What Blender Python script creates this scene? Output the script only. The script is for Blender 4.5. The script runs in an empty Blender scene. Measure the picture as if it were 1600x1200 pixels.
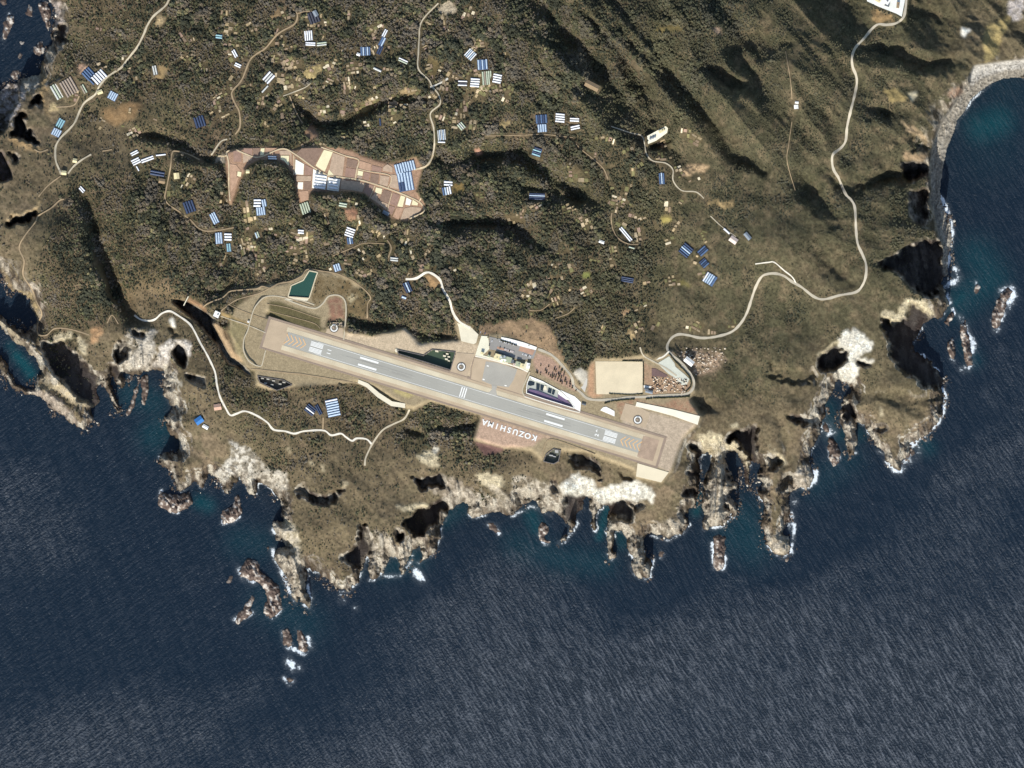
import bpy, bmesh, math, random
import numpy as np
from mathutils import Vector

# ------------------------------------------------------------------ camera, sky, sun
SC = bpy.context.scene
COL = SC.collection
M = 1.55           # metres per survey unit (the runway is 800 m long)
HC = 30000.0       # camera altitude
R = math.radians
cam_d = bpy.data.cameras.new('camera'); cam = bpy.data.objects.new('camera', cam_d); COL.objects.link(cam)
cam.location = (0, 0, HC); cam.rotation_euler = (0, 0, 0)
cam_d.sensor_width = 36.0; cam_d.lens = 36.0 * HC / (1600 * M)
cam_d.clip_start = 1000.0; cam_d.clip_end = 120000.0
SC.camera = cam
SUN_EL = R(36); SUN_AZ = math.atan2(-0.22, -0.975)      # compass-like angle from +Y towards +X
sd = Vector((math.sin(SUN_AZ) * math.cos(SUN_EL), math.cos(SUN_AZ) * math.cos(SUN_EL), math.sin(SUN_EL)))
sun_d = bpy.data.lights.new('sun', 'SUN'); sun = bpy.data.objects.new('sun', sun_d); COL.objects.link(sun)
sun_d.energy = 4.6; sun_d.angle = R(0.5); sun_d.color = (1.0, 0.97, 0.92)
sun.rotation_euler = (-sd).to_track_quat('-Z', 'Y').to_euler(); sun.location = sd * 5000
W = bpy.data.worlds.new('World'); SC.world = W; W.use_nodes = True
nt = W.node_tree; nt.nodes.clear()
sky = nt.nodes.new('ShaderNodeTexSky'); sky.sky_type = 'NISHITA'; sky.sun_disc = False
sky.sun_elevation = SUN_EL; sky.sun_rotation = SUN_AZ
bg = nt.nodes.new('ShaderNodeBackground'); bg.inputs[1].default_value = 0.15
out = nt.nodes.new('ShaderNodeOutputWorld')
nt.links.new(sky.outputs[0], bg.inputs[0]); nt.links.new(bg.outputs[0], out.inputs[0])
SC.view_settings.view_transform = 'Standard'; SC.view_settings.look = 'None'
SC.view_settings.exposure = 0.12; SC.view_settings.gamma = 1.0
try: SC.view_settings.use_curve_mapping = False
except Exception: pass
SC.cycles.max_bounces = 4; SC.cycles.diffuse_bounces = 1; SC.cycles.glossy_bounces = 2
SC.render.film_transparent = False

rnd = random.Random(7)
RNG = np.random.RandomState(11)

# ------------------------------------------------------------------ helpers
def S(r, g, b):
    f = lambda c: ((c / 255.0 + 0.055) / 1.055) ** 2.4 if c > 10 else c / 255.0 / 12.92
    return (f(r), f(g), f(b))
def P(x, y, z=0.0):                     # survey coordinates -> world
    k = M * (1 - z / HC)
    return Vector(((x - 800) * k, (600 - y) * k, z))
def Z(ox, oy, s, *pts):                 # local survey sheets at scale s
    return [(ox + a / s, oy + b / s) for a, b in pts]
A_ = lambda *p: Z(0, 0, 4, *p);     B_ = lambda *p: Z(400, 0, 4, *p)
C_ = lambda *p: Z(800, 0, 4, *p);   D_ = lambda *p: Z(1200, 0, 4, *p)
E_ = lambda *p: Z(0, 300, 4, *p);   F_ = lambda *p: Z(400, 300, 4, *p)
G_ = lambda *p: Z(800, 300, 4, *p); H_ = lambda *p: Z(1200, 300, 4, *p)
I_ = lambda *p: Z(0, 600, 4, *p);   J_ = lambda *p: Z(400, 600, 4, *p)
K_ = lambda *p: Z(800, 600, 4, *p); L_ = lambda *p: Z(1200, 600, 4, *p)
M_ = lambda *p: Z(300, 800, 4, *p); N_ = lambda *p: Z(0, 400, 5, *p)
T_ = lambda *p: Z(700, 500, 7.2727, *p)      # terminal area
Q_ = lambda *p: Z(900, 540, 7.2727, *p)      # ground east of it
W_ = lambda *p: Z(260, 440, 8, *p)           # west end
V_ = lambda *p: Z(340, 220, 8, *p)           # farm plots west
U_ = lambda *p: Z(520, 220, 8, *p)           # farm plots east
X_ = lambda *p: Z(720, 620, 8.8889, *p)      # lettering
O_ = lambda *p: Z(380, 400, 8, *p)           # green pond
Y_ = lambda *p: Z(700, 0, 2.6667, *p)
R_ = lambda *p: Z(1080, 640, 5, *p)

def tag(o, label=None, cat=None, group=None, kind=None):
    if label: o['label'] = label
    if cat: o['category'] = cat
    if group: o['group'] = group
    if kind: o['kind'] = kind
    return o
def link(name, me, m=None, parent=None):
    o = bpy.data.objects.new(name, me); COL.objects.link(o)
    if m is not None and me is not None and not me.materials:
        me.materials.append(m)
    if parent is not None:
        o.parent = parent
    return o
def empty(name, loc, rz=0.0):
    o = bpy.data.objects.new(name, None); COL.objects.link(o)
    o.location = loc; o.rotation_euler = (0, 0, rz); o.empty_display_size = 2
    return o
def bm_obj(name, bm, m, parent=None, smooth=False):
    bmesh.ops.recalc_face_normals(bm, faces=bm.faces)
    me = bpy.data.meshes.new(name); bm.to_mesh(me); bm.free()
    if smooth: me.polygons.foreach_set('use_smooth', [True] * len(me.polygons))
    return link(name, me, m, parent)
def add_box(bm, cx, cy, z0, sx, sy, sz, rz=0.0, taper=1.0):
    c, s = math.cos(rz), math.sin(rz); vs = []
    for k, zz in ((1.0, z0), (taper, z0 + sz)):
        for a, b in ((-1, -1), (1, -1), (1, 1), (-1, 1)):
            x, y = a * sx / 2 * k, b * sy / 2 * k
            vs.append(bm.verts.new((cx + x * c - y * s, cy + x * s + y * c, zz)))
    for f in ((3, 2, 1, 0), (4, 5, 6, 7), (0, 1, 5, 4), (1, 2, 6, 5), (2, 3, 7, 6), (3, 0, 4, 7)):
        bm.faces.new([vs[i] for i in f])
def add_prism(bm, pts, z0, z1):
    lo = [bm.verts.new((x, y, z0)) for x, y in pts]; hi = [bm.verts.new((x, y, z1)) for x, y in pts]
    n = len(pts)
    bm.faces.new(hi); bm.faces.new(lo[::-1])
    for i in range(n): bm.faces.new((lo[i], lo[(i + 1) % n], hi[(i + 1) % n], hi[i]))
def add_cyl(bm, cx, cy, z0, z1, r0, r1, n=10):
    a = [bm.verts.new((cx + r0 * math.cos(6.2832 * i / n), cy + r0 * math.sin(6.2832 * i / n), z0)) for i in range(n)]
    b = [bm.verts.new((cx + r1 * math.cos(6.2832 * i / n), cy + r1 * math.sin(6.2832 * i / n), z1)) for i in range(n)]
    bm.faces.new(a[::-1]); bm.faces.new(b)
    for i in range(n): bm.faces.new((a[i], a[(i + 1) % n], b[(i + 1) % n], b[i]))
def add_ring(bm, r0, r1, z0, z1, n=40):
    L = []
    for r in (r0, r1):
        for z in (z0, z1):
            L.append([bm.verts.new((r * math.cos(6.2832 * i / n), r * math.sin(6.2832 * i / n), z)) for i in range(n)])
    a0, a1, b0, b1 = L
    for i in range(n):
        j = (i + 1) % n
        bm.faces.new((a1[i], a1[j], b1[j], b1[i])); bm.faces.new((b0[i], b0[j], b1[j], b1[i])); bm.faces.new((a0[j], a0[i], a1[i], a1[j]))

# ------------------------------------------------------------------ materials
MATS = {}
def mat(name, col, var=0.15, scale=0.08, rough=0.85, fine=0.6, bump=0.0, spec=0.3, col2=None, metal=0.0):
    if name in MATS: return MATS[name]
    m = bpy.data.materials.new(name); m.use_nodes = True; t = m.node_tree
    b = t.nodes['Principled BSDF']; b.inputs['Roughness'].default_value = rough
    b.inputs['Specular IOR Level'].default_value = spec; b.inputs['Metallic'].default_value = metal
    g = t.nodes.new('ShaderNodeNewGeometry')
    n1 = t.nodes.new('ShaderNodeTexNoise'); n1.inputs['Scale'].default_value = scale; n1.inputs['Detail'].default_value = 5
    n2 = t.nodes.new('ShaderNodeTexNoise'); n2.inputs['Scale'].default_value = fine; n2.inputs['Detail'].default_value = 3
    t.links.new(g.outputs['Position'], n1.inputs['Vector']); t.links.new(g.outputs['Position'], n2.inputs['Vector'])
    ad = t.nodes.new('ShaderNodeMath'); ad.operation = 'ADD'
    t.links.new(n1.outputs[0], ad.inputs[0]); t.links.new(n2.outputs[0], ad.inputs[1])
    mr = t.nodes.new('ShaderNodeMapRange'); mr.inputs['From Min'].default_value = 0.7; mr.inputs['From Max'].default_value = 1.3
    t.links.new(ad.outputs[0], mr.inputs['Value'])
    mx = t.nodes.new('ShaderNodeMix'); mx.data_type = 'RGBA'
    c2 = col2 if col2 else tuple(min(1, c * (1 + var)) for c in col)
    c1 = tuple(c * (1 - var) for c in col)
    mx.inputs[6].default_value = (*c1, 1); mx.inputs[7].default_value = (*c2, 1)
    t.links.new(mr.outputs[0], mx.inputs[0]); t.links.new(mx.outputs[2], b.inputs['Base Color'])
    if bump:
        bp = t.nodes.new('ShaderNodeBump'); bp.inputs['Strength'].default_value = 1.0; bp.inputs['Distance'].default_value = bump
        t.links.new(n2.outputs[0], bp.inputs['Height']); t.links.new(bp.outputs[0], b.inputs['Normal'])
    MATS[name] = m; return m

# ------------------------------------------------------------------ raster tools
G = 4.0 / 3.0
X0, Y0, X1, Y1 = -80.0, -90.0, 1690.0, 1040.0
NX = int((X1 - X0) / G) + 1; NY = int((Y1 - Y0) / G) + 1
gx = X0 + G * np.arange(NX); gy = Y0 + G * np.arange(NY)
GX, GY = np.meshgrid(gx, gy)
def fill(pts, x0=X0, y0=Y0, g=G, nx=NX, ny=NY, into=None):
    m = np.zeros((ny, nx), bool) if into is None else into
    p = np.array(pts, float); q = np.roll(p, -1, 0)
    ja = max(0, int((p[:, 1].min() - y0) / g)); jb = min(ny - 1, int((p[:, 1].max() - y0) / g) + 1)
    for j in range(ja, jb + 1):
        y = y0 + j * g + 1e-4
        c = (p[:, 1] <= y) != (q[:, 1] <= y)
        if not c.any(): continue
        xs = np.sort(p[c, 0] + (y - p[c, 1]) / (q[c, 1] - p[c, 1]) * (q[c, 0] - p[c, 0]))
        for k in range(0, len(xs) - 1, 2):
            a = int(math.ceil((xs[k] - x0) / g)); b = int(math.floor((xs[k + 1] - x0) / g))
            if b >= 0 and a < nx: m[j, max(0, a):min(nx, b + 1)] = True
    return m
def box1(a, r, ax):
    if r < 1: return a
    a = np.moveaxis(a, ax, 0); n = a.shape[0]
    pad = np.concatenate([np.repeat(a[:1], r + 1, 0), a, np.repeat(a[-1:], r, 0)], 0)
    c = np.cumsum(pad, 0, dtype=np.float64)
    o = (c[2 * r + 1:2 * r + 1 + n] - c[:n]) / (2 * r + 1)
    return np.moveaxis(o, 0, ax)
def blur(a, r):                          # r in survey units
    k = max(1, int(round(r / G / 1.6)))
    a = a.astype(np.float64)
    for _ in range(2): a = box1(box1(a, k, 0), k, 1)
    return a
def blur_in(pts, r, warp=0):                     # blurred polygon mask in a window -> (slices, weights)
    p = np.array(pts); mg = r * 3 + 4
    i0 = max(0, int((p[:, 0].min() - mg - X0) / G)); i1 = min(NX, int((p[:, 0].max() + mg - X0) / G) + 1)
    j0 = max(0, int((p[:, 1].min() - mg - Y0) / G)); j1 = min(NY, int((p[:, 1].max() + mg - Y0) / G) + 1)
    m = fill(pts, X0 + i0 * G, Y0 + j0 * G, G, i1 - i0, j1 - j0)
    m = m.astype(float)
    if warp and m.size > 4:
        ny_, nx_ = m.shape; xs, ys = GX[j0:j1, i0:i1], GY[j0:j1, i0:i1]
        di = np.rint(warp / G * (fbm(xs, ys, 14, 2, 801) * 1.6 + fbm(xs, ys, 4.5, 2, 803) * 1.3)).astype(int); dj = np.rint(warp / G * (fbm(xs, ys, 14, 2, 805) * 1.6 + fbm(xs, ys, 4.5, 2, 807) * 1.3)).astype(int)
        jj, ii = np.indices(m.shape); m = m[np.clip(jj + dj, 0, ny_ - 1), np.clip(ii + di, 0, nx_ - 1)]
    if r > 0: m = blur(m, r)
    return (slice(j0, j1), slice(i0, i1)), m
def edt(mask, r=70):                     # distance (cells) to the nearest False, capped
    ny, nx = mask.shape; big = 4.0 * r
    d = np.where(mask, big, 0.0)
    for i in range(1, nx): d[:, i] = np.minimum(d[:, i], d[:, i - 1] + 1)
    for i in range(nx - 2, -1, -1): d[:, i] = np.minimum(d[:, i], d[:, i + 1] + 1)
    d2 = (d * d).astype(np.float32); o = d2.copy()
    for k in range(1, r + 1):
        o[k:] = np.minimum(o[k:], d2[:-k] + k * k); o[:-k] = np.minimum(o[:-k], d2[k:] + k * k)
    return np.minimum(np.sqrt(o), r)
def polydist(line, rad):                 # window distance to polyline
    p = np.array(line, float)
    i0 = max(0, int((p[:, 0].min() - rad - X0) / G)); i1 = min(NX, int((p[:, 0].max() + rad - X0) / G) + 2)
    j0 = max(0, int((p[:, 1].min() - rad - Y0) / G)); j1 = min(NY, int((p[:, 1].max() + rad - Y0) / G) + 2)
    if i1 <= i0 or j1 <= j0: return None, None
    gxx = GX[j0:j1, i0:i1]; gyy = GY[j0:j1, i0:i1]; d = np.full(gxx.shape, 1e9)
    for a, b in zip(p[:-1], p[1:]):
        v = b - a; L = max(1e-6, (v * v).sum())
        ii0 = max(0, int((min(a[0], b[0]) - rad - X0) / G) - i0); ii1 = int((max(a[0], b[0]) + rad - X0) / G) + 2 - i0
        jj0 = max(0, int((min(a[1], b[1]) - rad - Y0) / G) - j0); jj1 = int((max(a[1], b[1]) + rad - Y0) / G) + 2 - j0
        if ii1 <= 0 or jj1 <= 0: continue
        xs = gxx[jj0:jj1, ii0:ii1]; ys = gyy[jj0:jj1, ii0:ii1]
        t = np.clip(((xs - a[0]) * v[0] + (ys - a[1]) * v[1]) / L, 0, 1)
        d[jj0:jj1, ii0:ii1] = np.minimum(d[jj0:jj1, ii0:ii1], np.hypot(xs - a[0] - t * v[0], ys - a[1] - t * v[1]))
    return (slice(j0, j1), slice(i0, i1)), d
def vnoise(x, y, seed):
    r = np.random.RandomState(seed).rand(256, 256).astype(np.float32)
    xi = np.floor(x).astype(int); yi = np.floor(y).astype(int); fx = x - xi; fy = y - yi
    fx = fx * fx * (3 - 2 * fx); fy = fy * fy * (3 - 2 * fy)
    a = r[yi & 255, xi & 255]; b = r[yi & 255, (xi + 1) & 255]; c = r[(yi + 1) & 255, xi & 255]; d = r[(yi + 1) & 255, (xi + 1) & 255]
    return (a * (1 - fx) + b * fx) * (1 - fy) + (c * (1 - fx) + d * fx) * fy
def fbm(x, y, wl, octv, seed, ang=0.0, stretch=1.0, ridged=False, gain=0.5):
    c, s = math.cos(ang), math.sin(ang)
    u = (x * c + y * s) / (wl * stretch); v = (-x * s + y * c) / wl
    o = 0; amp = 1.0; tot = 0
    for k in range(octv):
        n = vnoise(u * 2 ** k + 17 * k, v * 2 ** k + 31 * k, seed + k)
        n = 1 - np.abs(2 * n - 1) * 2 if ridged else 2 * n - 1
        o = o + n * amp; tot += amp; amp *= gain
    return o / tot
def idw(ctrl, power=2.2):
    cx = np.linspace(X0, X1, NX // 10); cy = np.linspace(Y0, Y1, NY // 10); a, b = np.meshgrid(cx, cy)
    num = 0; den = 0
    for x, y, v in ctrl:
        w = 1.0 / (((a - x) ** 2 + (b - y) ** 2) + 300) ** (power / 2); num = num + w * v; den = den + w
    f = num / den
    u = np.interp(gx, cx, np.arange(len(cx))); v = np.interp(gy, cy, np.arange(len(cy)))
    ui = np.minimum(u.astype(int), len(cx) - 2); vi = np.minimum(v.astype(int), len(cy) - 2); fu = u - ui; fv = (v - vi)[:, None]
    r0 = f[vi][:, ui] * (1 - fu) + f[vi][:, ui + 1] * fu; r1 = f[vi + 1][:, ui] * (1 - fu) + f[vi + 1][:, ui + 1] * fu
    return r0 * (1 - fv) + r1 * fv

# ------------------------------------------------------------------ coastline
coast = ([(78, -90)] + A_((300, 0), (340, 60), (340, 130), (330, 200), (320, 260), (300, 300), (270, 350), (262, 420), (240, 465), (190, 480),
    (130, 490), (110, 520), (60, 525), (20, 560), (-20, 580)) + [(-30, 150), (-90, 150), (-90, 420)] + [(-20, 421)]
    + N_((0, 125), (40, 180), (80, 250), (130, 290), (200, 300), (240, 350), (240, 400), (290, 480), (300, 520), (265, 560), (200, 595), (100, 530), (0, 465), (-60, 430), (-60, 520))
    + N_((0, 545), (90, 640), (170, 700), (240, 770), (300, 860), (320, 910), (280, 960), (262, 1050), (200, 1040), (130, 990), (70, 900), (40, 830), (0, 780), (-60, 740), (-60, 830),
         (0, 880), (60, 1000), (120, 1040), (190, 1080), (260, 1080), (340, 1130), (390, 1190))
    + I_((350, 170), (410, 190), (430, 230), (480, 270), (520, 285), (545, 255), (580, 225), (565, 190), (560, 150), (590, 137), (625, 125), (635, 100), (620, 70), (600, 20))
    + N_((770, 1020), (790, 960), (830, 1030), (870, 1130), (930, 1200))
    + I_((690, 110), (730, 180), (760, 170), (725, 100), (700, 20))
    + N_((890, 1090), (860, 980), (880, 930), (910, 1000), (960, 1030), (980, 990), (960, 930), (1000, 920), (1080, 930), (1150, 900), (1230, 880), (1280, 900), (1285, 1000), (1270, 1080), (1330, 1150), (1370, 1190))
    + I_((1090, 140), (1060, 185), (1030, 210), (1040, 260), (1080, 320), (1120, 360), (1125, 400), (1110, 430), (1040, 430), (1000, 450), (990, 500), (1030, 520), (1065, 530),
         (1075, 600), (1100, 650), (1130, 680), (1170, 640), (1230, 600), (1250, 650), (1270, 655), (1290, 600), (1330, 560), (1360, 590), (1380, 620), (1410, 690), (1430, 690), (1450, 640),
         (1500, 580), (1530, 620), (1560, 680), (1590, 690))
    + J_((10, 610), (60, 640), (100, 660), (140, 700), (165, 780), (168, 850), (110, 860), (100, 900), (130, 960), (180, 1010), (110, 1050), (130, 1110), (170, 1180))
    + M_((560, 360), (590, 400), (610, 480), (620, 530), (650, 560), (670, 530), (700, 570), (730, 600), (740, 570), (710, 500), (715, 430), (712, 350), (730, 335), (770, 370), (820, 400), (860, 440),
         (920, 490), (980, 495), (1020, 450), (1050, 410), (1055, 370), (1075, 310), (1092, 270), (1105, 290), (1112, 420), (1140, 420), (1165, 380), (1180, 320), (1190, 380), (1205, 330), (1230, 270),
         (1280, 270), (1300, 300), (1310, 390), (1330, 385), (1350, 300), (1385, 240), (1430, 200), (1440, 250), (1420, 320), (1440, 320), (1500, 260), (1530, 230), (1535, 180), (1555, 170), (1550, 120))
    + J_((1150, 960), (1145, 900), (1180, 830), (1220, 780), (1290, 735), (1330, 745), (1325, 800), (1350, 840), (1400, 830), (1480, 800), (1560, 820))
    + K_((0, 815), (50, 770), (60, 740), (110, 740), (150, 730), (180, 760), (200, 800), (240, 800), (290, 790), (310, 830), (330, 870), (360, 895), (330, 940), (290, 975), (310, 985), (370, 930), (400, 880),
         (410, 830), (440, 750), (470, 710), (490, 760), (500, 830), (510, 930), (528, 880), (520, 850), (540, 780), (580, 755), (615, 765), (600, 850), (580, 920), (590, 1000), (600, 1085), (620, 1100),
         (640, 1080), (640, 1000), (645, 920), (690, 910), (720, 960), (730, 1030), (750, 1080), (745, 1130), (755, 1190), (790, 1215), (850, 1205), (870, 1150), (880, 1095), (840, 1080), (825, 1000),
         (830, 955), (870, 930), (930, 940), (980, 965), (1010, 940), (1060, 930), (1090, 880), (1092, 800), (1130, 770), (1150, 740), (1168, 680), (1175, 620), (1178, 520), (1165, 480), (1185, 440), (1230, 430), (1240, 500), (1205, 600),
         (1190, 700), (1195, 800), (1200, 890), (1215, 905), (1225, 870), (1260, 880), (1310, 880), (1340, 850), (1360, 800), (1340, 760), (1385, 820), (1410, 800), (1405, 750), (1350, 720), (1360, 690), (1420, 655), (1410, 620)))
coast += (R_((320, 560), (290, 480), (270, 400), (280, 340), (330, 330), (390, 380), (410, 460), (415, 560), (430, 580), (450, 580), (455, 520), (450, 440), (480, 400), (500, 420), (540, 430), (535, 500), (530, 560), (560, 590), (560, 640), (520, 640),
    (530, 700), (570, 740), (550, 830), (550, 900), (570, 970), (575, 1050), (620, 1080), (660, 1130), (720, 1145), (760, 1110), (785, 1040), (770, 990), (730, 970), (745, 900), (770, 860), (775, 790), (755, 740), (755, 680), (790, 640), (850, 610), (900, 620), (940, 590), (960, 530), (950, 470), (925, 430), (925, 370), (940, 300),
    (980, 240), (1000, 160), (1030, 60), (1050, 0))
    + L_((420, 10), (440, -30), (480, -10), (525, 40), (480, 80), (462, 130), (455, 190), (460, 250), (480, 320), (490, 380), (515, 440), (550, 430), (545, 360), (545, 300), (560, 240), (620, 270), (640, 330), (680, 390),
    (730, 430), (740, 480), (790, 530), (820, 530), (840, 490), (870, 450), (890, 410), (890, 370), (960, 330), (1020, 280), (1060, 230), (1090, 180), (1095, 100), (1085, 40), (1080, 0))
    + H_((1110, 1190), (1050, 1120), (1000, 1050), (920, 1000), (900, 950), (930, 880), (960, 820), (1000, 795), (1040, 775), (1080, 785), (1105, 740), (1125, 690), (1110, 640), (1090, 560), (1100, 540), (1125, 480), (1130, 400),
         (1148, 300), (1145, 200), (1105, 120), (1085, 60), (1070, 0))
    + D_((1085, 1100), (1105, 1000), (1120, 930), (1165, 820), (1185, 750), (1230, 700), (1270, 620), (1330, 570), (1400, 520), (1480, 490), (1560, 485), (1640, 495)) + [(1700, 140), (1700, -100)])
land = fill(coast)
dI = edt(land) * G; dO = edt(~land) * G
sdm = np.where(land, dI - G / 2, -(dO - G / 2))
wob = fbm(GX, GY, 13, 3, 40) * 4.6 + fbm(GX, GY, 6, 3, 46, ang=R(80), stretch=1.7, ridged=True) * 2.4
smooth_coast = np.clip((GX - 1440) / 40, 0, 1) * np.clip((430 - GY) / 20, 0, 1)       # the pebble beach has a clean edge
sdm = sdm + wob * (1 - 0.85 * smooth_coast) * np.clip(1.4 - np.abs(sdm) / 25, 0, 1)
d = sdm

# ------------------------------------------------------------------ heights
hc = [(100, 60, 70), (100, 200, 60), (300, 100, 120), (500, 100, 150), (700, 100, 165), (900, 80, 230), (1100, 50, 290), (1250, 120, 270), (1400, 150, 170), (1500, 60, 110), (1450, 300, 120), (1330, 420, 150), (1230, 380, 220),
      (1200, 540, 130), (1320, 620, 85), (1400, 700, 60), (1400, 600, 90), (1200, 650, 90), (1250, 740, 60), (1130, 620, 120), (900, 380, 165), (700, 380, 160), (500, 360, 150), (410, 290, 135), (300, 400, 120), (230, 470, 75), (90, 400, 120), (60, 300, 80),
      (100, 540, 60), (40, 600, 30), (330, 600, 100), (330, 720, 70), (500, 700, 105), (500, 800, 85), (520, 880, 55), (650, 700, 118), (650, 790, 85), (850, 750, 112), (1000, 800, 65), (1070, 720, 100), (1230, 830, 40), (700, 600, 133), (900, 600, 134), (480, 540, 134), (1030, 620, 133),
      (550, 260, 140), (1150, 130, 280), (1000, 200, 210)]
H = idw(hc)
H += fbm(GX, GY, 160, 4, 60) * 18 + fbm(GX, GY, 40, 4, 70) * 9
upland = np.clip((300 - GY) / 120, 0, 1) * np.clip((GX - 740) / 120, 0, 1)
H += fbm(GX, GY, 92, 4, 80, ang=R(50), stretch=3.0, ridged=True, gain=.42) * (10 + 46 * upland)
east = np.clip((GX - 1230) / 60, 0, 1) * np.clip((450 - GY) / 80, 0, 1)
H += fbm(GX, GY, 40, 4, 90, ang=R(12), stretch=2.2, ridged=True) * 9 * east
f = np.clip(d, 0, None)
cf = f / (f + 11) * (1 - np.exp(-f / 4.0))
cf = np.minimum(cf * 1.18, 1.0)
Hh = H * cf
rockn = fbm(GX, GY, 11, 4, 100, ang=R(82), stretch=2.6, ridged=True)
near = np.clip(1 - d / 26, 0, 1)
fins = fbm(GX, GY, 5.5, 3, 104, ang=R(86), stretch=3.5, ridged=True)
Hh += (rockn * 11 + fins * 5 * np.clip((GY - 480) / 80, 0, 1)) * near * np.clip(d / 4, 0, 1)
lq = 8.0; hq = Hh / lq; led = (np.floor(hq) + np.clip((hq - np.floor(hq)) * 2.6 - .8, 0, 1)) * lq
lw = np.clip(1.3 - d / 20, 0, .8); Hh = Hh * (1 - lw) + led * lw
Hh += fbm(GX, GY, 3.6, 2, 108) * 2.6 * near
Hh = np.where(d > 0, np.maximum(Hh, 0.8 + 0.5 * f), -6 + d * 0.8)
def groove(line, w, dep):
    sl, dd = polydist(line, w * 3)
    if sl is None: return
    xs, ys = GX[sl], GY[sl]; e = np.minimum(np.hypot(xs - line[0][0], ys - line[0][1]), np.hypot(xs - line[-1][0], ys - line[-1][1]))
    ta = np.clip(e / (3.2 * w), 0, 1); wn = fbm(xs, ys, 22, 3, 55); an = fbm(xs, ys, 60, 2, 57)
    dd = np.clip(dd + wn * w * .5, 0, None)
    Hh[sl] -= dep * (.25 + .75 * ta) * (.85 + .5 * an) * np.exp(-(dd / (w * (.55 + .45 * ta))) ** 2) * np.clip(d[sl] / 10, 0, 1)
def mesa(pts, up, r):
    sl, m = blur_in(pts, r); Hh[sl] += up * m
groove([(128, 296), (140, 330), (150, 365), (156, 400), (170, 430), (182, 462), (200, 480), (216, 498), (240, 506)], 12, 48)
groove([(132, 300), (150, 345), (165, 400), (185, 450), (205, 485)], 27, 30)
groove([(108, 290), (122, 340), (133, 390), (150, 440), (166, 475)], 17, -34)
groove(N_((-40, 460), (60, 520), (200, 680), (330, 850), (480, 1000), (620, 1120)), 8, -34)
groove(I_((230, 20), (330, 90), (430, 150), (520, 230)), 7, -16)
mesa([(385, 258), (405, 252), (430, 252), (448, 264), (460, 285), (462, 310), (456, 345), (400, 350), (374, 310)], 24, 4)
mesa([(270, 250), (340, 258), (351, 285), (345, 318), (300, 330), (275, 300)], 20, 5)
mesa([(485, 302), (520, 303), (555, 303), (580, 322), (605, 348), (600, 366), (540, 340), (490, 322)], 24, 4)
mesa([(470, 335), (505, 345), (520, 375), (500, 380), (470, 360)], 14, 6)
for g_, w_, dp in [(B_((240, 610), (300, 700), (400, 770), (560, 775), (640, 700), (760, 640), (900, 610), (1080, 620)), 7, 22),
    (Y_((330, 180), (470, 350), (560, 400)), 9, 22), (Y_((540, 40), (650, 130), (720, 210), (790, 350), (850, 480)), 12, 34), (Y_((1050, 280), (1200, 350), (1300, 400)), 8, 26),
    (Y_((860, 220), (950, 330), (1100, 500), (1200, 640), (1320, 700)), 9, 26), (Y_((1120, 20), (1250, 150), (1400, 220)), 14, 30), (Y_((-20, 660), (300, 640), (430, 720), (560, 820), (650, 860)), 10, 30),
    (Y_((0, 910), (280, 950), (450, 1060)), 8, 16), (Y_((380, 360), (550, 460)), 7, 16), (Y_((1420, 700), (1520, 800), (1620, 920)), 11, 24), (Y_((750, 560), (900, 600), (1050, 700)), 8, 12), (Y_((400, 20), (480, 130), (620, 260), (700, 380)), 9, 20),
    (H_((330, 350), (420, 480), (520, 540)), 13, 18), (D_((560, 300), (800, 330), (1000, 400), (1240, 380)), 8, 20), (D_((900, 60), (1100, 100)), 7, 18), (D_((640, 690), (860, 700)), 7, 14), (D_((360, 1060), (440, 1150), (560, 1180)), 9, 26),
    (D_((560, 1130), (800, 1100), (1000, 1080)), 9, 30), (J_((1080, 265), (1200, 275), (1350, 260), (1390, 215)), 5, 16), (Q_((1280, 600), (1450, 680), (1600, 720)), 7, 22), (F_((560, 780), (700, 830), (850, 840), (930, 830)), 6, 14),
    (F_((960, 860), (1080, 900), (1250, 900)), 5, 12), (A_((820, 830), (1000, 850), (1150, 910), (1300, 1000)), 6, 20), (G_((0, -80), (150, 0), (400, 60)), 8, 16), (F_((1100, 200), (1500, 190), (1700, 220)), 8, 20), (A_((1000, 500), (900, 640), (850, 800)), 12, 10),
    (L_((700, 80), (900, 110), (1060, 90)), 9, 18), (L_((860, 200), (1040, 150)), 7, 12), (L_((80, 230), (120, 400), (100, 600)), 7, 14), (W_((400, -20), (520, 110), (700, 120), (820, 20)), 5, 12)]:
    groove(g_, w_ * 1.5, dp * 1.8)
for ln_ in [R_((190, 380), (150, 520), (120, 700), (100, 880)), R_((205, 400), (185, 560), (165, 760), (150, 880)), R_((225, 420), (230, 560), (220, 740), (215, 880)), R_((250, 440), (280, 560), (300, 680)), R_((270, 450), (330, 560), (375, 610)), R_((255, 600), (270, 740), (290, 850)), R_((320, 700), (340, 800)),
    K_((100, 640), (120, 720)), K_((40, 650), (30, 760)), K_((190, 660), (215, 760)), K_((660, 790), (640, 900), (610, 1060)), K_((740, 900), (760, 1080), (780, 1180)), K_((800, 990), (820, 1120)), K_((1000, 850), (1020, 920)), K_((1050, 820), (1060, 900)), K_((960, 860), (980, 940)), J_((1190, 640), (1210, 700)), J_((1250, 590), (1260, 680)), J_((1330, 750), (1340, 820)), J_((1380, 740), (1390, 820)), J_((1430, 730), (1450, 800)), J_((1480, 700), (1520, 800)),
    M_((1180, 130), (1200, 300)), M_((1240, 150), (1270, 260)), M_((1120, 300), (1125, 410)), M_((1310, 180), (1320, 370)), M_((560, 220), (620, 400), (640, 540)), M_((620, 260), (670, 420), (720, 590)), E_((840, 1000), (830, 1120)), E_((880, 960), (890, 1110)), E_((930, 1000), (940, 1100)), E_((1000, 1000), (990, 1110))]:
    groove(ln_, 2.4, -11)
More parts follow.
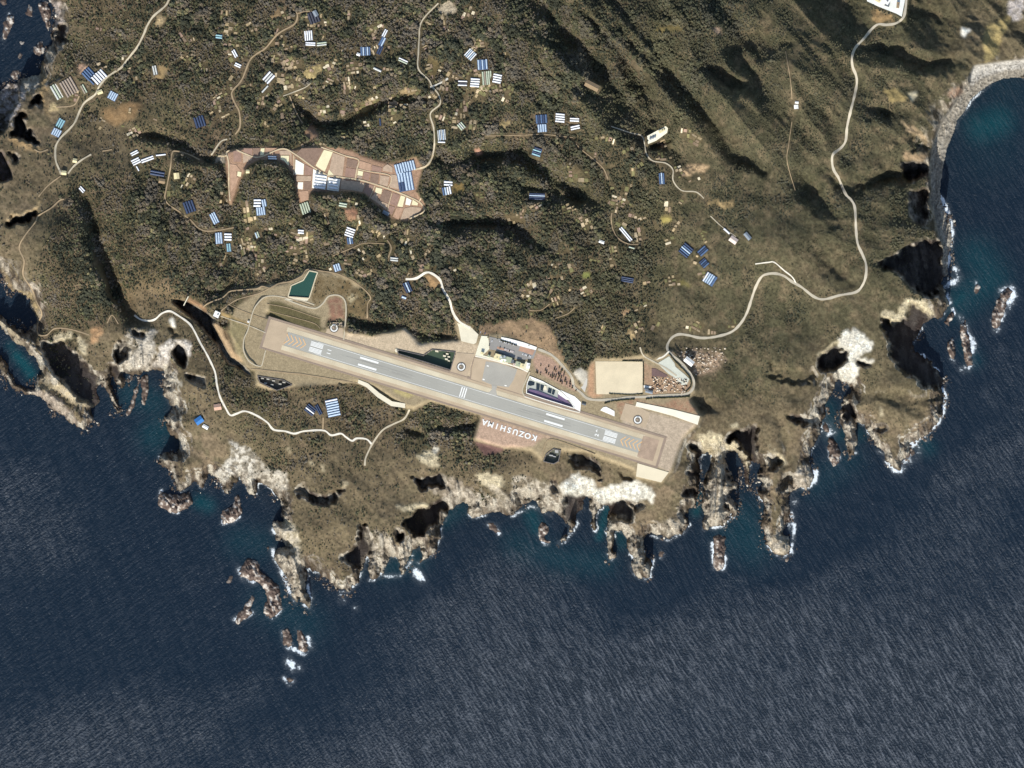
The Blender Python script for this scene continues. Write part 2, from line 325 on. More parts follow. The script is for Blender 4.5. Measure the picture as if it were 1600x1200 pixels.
for ln_ in [R_((170, 420), (150, 640), (130, 860)), R_((215, 440), (205, 640), (190, 860)), R_((250, 480), (255, 640), (255, 850)), R_((275, 500), (310, 600), (345, 640))]: groove(ln_, 2.2, 14)
# levelled ground
ZA = 134.0
def level(pts, z, r):
    sl, m = blur_in(pts, r); Hh[sl] = Hh[sl] * (1 - m) + z * m
AIR = (F_((60, 770), (330, 830), (430, 870), (440, 800), (470, 780), (540, 790), (560, 880), (720, 900), (930, 850), (1020, 950), (1270, 920), (1215, 750), (1230, 700)) + T_((60, 0), (250, 70), (350, 160), (600, 150), (1010, 290), (1180, 370), (1330, 500), (1500, 760))
    + Q_((100, 340), (150, 240), (200, 150), (560, 140), (800, 100), (880, 160), (1040, 60), (1120, 60), (1350, 380), (1360, 520), (1300, 600), (1440, 800), (1390, 900), (1230, 1050), (1170, 1200))
    + K_((1010, 540), (940, 620), (770, 590), (750, 540), (560, 470), (480, 430), (300, 420), (180, 480), (120, 420), (0, 400)) + X_((590, 720), (170, 600), (270, 260)) + J_((1090, 110), (990, 160), (930, 150), (740, 20), (620, -10), (200, 20), (100, 40), (0, 10))
    + W_((1100, 1120), (990, 1060), (870, 900), (790, 640), (790, 440), (900, 300), (1100, 160), (1250, 100)) + O_((0, 430), (200, 380), (600, 310), (800, 160), (950, 180), (1250, 240), (1480, 380), (1300, 500), (1290, 640), (1290, 900), (900, 900), (300, 700)))
sl, m = blur_in(AIR, 5); Hh[sl] = Hh[sl] * (1 - m) + ZA * m
airmask = blur_in(AIR, 0); AM = np.zeros((NY, NX), bool); AM[airmask[0]] = airmask[1] > 0.5
W_EMB = W_((470, 310), (620, 370), (680, 420), (780, 470), (800, 640), (990, 1060), (1100, 1110), (1150, 700), (1240, 460), (1240, 200), (1180, 70), (780, 110), (680, 210))
level(W_EMB, 128.0, 4)
FIELD = [(354, 236), (380, 231), (410, 231), (436, 231), (460, 234), (480, 229), (503, 229), (530, 231), (548, 235), (565, 244), (590, 251), (612, 257), (650, 246), (660, 262), (650, 300), (665, 320), (657, 336), (636, 345), (612, 343), (600, 330), (585, 317), (570, 302), (548, 298), (520, 300), (487, 298),
         (481, 306), (472, 320), (464, 300), (460, 275), (448, 258), (430, 249), (405, 249), (387, 258), (378, 275), (370, 300), (362, 320), (357, 316), (356, 280), (352, 250)]
ZF = 140.0
level(FIELD, ZF, 2.0)
PITS = [  # shadowed coves, gullies and chasms: polygon, depth, edge
    (A_((345, 200), (360, 165), (400, 165), (410, 210), (400, 250), (380, 300), (360, 255)), 60, 1.5), (A_((195, 620), (220, 590), (265, 600), (270, 640), (240, 670), (205, 655)), 45, 1.5),
    (A_((80, 760), (100, 715), (150, 705), (160, 780), (150, 860), (110, 880), (80, 850)), 50, 1.5), (A_((150, 830), (190, 800), (225, 850), (245, 915), (190, 905), (155, 880)), 50, 1.5), (A_((75, 980), (100, 955), (125, 980), (110, 1010), (80, 1005)), 30, 1.5),
    (E_((50, 190), (60, 160), (215, 125), (220, 160), (120, 195), (60, 205)), 40, 1.5),
    (N_((300, 700), (440, 672), (560, 720), (620, 780), (690, 850), (760, 960), (770, 1020), (800, 1110), (720, 1155), (640, 1125), (580, 1085), (520, 1000), (430, 890), (350, 790)), 70, 2.5),
    (N_((895, 700), (930, 665), (985, 670), (1000, 720), (995, 800), (960, 850), (910, 840), (895, 760)), 35, 1.5), (N_((1020, 590), (1060, 560), (1100, 590), (1110, 640), (1060, 640)), 25, 1.5), (N_((1340, 760), (1390, 680), (1440, 720), (1460, 800), (1440, 870), (1400, 840)), 45, 1.5),
    (N_((875, 880), (930, 865), (960, 920), (970, 965), (900, 960)), 40, 1.5), (N_((1300, 570), (1370, 580), (1375, 620), (1320, 610)), 15, 1.5), (N_((1440, 920), (1600, 950), (1600, 1030), (1500, 990)), 22, 3),
    (W_((80, 240), (190, 240), (280, 262), (400, 335), (520, 405), (610, 480), (570, 520), (610, 600), (640, 760), (560, 700), (420, 540), (300, 430), (180, 330)), 38, 2.0),
    (W_((595, 600), (640, 640), (720, 800), (800, 950), (900, 1010), (1010, 1100), (1060, 1180), (980, 1130), (900, 1060), (790, 1020), (700, 900), (640, 780)), 22, 1.0),
    (W_((660, 490), (770, 490), (775, 530), (700, 560), (650, 520)), 10, 1.0), (W_((720, 590), (780, 640), (880, 800), (990, 1040), (960, 1020), (850, 850), (740, 680)), 7, 1.0),
    (J_((240, 650), (300, 650), (380, 690), (440, 700), (500, 680), (560, 650), (500, 720), (430, 760), (330, 740), (260, 690)), 24, 1.5),
    (J_((980, 585), (1060, 595), (1170, 570), (1180, 640), (1100, 655), (1000, 630)), 38, 1.5), (J_((640, 880), (700, 890), (718, 960), (700, 1050), (660, 1130), (590, 1140), (540, 1090), (610, 1040), (645, 990)), 60, 2.0),
    (J_((1000, 800), (1080, 765), (1150, 720), (1185, 720), (1190, 760), (1150, 800), (1140, 850), (1070, 910), (1000, 945), (950, 880)), 95, 1.5), (J_((920, 240), (1040, 300), (1030, 335), (950, 315)), 14, 1.5),
    (J_((880, 900), (905, 900), (900, 1000), (870, 960)), 35, 1.2),
    (K_((315, 700), (350, 675), (430, 672), (480, 740), (430, 770), (400, 870), (340, 830)), 55, 1.5), (K_((560, 780), (600, 742), (720, 742), (745, 790), (742, 870), (690, 830), (650, 800), (600, 795)), 60, 1.5), (K_((720, 728), (800, 742), (820, 780), (760, 780)), 20, 1.5),
    (K_((1110, 390), (1170, 400), (1200, 430), (1235, 440), (1240, 500), (1200, 620), (1170, 500), (1130, 425)), 55, 1.5), (K_((1345, 425), (1400, 440), (1450, 480), (1455, 620), (1420, 640), (1370, 540)), 60, 1.5),
    (K_((1360, 315), (1420, 290), (1527, 250), (1527, 330), (1520, 480), (1490, 540), (1480, 460), (1440, 370), (1380, 355)), 75, 1.5), (K_((1070, 665), (1150, 650), (1170, 690), (1100, 712)), 25, 1.5),
    (K_((360, 455), (385, 440), (520, 470), (548, 500), (555, 580), (500, 530), (400, 515)), 26, 1.2), (K_((0, 690), (60, 670), (180, 690), (160, 730), (60, 730)), 25, 1.5), (K_((240, 600), (280, 610), (280, 670), (240, 660)), 22, 1.5),
    (K_((660, 560), (760, 560), (780, 600), (700, 600)), 14, 2), (K_((1100, 545), (1170, 540), (1180, 580), (1110, 580)), 20, 2),
    (L_((0, 430), (30, 440), (72, 490), (70, 530), (10, 530)), 30, 1.5), (L_((50, 670), (120, 590), (160, 570), (160, 640), (100, 690)), 32, 1.5), (L_((468, 170), (500, 110), (530, 100), (540, 200), (500, 240)), 40, 1.2),
    (L_((650, 275), (700, 235), (740, 262), (740, 290)), 16, 1.5), (L_((130, 190), (250, 205), (330, 180), (340, 240), (250, 245), (150, 240)), 20, 3), (L_((100, 800), (150, 790), (140, 900), (100, 900)), 24, 2),
    (H_((700, 785), (770, 832), (860, 800), (900, 715), (970, 752), (1000, 785), (960, 830), (930, 890), (910, 960), (1000, 1050), (1080, 1150), (1110, 1200), (1040, 1230), (960, 1190), (860, 1130), (800, 1060), (760, 960), (735, 890)), 125, 2.0),
    (H_((310, 1040), (350, 1000), (430, 975), (490, 1000), (480, 1060), (440, 1110), (380, 1125), (310, 1110)), 48, 1.3), (H_((545, 1045), (640, 1080), (620, 1100), (565, 1090)), 20, 1.2),
    (H_((680, 450), (800, 385), (900, 320), (1060, 290), (1085, 330), (1095, 500), (1060, 620), (980, 640), (900, 600), (860, 560), (800, 500)), 75, 5), (H_((0, 1080), (100, 1100), (300, 1130), (320, 1180), (150, 1190), (0, 1150)), 16, 4),
    (H_((880, 0), (1000, 0), (1000, 180), (930, 200), (880, 140)), 30, 4), (D_((830, 1020), (990, 1010), (1010, 1100), (880, 1120)), 40, 3),
    (D_((1220, 530), (1245, 620), (1235, 640), (1200, 590)), 30, 1.5), (D_((1050, 760), (1080, 770), (1070, 800)), 10, 1.5), (D_((880, 870), (1000, 880), (1010, 930), (900, 930)), 16, 3),
    (C_((460, 560), (540, 610), (545, 640), (470, 600)), 8, 1.5), (C_((830, 870), (870, 915), (980, 870), (990, 830), (1000, 880), (880, 940)), 14, 1.5),
]
for pts, dep, r in PITS:
    sl, m = blur_in(pts, min(r, 1.5), 4.4 if pts[0][0] < 262 or pts[0][1] > 600 or pts[0][0] > 1180 else 0); dep = dep * 1.5 if dep >= 20 else dep; Hh[sl] = np.where(d[sl] > 0, np.maximum(Hh[sl] - dep * m, 1.0 + 0.4 * np.clip(d[sl], 0, 8)), Hh[sl])
# engineered basins and ponds (bed levels)
POND = O_((825, 185), (930, 205), (900, 290), (825, 530), (560, 510), (600, 370), (750, 305))
POND2 = F_((1045, 1022), (1100, 985), (1246, 1000), (1216, 1112), (890, 1010), (880, 985))
BAS3 = X_((1290, 722), (1388, 745), (1355, 895), (1290, 932), (1148, 897), (1186, 795))
BAS4 = F_((10, 1150), (170, 1175), (225, 1205), (130, 1240), (25, 1190))
BAS5 = T_((930, 640), (1075, 700), (1260, 800), (1380, 905), (1440, 1005), (1100, 900), (890, 830), (900, 720))
PITH = Hh.copy()
for pts, z in ((POND, ZA - 5), (POND2, ZA - 13), (BAS3, ZA - 10), (BAS4, ZA - 9), (BAS5, ZA - 6)):
    m = fill(pts); Hh[m] = z
# pads under greenhouses are levelled later, roads too
# ------------------------------------------------------------------ roads
ROADS = [  # line, width, colour
    (A_((1075, -40), (1055, 0), (1030, 40), (960, 100), (920, 160), (900, 210), (860, 290), (830, 330), (790, 380), (760, 420), (700, 460), (660, 490), (620, 540), (595, 590), (530, 640), (500, 690), (470, 760), (440, 800), (380, 860), (350, 910), (345, 960), (350, 1010), (370, 1060), (385, 1090)), 3.0, 'c'),
    (A_((425, 1085), (460, 1040), (510, 1000), (570, 965)), 2.6, 'c'), (A_((640, 945), (700, 935)), 1.8, 'd'), (A_((495, 600), (470, 650), (430, 665), (350, 670)), 2.0, 'd'), (A_((300, 935), (250, 950), (215, 935)), 2.0, 'd'),
    (D_((872, -40), (865, 0), (858, 60), (845, 110), (800, 145), (740, 155), (690, 152), (650, 180), (600, 240), (545, 300), (525, 360), (530, 420), (550, 470), (555, 520), (540, 600), (515, 700), (495, 790), (485, 880), (455, 925), (410, 960), (400, 1000), (410, 1060), (440, 1110), (465, 1170))
     + H_((490, 20), (520, 50), (543, 100), (550, 230), (560, 320), (590, 390), (612, 450), (612, 520), (592, 580), (550, 625), (450, 645), (380, 665), (330, 670), (280, 650), (210, 595), (150, 560), (100, 525), (50, 510), (0, 512))
     + G_((1560, 530), (1525, 590), (1500, 660), (1470, 750), (1430, 820), (1370, 875), (1270, 905), (1180, 912), (1100, 895), (1040, 890), (995, 915), (970, 965), (985, 1005), (1050, 1060), (1100, 1120))
     + Q_((1200, 220), (1290, 310), (1335, 390), (1335, 470), (1285, 535), (1180, 560), (960, 568), (780, 582), (600, 590), (430, 610), (260, 620), (130, 600), (50, 530), (-20, 470)) + T_((1400, 640), (1300, 520), (1180, 400), (1020, 330)), 3.8, 'r'),
    (F_((935, 545), (1000, 540), (1060, 505), (1100, 510), (1150, 550), (1170, 610), (1210, 680), (1230, 750), (1270, 810), (1340, 850)), 3.6, 'w'),
    (E_((840, 770), (880, 797), (930, 805), (970, 795), (1010, 760), (1060, 745), (1110, 770), (1180, 820), (1215, 870), (1250, 940), (1290, 1010), (1320, 1070), (1345, 1130), (1355, 1200))
     + I_((1375, 80), (1410, 150), (1440, 195), (1480, 185), (1530, 170), (1600, 195)) + J_((70, 240), (110, 285), (180, 295), (240, 310), (300, 295), (420, 290), (470, 320), (530, 310), (560, 330), (600, 355), (630, 340), (690, 345), (722, 375)), 2.8, 'w'),
    (J_((680, 510), (682, 480), (690, 450), (730, 370), (790, 290), (860, 250), (925, 218), (960, 160)), 2.6, 'c'), (J_((418, 290), (420, 210)), 1.6, 'd'),
    (E_((400, 45), (370, 55), (320, 100), (240, 150), (220, 190), (150, 280), (120, 350), (150, 430), (145, 520), (200, 610), (230, 690), (260, 760), (235, 830), (240, 890), (290, 895), (340, 855), (420, 855), (500, 875), (560, 895)), 2.0, 'd'),
    (E_((670, 820), (700, 770), (740, 825)), 1.4, 'd'), (A_((380, 1100), (300, 1160), (240, 1230)), 1.6, 'd'),
    (B_((230, 60), (258, 90), (240, 150), (140, 210), (60, 300), (0, 340), (-40, 380), (-90, 500), (-145, 565), (-150, 600), (-130, 650), (-105, 700), (-100, 790), (-130, 840)), 2.4, 'd'), (B_((258, 85), (310, 72), (370, 70)), 1.6, 'd'),
    (B_((1140, 20), (1060, 100), (1025, 160), (1020, 230), (1015, 330), (1015, 430), (1080, 500), (1100, 540), (1140, 590), (1150, 650), (1090, 710), (1110, 800), (1115, 900), (1100, 980), (1060, 1040), (1000, 1060)), 2.2, 'c'), (B_((1200, 490), (1150, 520), (1090, 545)), 2.6, 'w'),
    (A_((1420, 870), (1380, 885), (1340, 940), (1320, 970)), 2.2, 'c'), (A_((1250, 1000), (1180, 965), (1100, 945), (1075, 960), (1065, 1050), (1035, 1200)) + E_((1030, 30), (1050, 75), (1130, 130), (1190, 175), (1240, 225), (1310, 245), (1480, 220)), 2.0, 'd'),
    (C_((620, 790), (740, 830), (815, 855), (840, 960), (880, 1005), (960, 1020), (1005, 1060), (1008, 1130), (1060, 1190), (1150, 1200), (1200, 1240)), 1.8, 'c'), (C_((-180, 850), (60, 845), (200, 840), (380, 860)), 1.2, 'd'), (C_((400, 900), (440, 940), (560, 1040), (600, 1120)), 1.6, 'd'),
    (W_((1600, 0), (1420, 20), (1300, 80), (1200, 60), (1130, 90), (950, 105), (800, 122), (750, 160), (690, 210), (600, 240), (510, 280), (460, 320)), 1.9, 'd'), (W_((1290, 82), (1150, 150), (900, 220), (780, 290), (680, 370)), 1.5, 'd'),
    (W_((1850, 290), (1700, 240), (1500, 205), (1350, 180), (1230, 195), (1140, 275), (1080, 380), (1020, 600), (970, 720), (965, 860), (1020, 980), (1090, 1035), (1145, 1055), (1190, 1050), (1215, 960), (1240, 860)), 1.7, 'c'),
    (W_((680, 432), (850, 490), (1030, 550), (1240, 640)), 1.5, 'c'), (W_((770, 285), (900, 345), (1060, 405), (1250, 470)), 1.0, 'd'), (W_((1000, 710), (1200, 800)), 1.0, 'd'), (W_((1010, 1085), (1240, 1110), (1500, 1140), (1700, 1160)) + F_((480, 1170), (600, 1190), (700, 1215), (800, 1265)), 1.8, 'd'),
    (O_((520, 540), (680, 600), (820, 645), (920, 650), (1000, 590), (1060, 510), (1140, 488), (1210, 500), (1265, 550), (1285, 640), (1280, 800), (1255, 1050)), 2.2, 'c'), (O_((350, 395), (440, 350), (600, 315), (730, 250), (800, 170), (960, 185), (1210, 235), (1440, 360), (1590, 510), (1555, 600), (1550, 780)), 1.6, 'd'),
    (O_((300, 600), (560, 650), (900, 765), (960, 780)), 1.0, 'd'), (O_((330, 690), (600, 760), (880, 840), (960, 905)), 1.0, 'd'),
    (G_((800, 970), (820, 1020), (870, 1052), (960, 1100), (1030, 1150)), 2.2, 'c'), (G_((870, 1052), (940, 1032), (982, 995)), 2.4, 'w'),
    (H_((-80, 450), (0, 440), (40, 440), (100, 490), (150, 530), (175, 570)), 1.8, 'w'), (G_((625, 130), (620, 170), (630, 230), (665, 290), (730, 325), (810, 325)), 1.4, 'd'), (G_((270, 790), (350, 760), (395, 720)), 1.2, 'd'), (G_((110, 740), (180, 738), (235, 700)), 1.2, 'd'), (G_((1240, 150), (1310, 215), (1400, 280)), 1.4, 'c'),
    (F_((820, 300), (845, 350), (825, 410)), 2.0, 'd'), (F_((480, 400), (600, 350), (680, 320), (810, 325)), 1.2, 'd'), (D_((110, 320), (140, 500), (150, 620)), 1.0, 'd'), (D_((150, 760), (130, 900), (120, 1010), (170, 1190)), 1.0, 'd'),
    (F_((180, 655), (280, 690), (360, 720)), 1.4, 'd'), (K_((190, 470), (200, 400), (245, 345), (420, 400), (520, 440)), 1.2, 'd'), (H_((1090, 540), (1088, 545)), 1, 'd'),
    (B_((210, 600), (250, 700), (290, 770)), 1.8, 'd'), (B_((170, 600), (300, 550), (340, 520)), 1.6, 'c'),
]
ROADS = [r for r in ROADS if len(r[0]) > 2 or r[1] >= 1.5]
def smooth_line(p, step=1.6):
    p = [Vector(q) for q in p]; n = len(p); o = []
    for i in range(n - 1):
        a, b, c, e = p[max(0, i - 1)], p[i], p[i + 1], p[min(n - 1, i + 2)]
        k = max(1, int((c - b).length / step))
        for j in range(k):
            t = j / k
            o.append(0.5 * ((2 * b) + (c - a) * t + (2 * a - 5 * b + 4 * c - e) * t * t + (3 * b - a - 3 * c + e) * t ** 3))
    o.append(p[-1]); return o
hb = blur(Hh, 7)
roadD = np.full((NY, NX), 99.0)
for ln, w, c in ROADS:
    sl, dd = polydist([tuple(v) for v in smooth_line(ln, 4)], w / 2 + 9)
    if sl is None: continue
    k = np.clip(1 - (dd - w / 2 - 1.5) / 5, 0, 1) * (~AM[sl])
    Hh[sl] = Hh[sl] * (1 - k) + hb[sl] * k
    roadD[sl] = np.minimum(roadD[sl], dd - w / 2)

# ------------------------------------------------------------------ greenhouses table
# x, y, axis angle (degrees, clockwise from east), length, bay width, bay colours, label
GH = [
 (155, 120, 47, 15, 4.4, 'WWWWW', 'white greenhouse of five bays beside the west coast road'),
 (138.5, 115.5, 47, 17, 4.0, 'BBBB', 'bright blue greenhouse against the white five bay one by the west road'),
 (144, 129, 47, 8, 3.0, 'B', 'short blue greenhouse bay at the foot of the bright blue greenhouse'),
 (91, 142, 60, 24, 4.4, 'GSGS', 'pale green striped greenhouse near the west cliff'),
 (108, 136, 60, 26, 4.4, 'TTTTT', 'brownish weathered greenhouse attached to the pale green striped one'),
 (131, 139, 62, 14, 3.2, 'GT', 'narrow faded greenhouse between the brownish one and the west road'),
 (176, 150, -62, 12, 3.4, 'LLLL', 'small light blue greenhouse in scrub east of the west road'),
 (94, 193, -62, 14, 3.6, 'AAA', 'aqua greenhouse above its pale twin near the west cliff'),
 (88, 207, -62, 11, 3.4, 'LLLL', 'pale blue greenhouse just below the aqua one near the west cliff'),
 (312, 190, 72, 17, 4.2, 'DDDD', 'dark blue greenhouse with four bays north of the brown plots'),
 (367, 84, 62, 12, 3.2, 'WW', 'two white greenhouse bays by the bend of the northern lane'),
 (372, 102, 25, 10, 3.2, 'WW', 'small white greenhouse in dark trees near the northern lane'),
 (342, 57, 8, 10, 3.4, 'AA', 'small teal greenhouse alone in northern woods'),
 (242, 110, 78, 14, 3.6, 'SS', 'grey two bay greenhouse next to a bare patch in the northwest woods'),
 (210, 239, -27, 12, 3.2, 'WW', 'short white greenhouse at the top of the white cluster'),
 (212.5, 252, -26, 13, 3.4, 'WWW', 'three bay white greenhouse at the west end of the white cluster'),
 (230, 249, -20, 20, 3.4, 'WW', 'long white greenhouse in the middle of the white cluster'),
 (251, 242, -6, 15, 3.2, 'W', 'single thin white greenhouse bay at the east end of the white cluster'),
 (246, 271, 10, 22, 4.2, 'DD', 'dark navy greenhouse half hidden in trees south of the white cluster'),
 (128, 296, 48, 10, 3.2, 'WW', 'white greenhouse at the head of the dark ravine'),
 (215, 263, 62, 8, 2.8, 'W', 'tiny white greenhouse bay under the white cluster'),
 (482, 56, 85, 15, 3.3, 'WWWW', 'white greenhouse with four upright bays in the north woods'),
 (485, 68.5, 2, 15, 3.2, 'WW', 'white crosswise greenhouse at the foot of the four upright bays'),
 (503, 68.5, -6, 15, 3.2, 'GS', 'greenish greenhouse beside the crosswise white one'),
 (490, 27, 70, 18, 4.2, 'KKKK', 'charcoal shade house by the top of the northern lane'),
 (571, 80, 88, 13, 3.2, 'BLBLB', 'blue and pale striped square greenhouse in the north woods'),
 (601, 52, -63, 12, 3.0, 'WW', 'white greenhouse at the top of a slanted chain of three'),
 (597, 65, -63, 14, 3.4, 'BL', 'mid blue greenhouse in the middle of a slanted chain of three'),
 (593.5, 78, -66, 14, 3.4, 'DD', 'dark blue greenhouse at the bottom of a slanted chain of three'),
 (630, 95, 25, 15, 3.2, 'WG', 'white and green greenhouse near the north track'),
 (590, 109, 25, 13, 4.5, 'S', 'single pale grey greenhouse bay below the slanted chain'),
 (420, 121, -48, 17, 4.4, 'WSW', 'white and silver greenhouse over a gravel yard east of the northern lane'),
 (414, 139, -48, 14, 3.6, 'S', 'lone silver greenhouse bay southwest of the gravel yard'),
 (735, 85, -48, 14, 3.0, 'WLWLW', 'tilted white and pale blue greenhouse at the top of the eastern cluster'),
 (754, 101, 86, 15, 3.1, 'LBLBL', 'light and mid blue greenhouse at the centre top of the eastern cluster'),
 (723, 130, 2, 14, 3.0, 'WKW', 'low white and dark striped greenhouse at the west of the eastern cluster'),
 (742, 129, 4, 14, 3.7, 'WWWW', 'white four bay greenhouse in the eastern cluster'),
 (761, 122, 86, 21, 3.1, 'GGGTG', 'large dull green greenhouse in the eastern cluster'),
 (777, 122.5, 12, 13, 3.8, 'WWWW', 'white greenhouse at the east edge of the eastern cluster'),
 (690, 211, 85, 16, 2.6, 'SLSLS', 'silver blue greenhouse beside the winding farm track'),
 (689.5, 222, 2, 11, 3.0, 'W', 'single white bay at the foot of the silver blue greenhouse'),
 (721, 197, 50, 11, 3.2, 'GSG', 'small green and silver greenhouse east of the winding farm track'),
 (594, 191, 84, 11, 3.0, 'D', 'single dark blue greenhouse bay alone in mid woods'),
 (633, 261, 76, 15, 4.0, 'LLLLLLLL', 'wide pale blue greenhouse of eight bays at the north corner of the brown plots'),
 (632.5, 276.5, 80, 14, 4.6, 'LLLLL', 'pale blue greenhouse in the middle of the stack east of the brown plots'),
 (635, 291, 80, 14, 4.6, 'LLLDD', 'blue and navy greenhouse lowest of the stack east of the brown plots'),
 (700, 286.5, 4, 13, 4.4, 'WW', 'white crosswise greenhouse above a striped one east of the brown plots'),
 (698, 298, 80, 12, 3.6, 'WWLB', 'white to blue striped greenhouse beside a small orange field'),
 (536, 320, 10, 12, 3.6, 'GG', 'sage green greenhouse south of the brown plots'),
 (547, 363, 20, 14, 3.8, 'WWWW', 'white greenhouse with a blue annexe in the southern woods'),
 (547, 376, 82, 10, 3.2, 'BLB', 'blue annexe greenhouse under the white one in the southern woods'),
 (402, 317, 0, 11, 4.4, 'WWW', 'white crosswise greenhouse on the wooded knoll'),
 (412.5, 317, 80, 11, 3.6, 'LL', 'two pale upright bays beside the white greenhouse on the knoll'),
 (407.5, 330, 83, 12, 3.5, 'LLLL', 'pale blue greenhouse lowest on the wooded knoll'),
 (477, 325, 72, 17, 3.7, 'GGGG', 'sage striped greenhouse below the corner of the brown plots'),
 (500, 284, 8, 18, 4.6, 'WWWWW', 'large white greenhouse with five bays on a white yard by the plot road'),
 (521, 287, 8, 14, 4.6, 'WWWW', 'white greenhouse with four bays on the smaller white yard by the plot road'),
 (425.5, 246.5, 2, 13, 3.2, 'WW', 'small white greenhouse in a dark framed plot north of the knoll'),
 (296, 323, 70, 18, 4.2, 'DDDD', 'navy greenhouse beside the curving west lane'),
 (335, 341, 64, 17, 3.3, 'LLL', 'slanted pale blue greenhouse north of the upright one on the west lane'),
 (342, 372, 86, 17, 3.6, 'LLL', 'upright pale blue greenhouse at the end of the west lane'),
 (356, 370, 2, 11, 4.2, 'WWW', 'white crosswise greenhouse next to the upright pale blue one'),
 (357.5, 387, 84, 12, 3.4, 'AA', 'grey aqua greenhouse below the white crosswise one'),
 (527, 418, 72, 11, 3.6, 'LLL', 'pale greenhouse in trees north of the green pond'),
 (637, 449, 66, 16, 3.6, 'DLD', 'navy and pale greenhouse at the end of the white lane'),
 (631, 464.5, 20, 7, 4.5, 'L', 'very small pale blue greenhouse below the navy and pale one'),
 (616, 405, 6, 12, 3.4, 'SS', 'pale silver greenhouse near the end of a looping track'),
 (470, 362, 4, 9, 3.8, 'WW', 'tiny white greenhouse among tan clearings in the southern woods'),
 (402, 367, 70, 9, 3.2, 'GL', 'small greenish greenhouse among clearings south of the knoll'),
 (839, 307, 2, 24, 2.6, 'DLDD', 'long navy greenhouse on the forested ridge'),
 (978, 366, 50, 26, 3.2, 'WW', 'long narrow white greenhouse in the loop of a woodland track'),
 (1072, 391, 40, 17, 3.6, 'DBLBD', 'blue greenhouse of five bays in the eastern woods'),
 (1098, 392, -42, 15, 3.4, 'BDB', 'dark blue greenhouse just east of the five bay blue one'),
 (1100, 411, -42, 11, 3.2, 'DBDB', 'small deep blue greenhouse lowest but one in the eastern woods'),
 (1109, 436, -58, 16, 3.6, 'WLLLB', 'pale blue and white greenhouse nearest the main road in the eastern woods'),
 (980, 437, 10, 19, 2.8, 'DDD', 'dark navy greenhouse above a brown clearing in the eastern woods'),
 (1135.5, 361, 42, 12, 4.2, 'W', 'single white greenhouse bay above a pinkish shed'),
 (987, 387, 15, 9, 2.8, 'G', 'little green greenhouse bay under the woodland loop'),
 (846, 186, 86, 13, 3.6, 'BDBDB', 'deep blue greenhouse joined above a pale one beside the upland track'),
 (847, 200, 86, 12, 3.6, 'LLLL', 'pale blue greenhouse joined below the deep blue one'),
 (875, 184, 6, 14, 3.7, 'WWWW', 'white greenhouse with four bays on the upland terrace'),
 (898, 187, 2, 14, 3.5, 'WW', 'white greenhouse with two bays east of the four bay one on the terrace'),
 (899, 199, -12, 14, 3.5, 'WW', 'white tilted greenhouse lowest on the upland terrace'),
 (839, 237, 18, 13, 3.3, 'DADA', 'dark teal greenhouse on the shaded slope'),
 (1034, 279, 86, 17, 2.9, 'BLB', 'narrow mid blue greenhouse south of the white reservoir yard'),
 (485, 640, 38, 16, 3.3, 'DDWD', 'dark blue greenhouse with one white bay south of the runway'),
 (498, 640, 62, 16, 3.0, 'DD', 'two slim navy bays beside the dark blue greenhouse south of the runway'),
 (520, 637, -12, 19, 3.9, 'WLLLLLL', 'largest pale blue greenhouse standing in scrub south of the runway'),
]
pads = []
for i, (x, y, a, L, w, cols, lab) in enumerate(GH):
    hw = len(cols) * w / 2; c, s = math.cos(R(a)), math.sin(R(a))
    q = [(x + u * c - v * s, y + u * s + v * c) for u, v in ((-L / 2 - 1, -hw - 1), (L / 2 + 1, -hw - 1), (L / 2 + 1, hw + 1), (-L / 2 - 1, hw + 1))]
    pads.append(q)
def hz(x, y):
    u = min(max((x - X0) / G, 0), NX - 1.001); v = min(max((y - Y0) / G, 0), NY - 1.001); i, j = int(u), int(v); a, b = u - i, v - j
    return float((Hh[j, i] * (1 - a) + Hh[j, i + 1] * a) * (1 - b) + (Hh[j + 1, i] * (1 - a) + Hh[j + 1, i + 1] * a) * b)
HOUSES = [  # x, y, angle, length, width, roof, label, category
 (925, 134, 27, 22, 10, 'brown', 'long brown roofed shed cut into the forested ridge'), (311, 657, -35, 12, 10, 'blue', 'bright blue roofed house near the southwest cliff'), (321, 667, 30, 9, 5, 'white', 'small white roofed shed beside the bright blue house'),
 (340, 636, -8, 11, 9, 'pink', 'dusty pink roofed farmhouse by the white coastal lane'), (1146, 375, 35, 12, 9, 'pinkw', 'pinkish sheet roofed shed in the eastern woods'), (1168, 369, 50, 12, 6, 'grey', 'blue grey roofed shed deep in the eastern woods'),
 (1244, 167, 86, 6, 6, 'white', 'white square hut beside the ridge path'), (1245, 160, 4, 5, 3, 'white', 'tiny white store just above the square hut on the ridge path'), (276, 275, 85, 9, 8, 'cream', 'cream roofed house in trees south of the white greenhouse cluster'),
 (253, 283, 10, 9, 7, 'brown', 'brown roofed cottage west of the cream roofed house'), (603, 333, 30, 10, 5, 'grey', 'grey roofed hut below the brown plots'), (100, 270, 5, 7, 6, 'cream', 'cream box hut where the west roads meet'),
 (117, 251, 10, 6, 6, 'cream', 'small square cream hut above the western junction'), (156, 144, -20, 8, 6, 'cream', 'cream roofed shed at the bend of the west road'), (387, 268, 0, 5, 5, 'cream', 'small cream store on the brown western plot'),
 (493, 21, 60, 9, 6, 'grey', 'grey roofed barn at the very north end of the lane'), (940, 378, 20, 8, 4, 'white', 'white roofed hut west of the woodland loop'), (560, 85, 20, 5, 4, 'white', 'tiny white hut beside the blue striped greenhouse'),
]
hpads = []
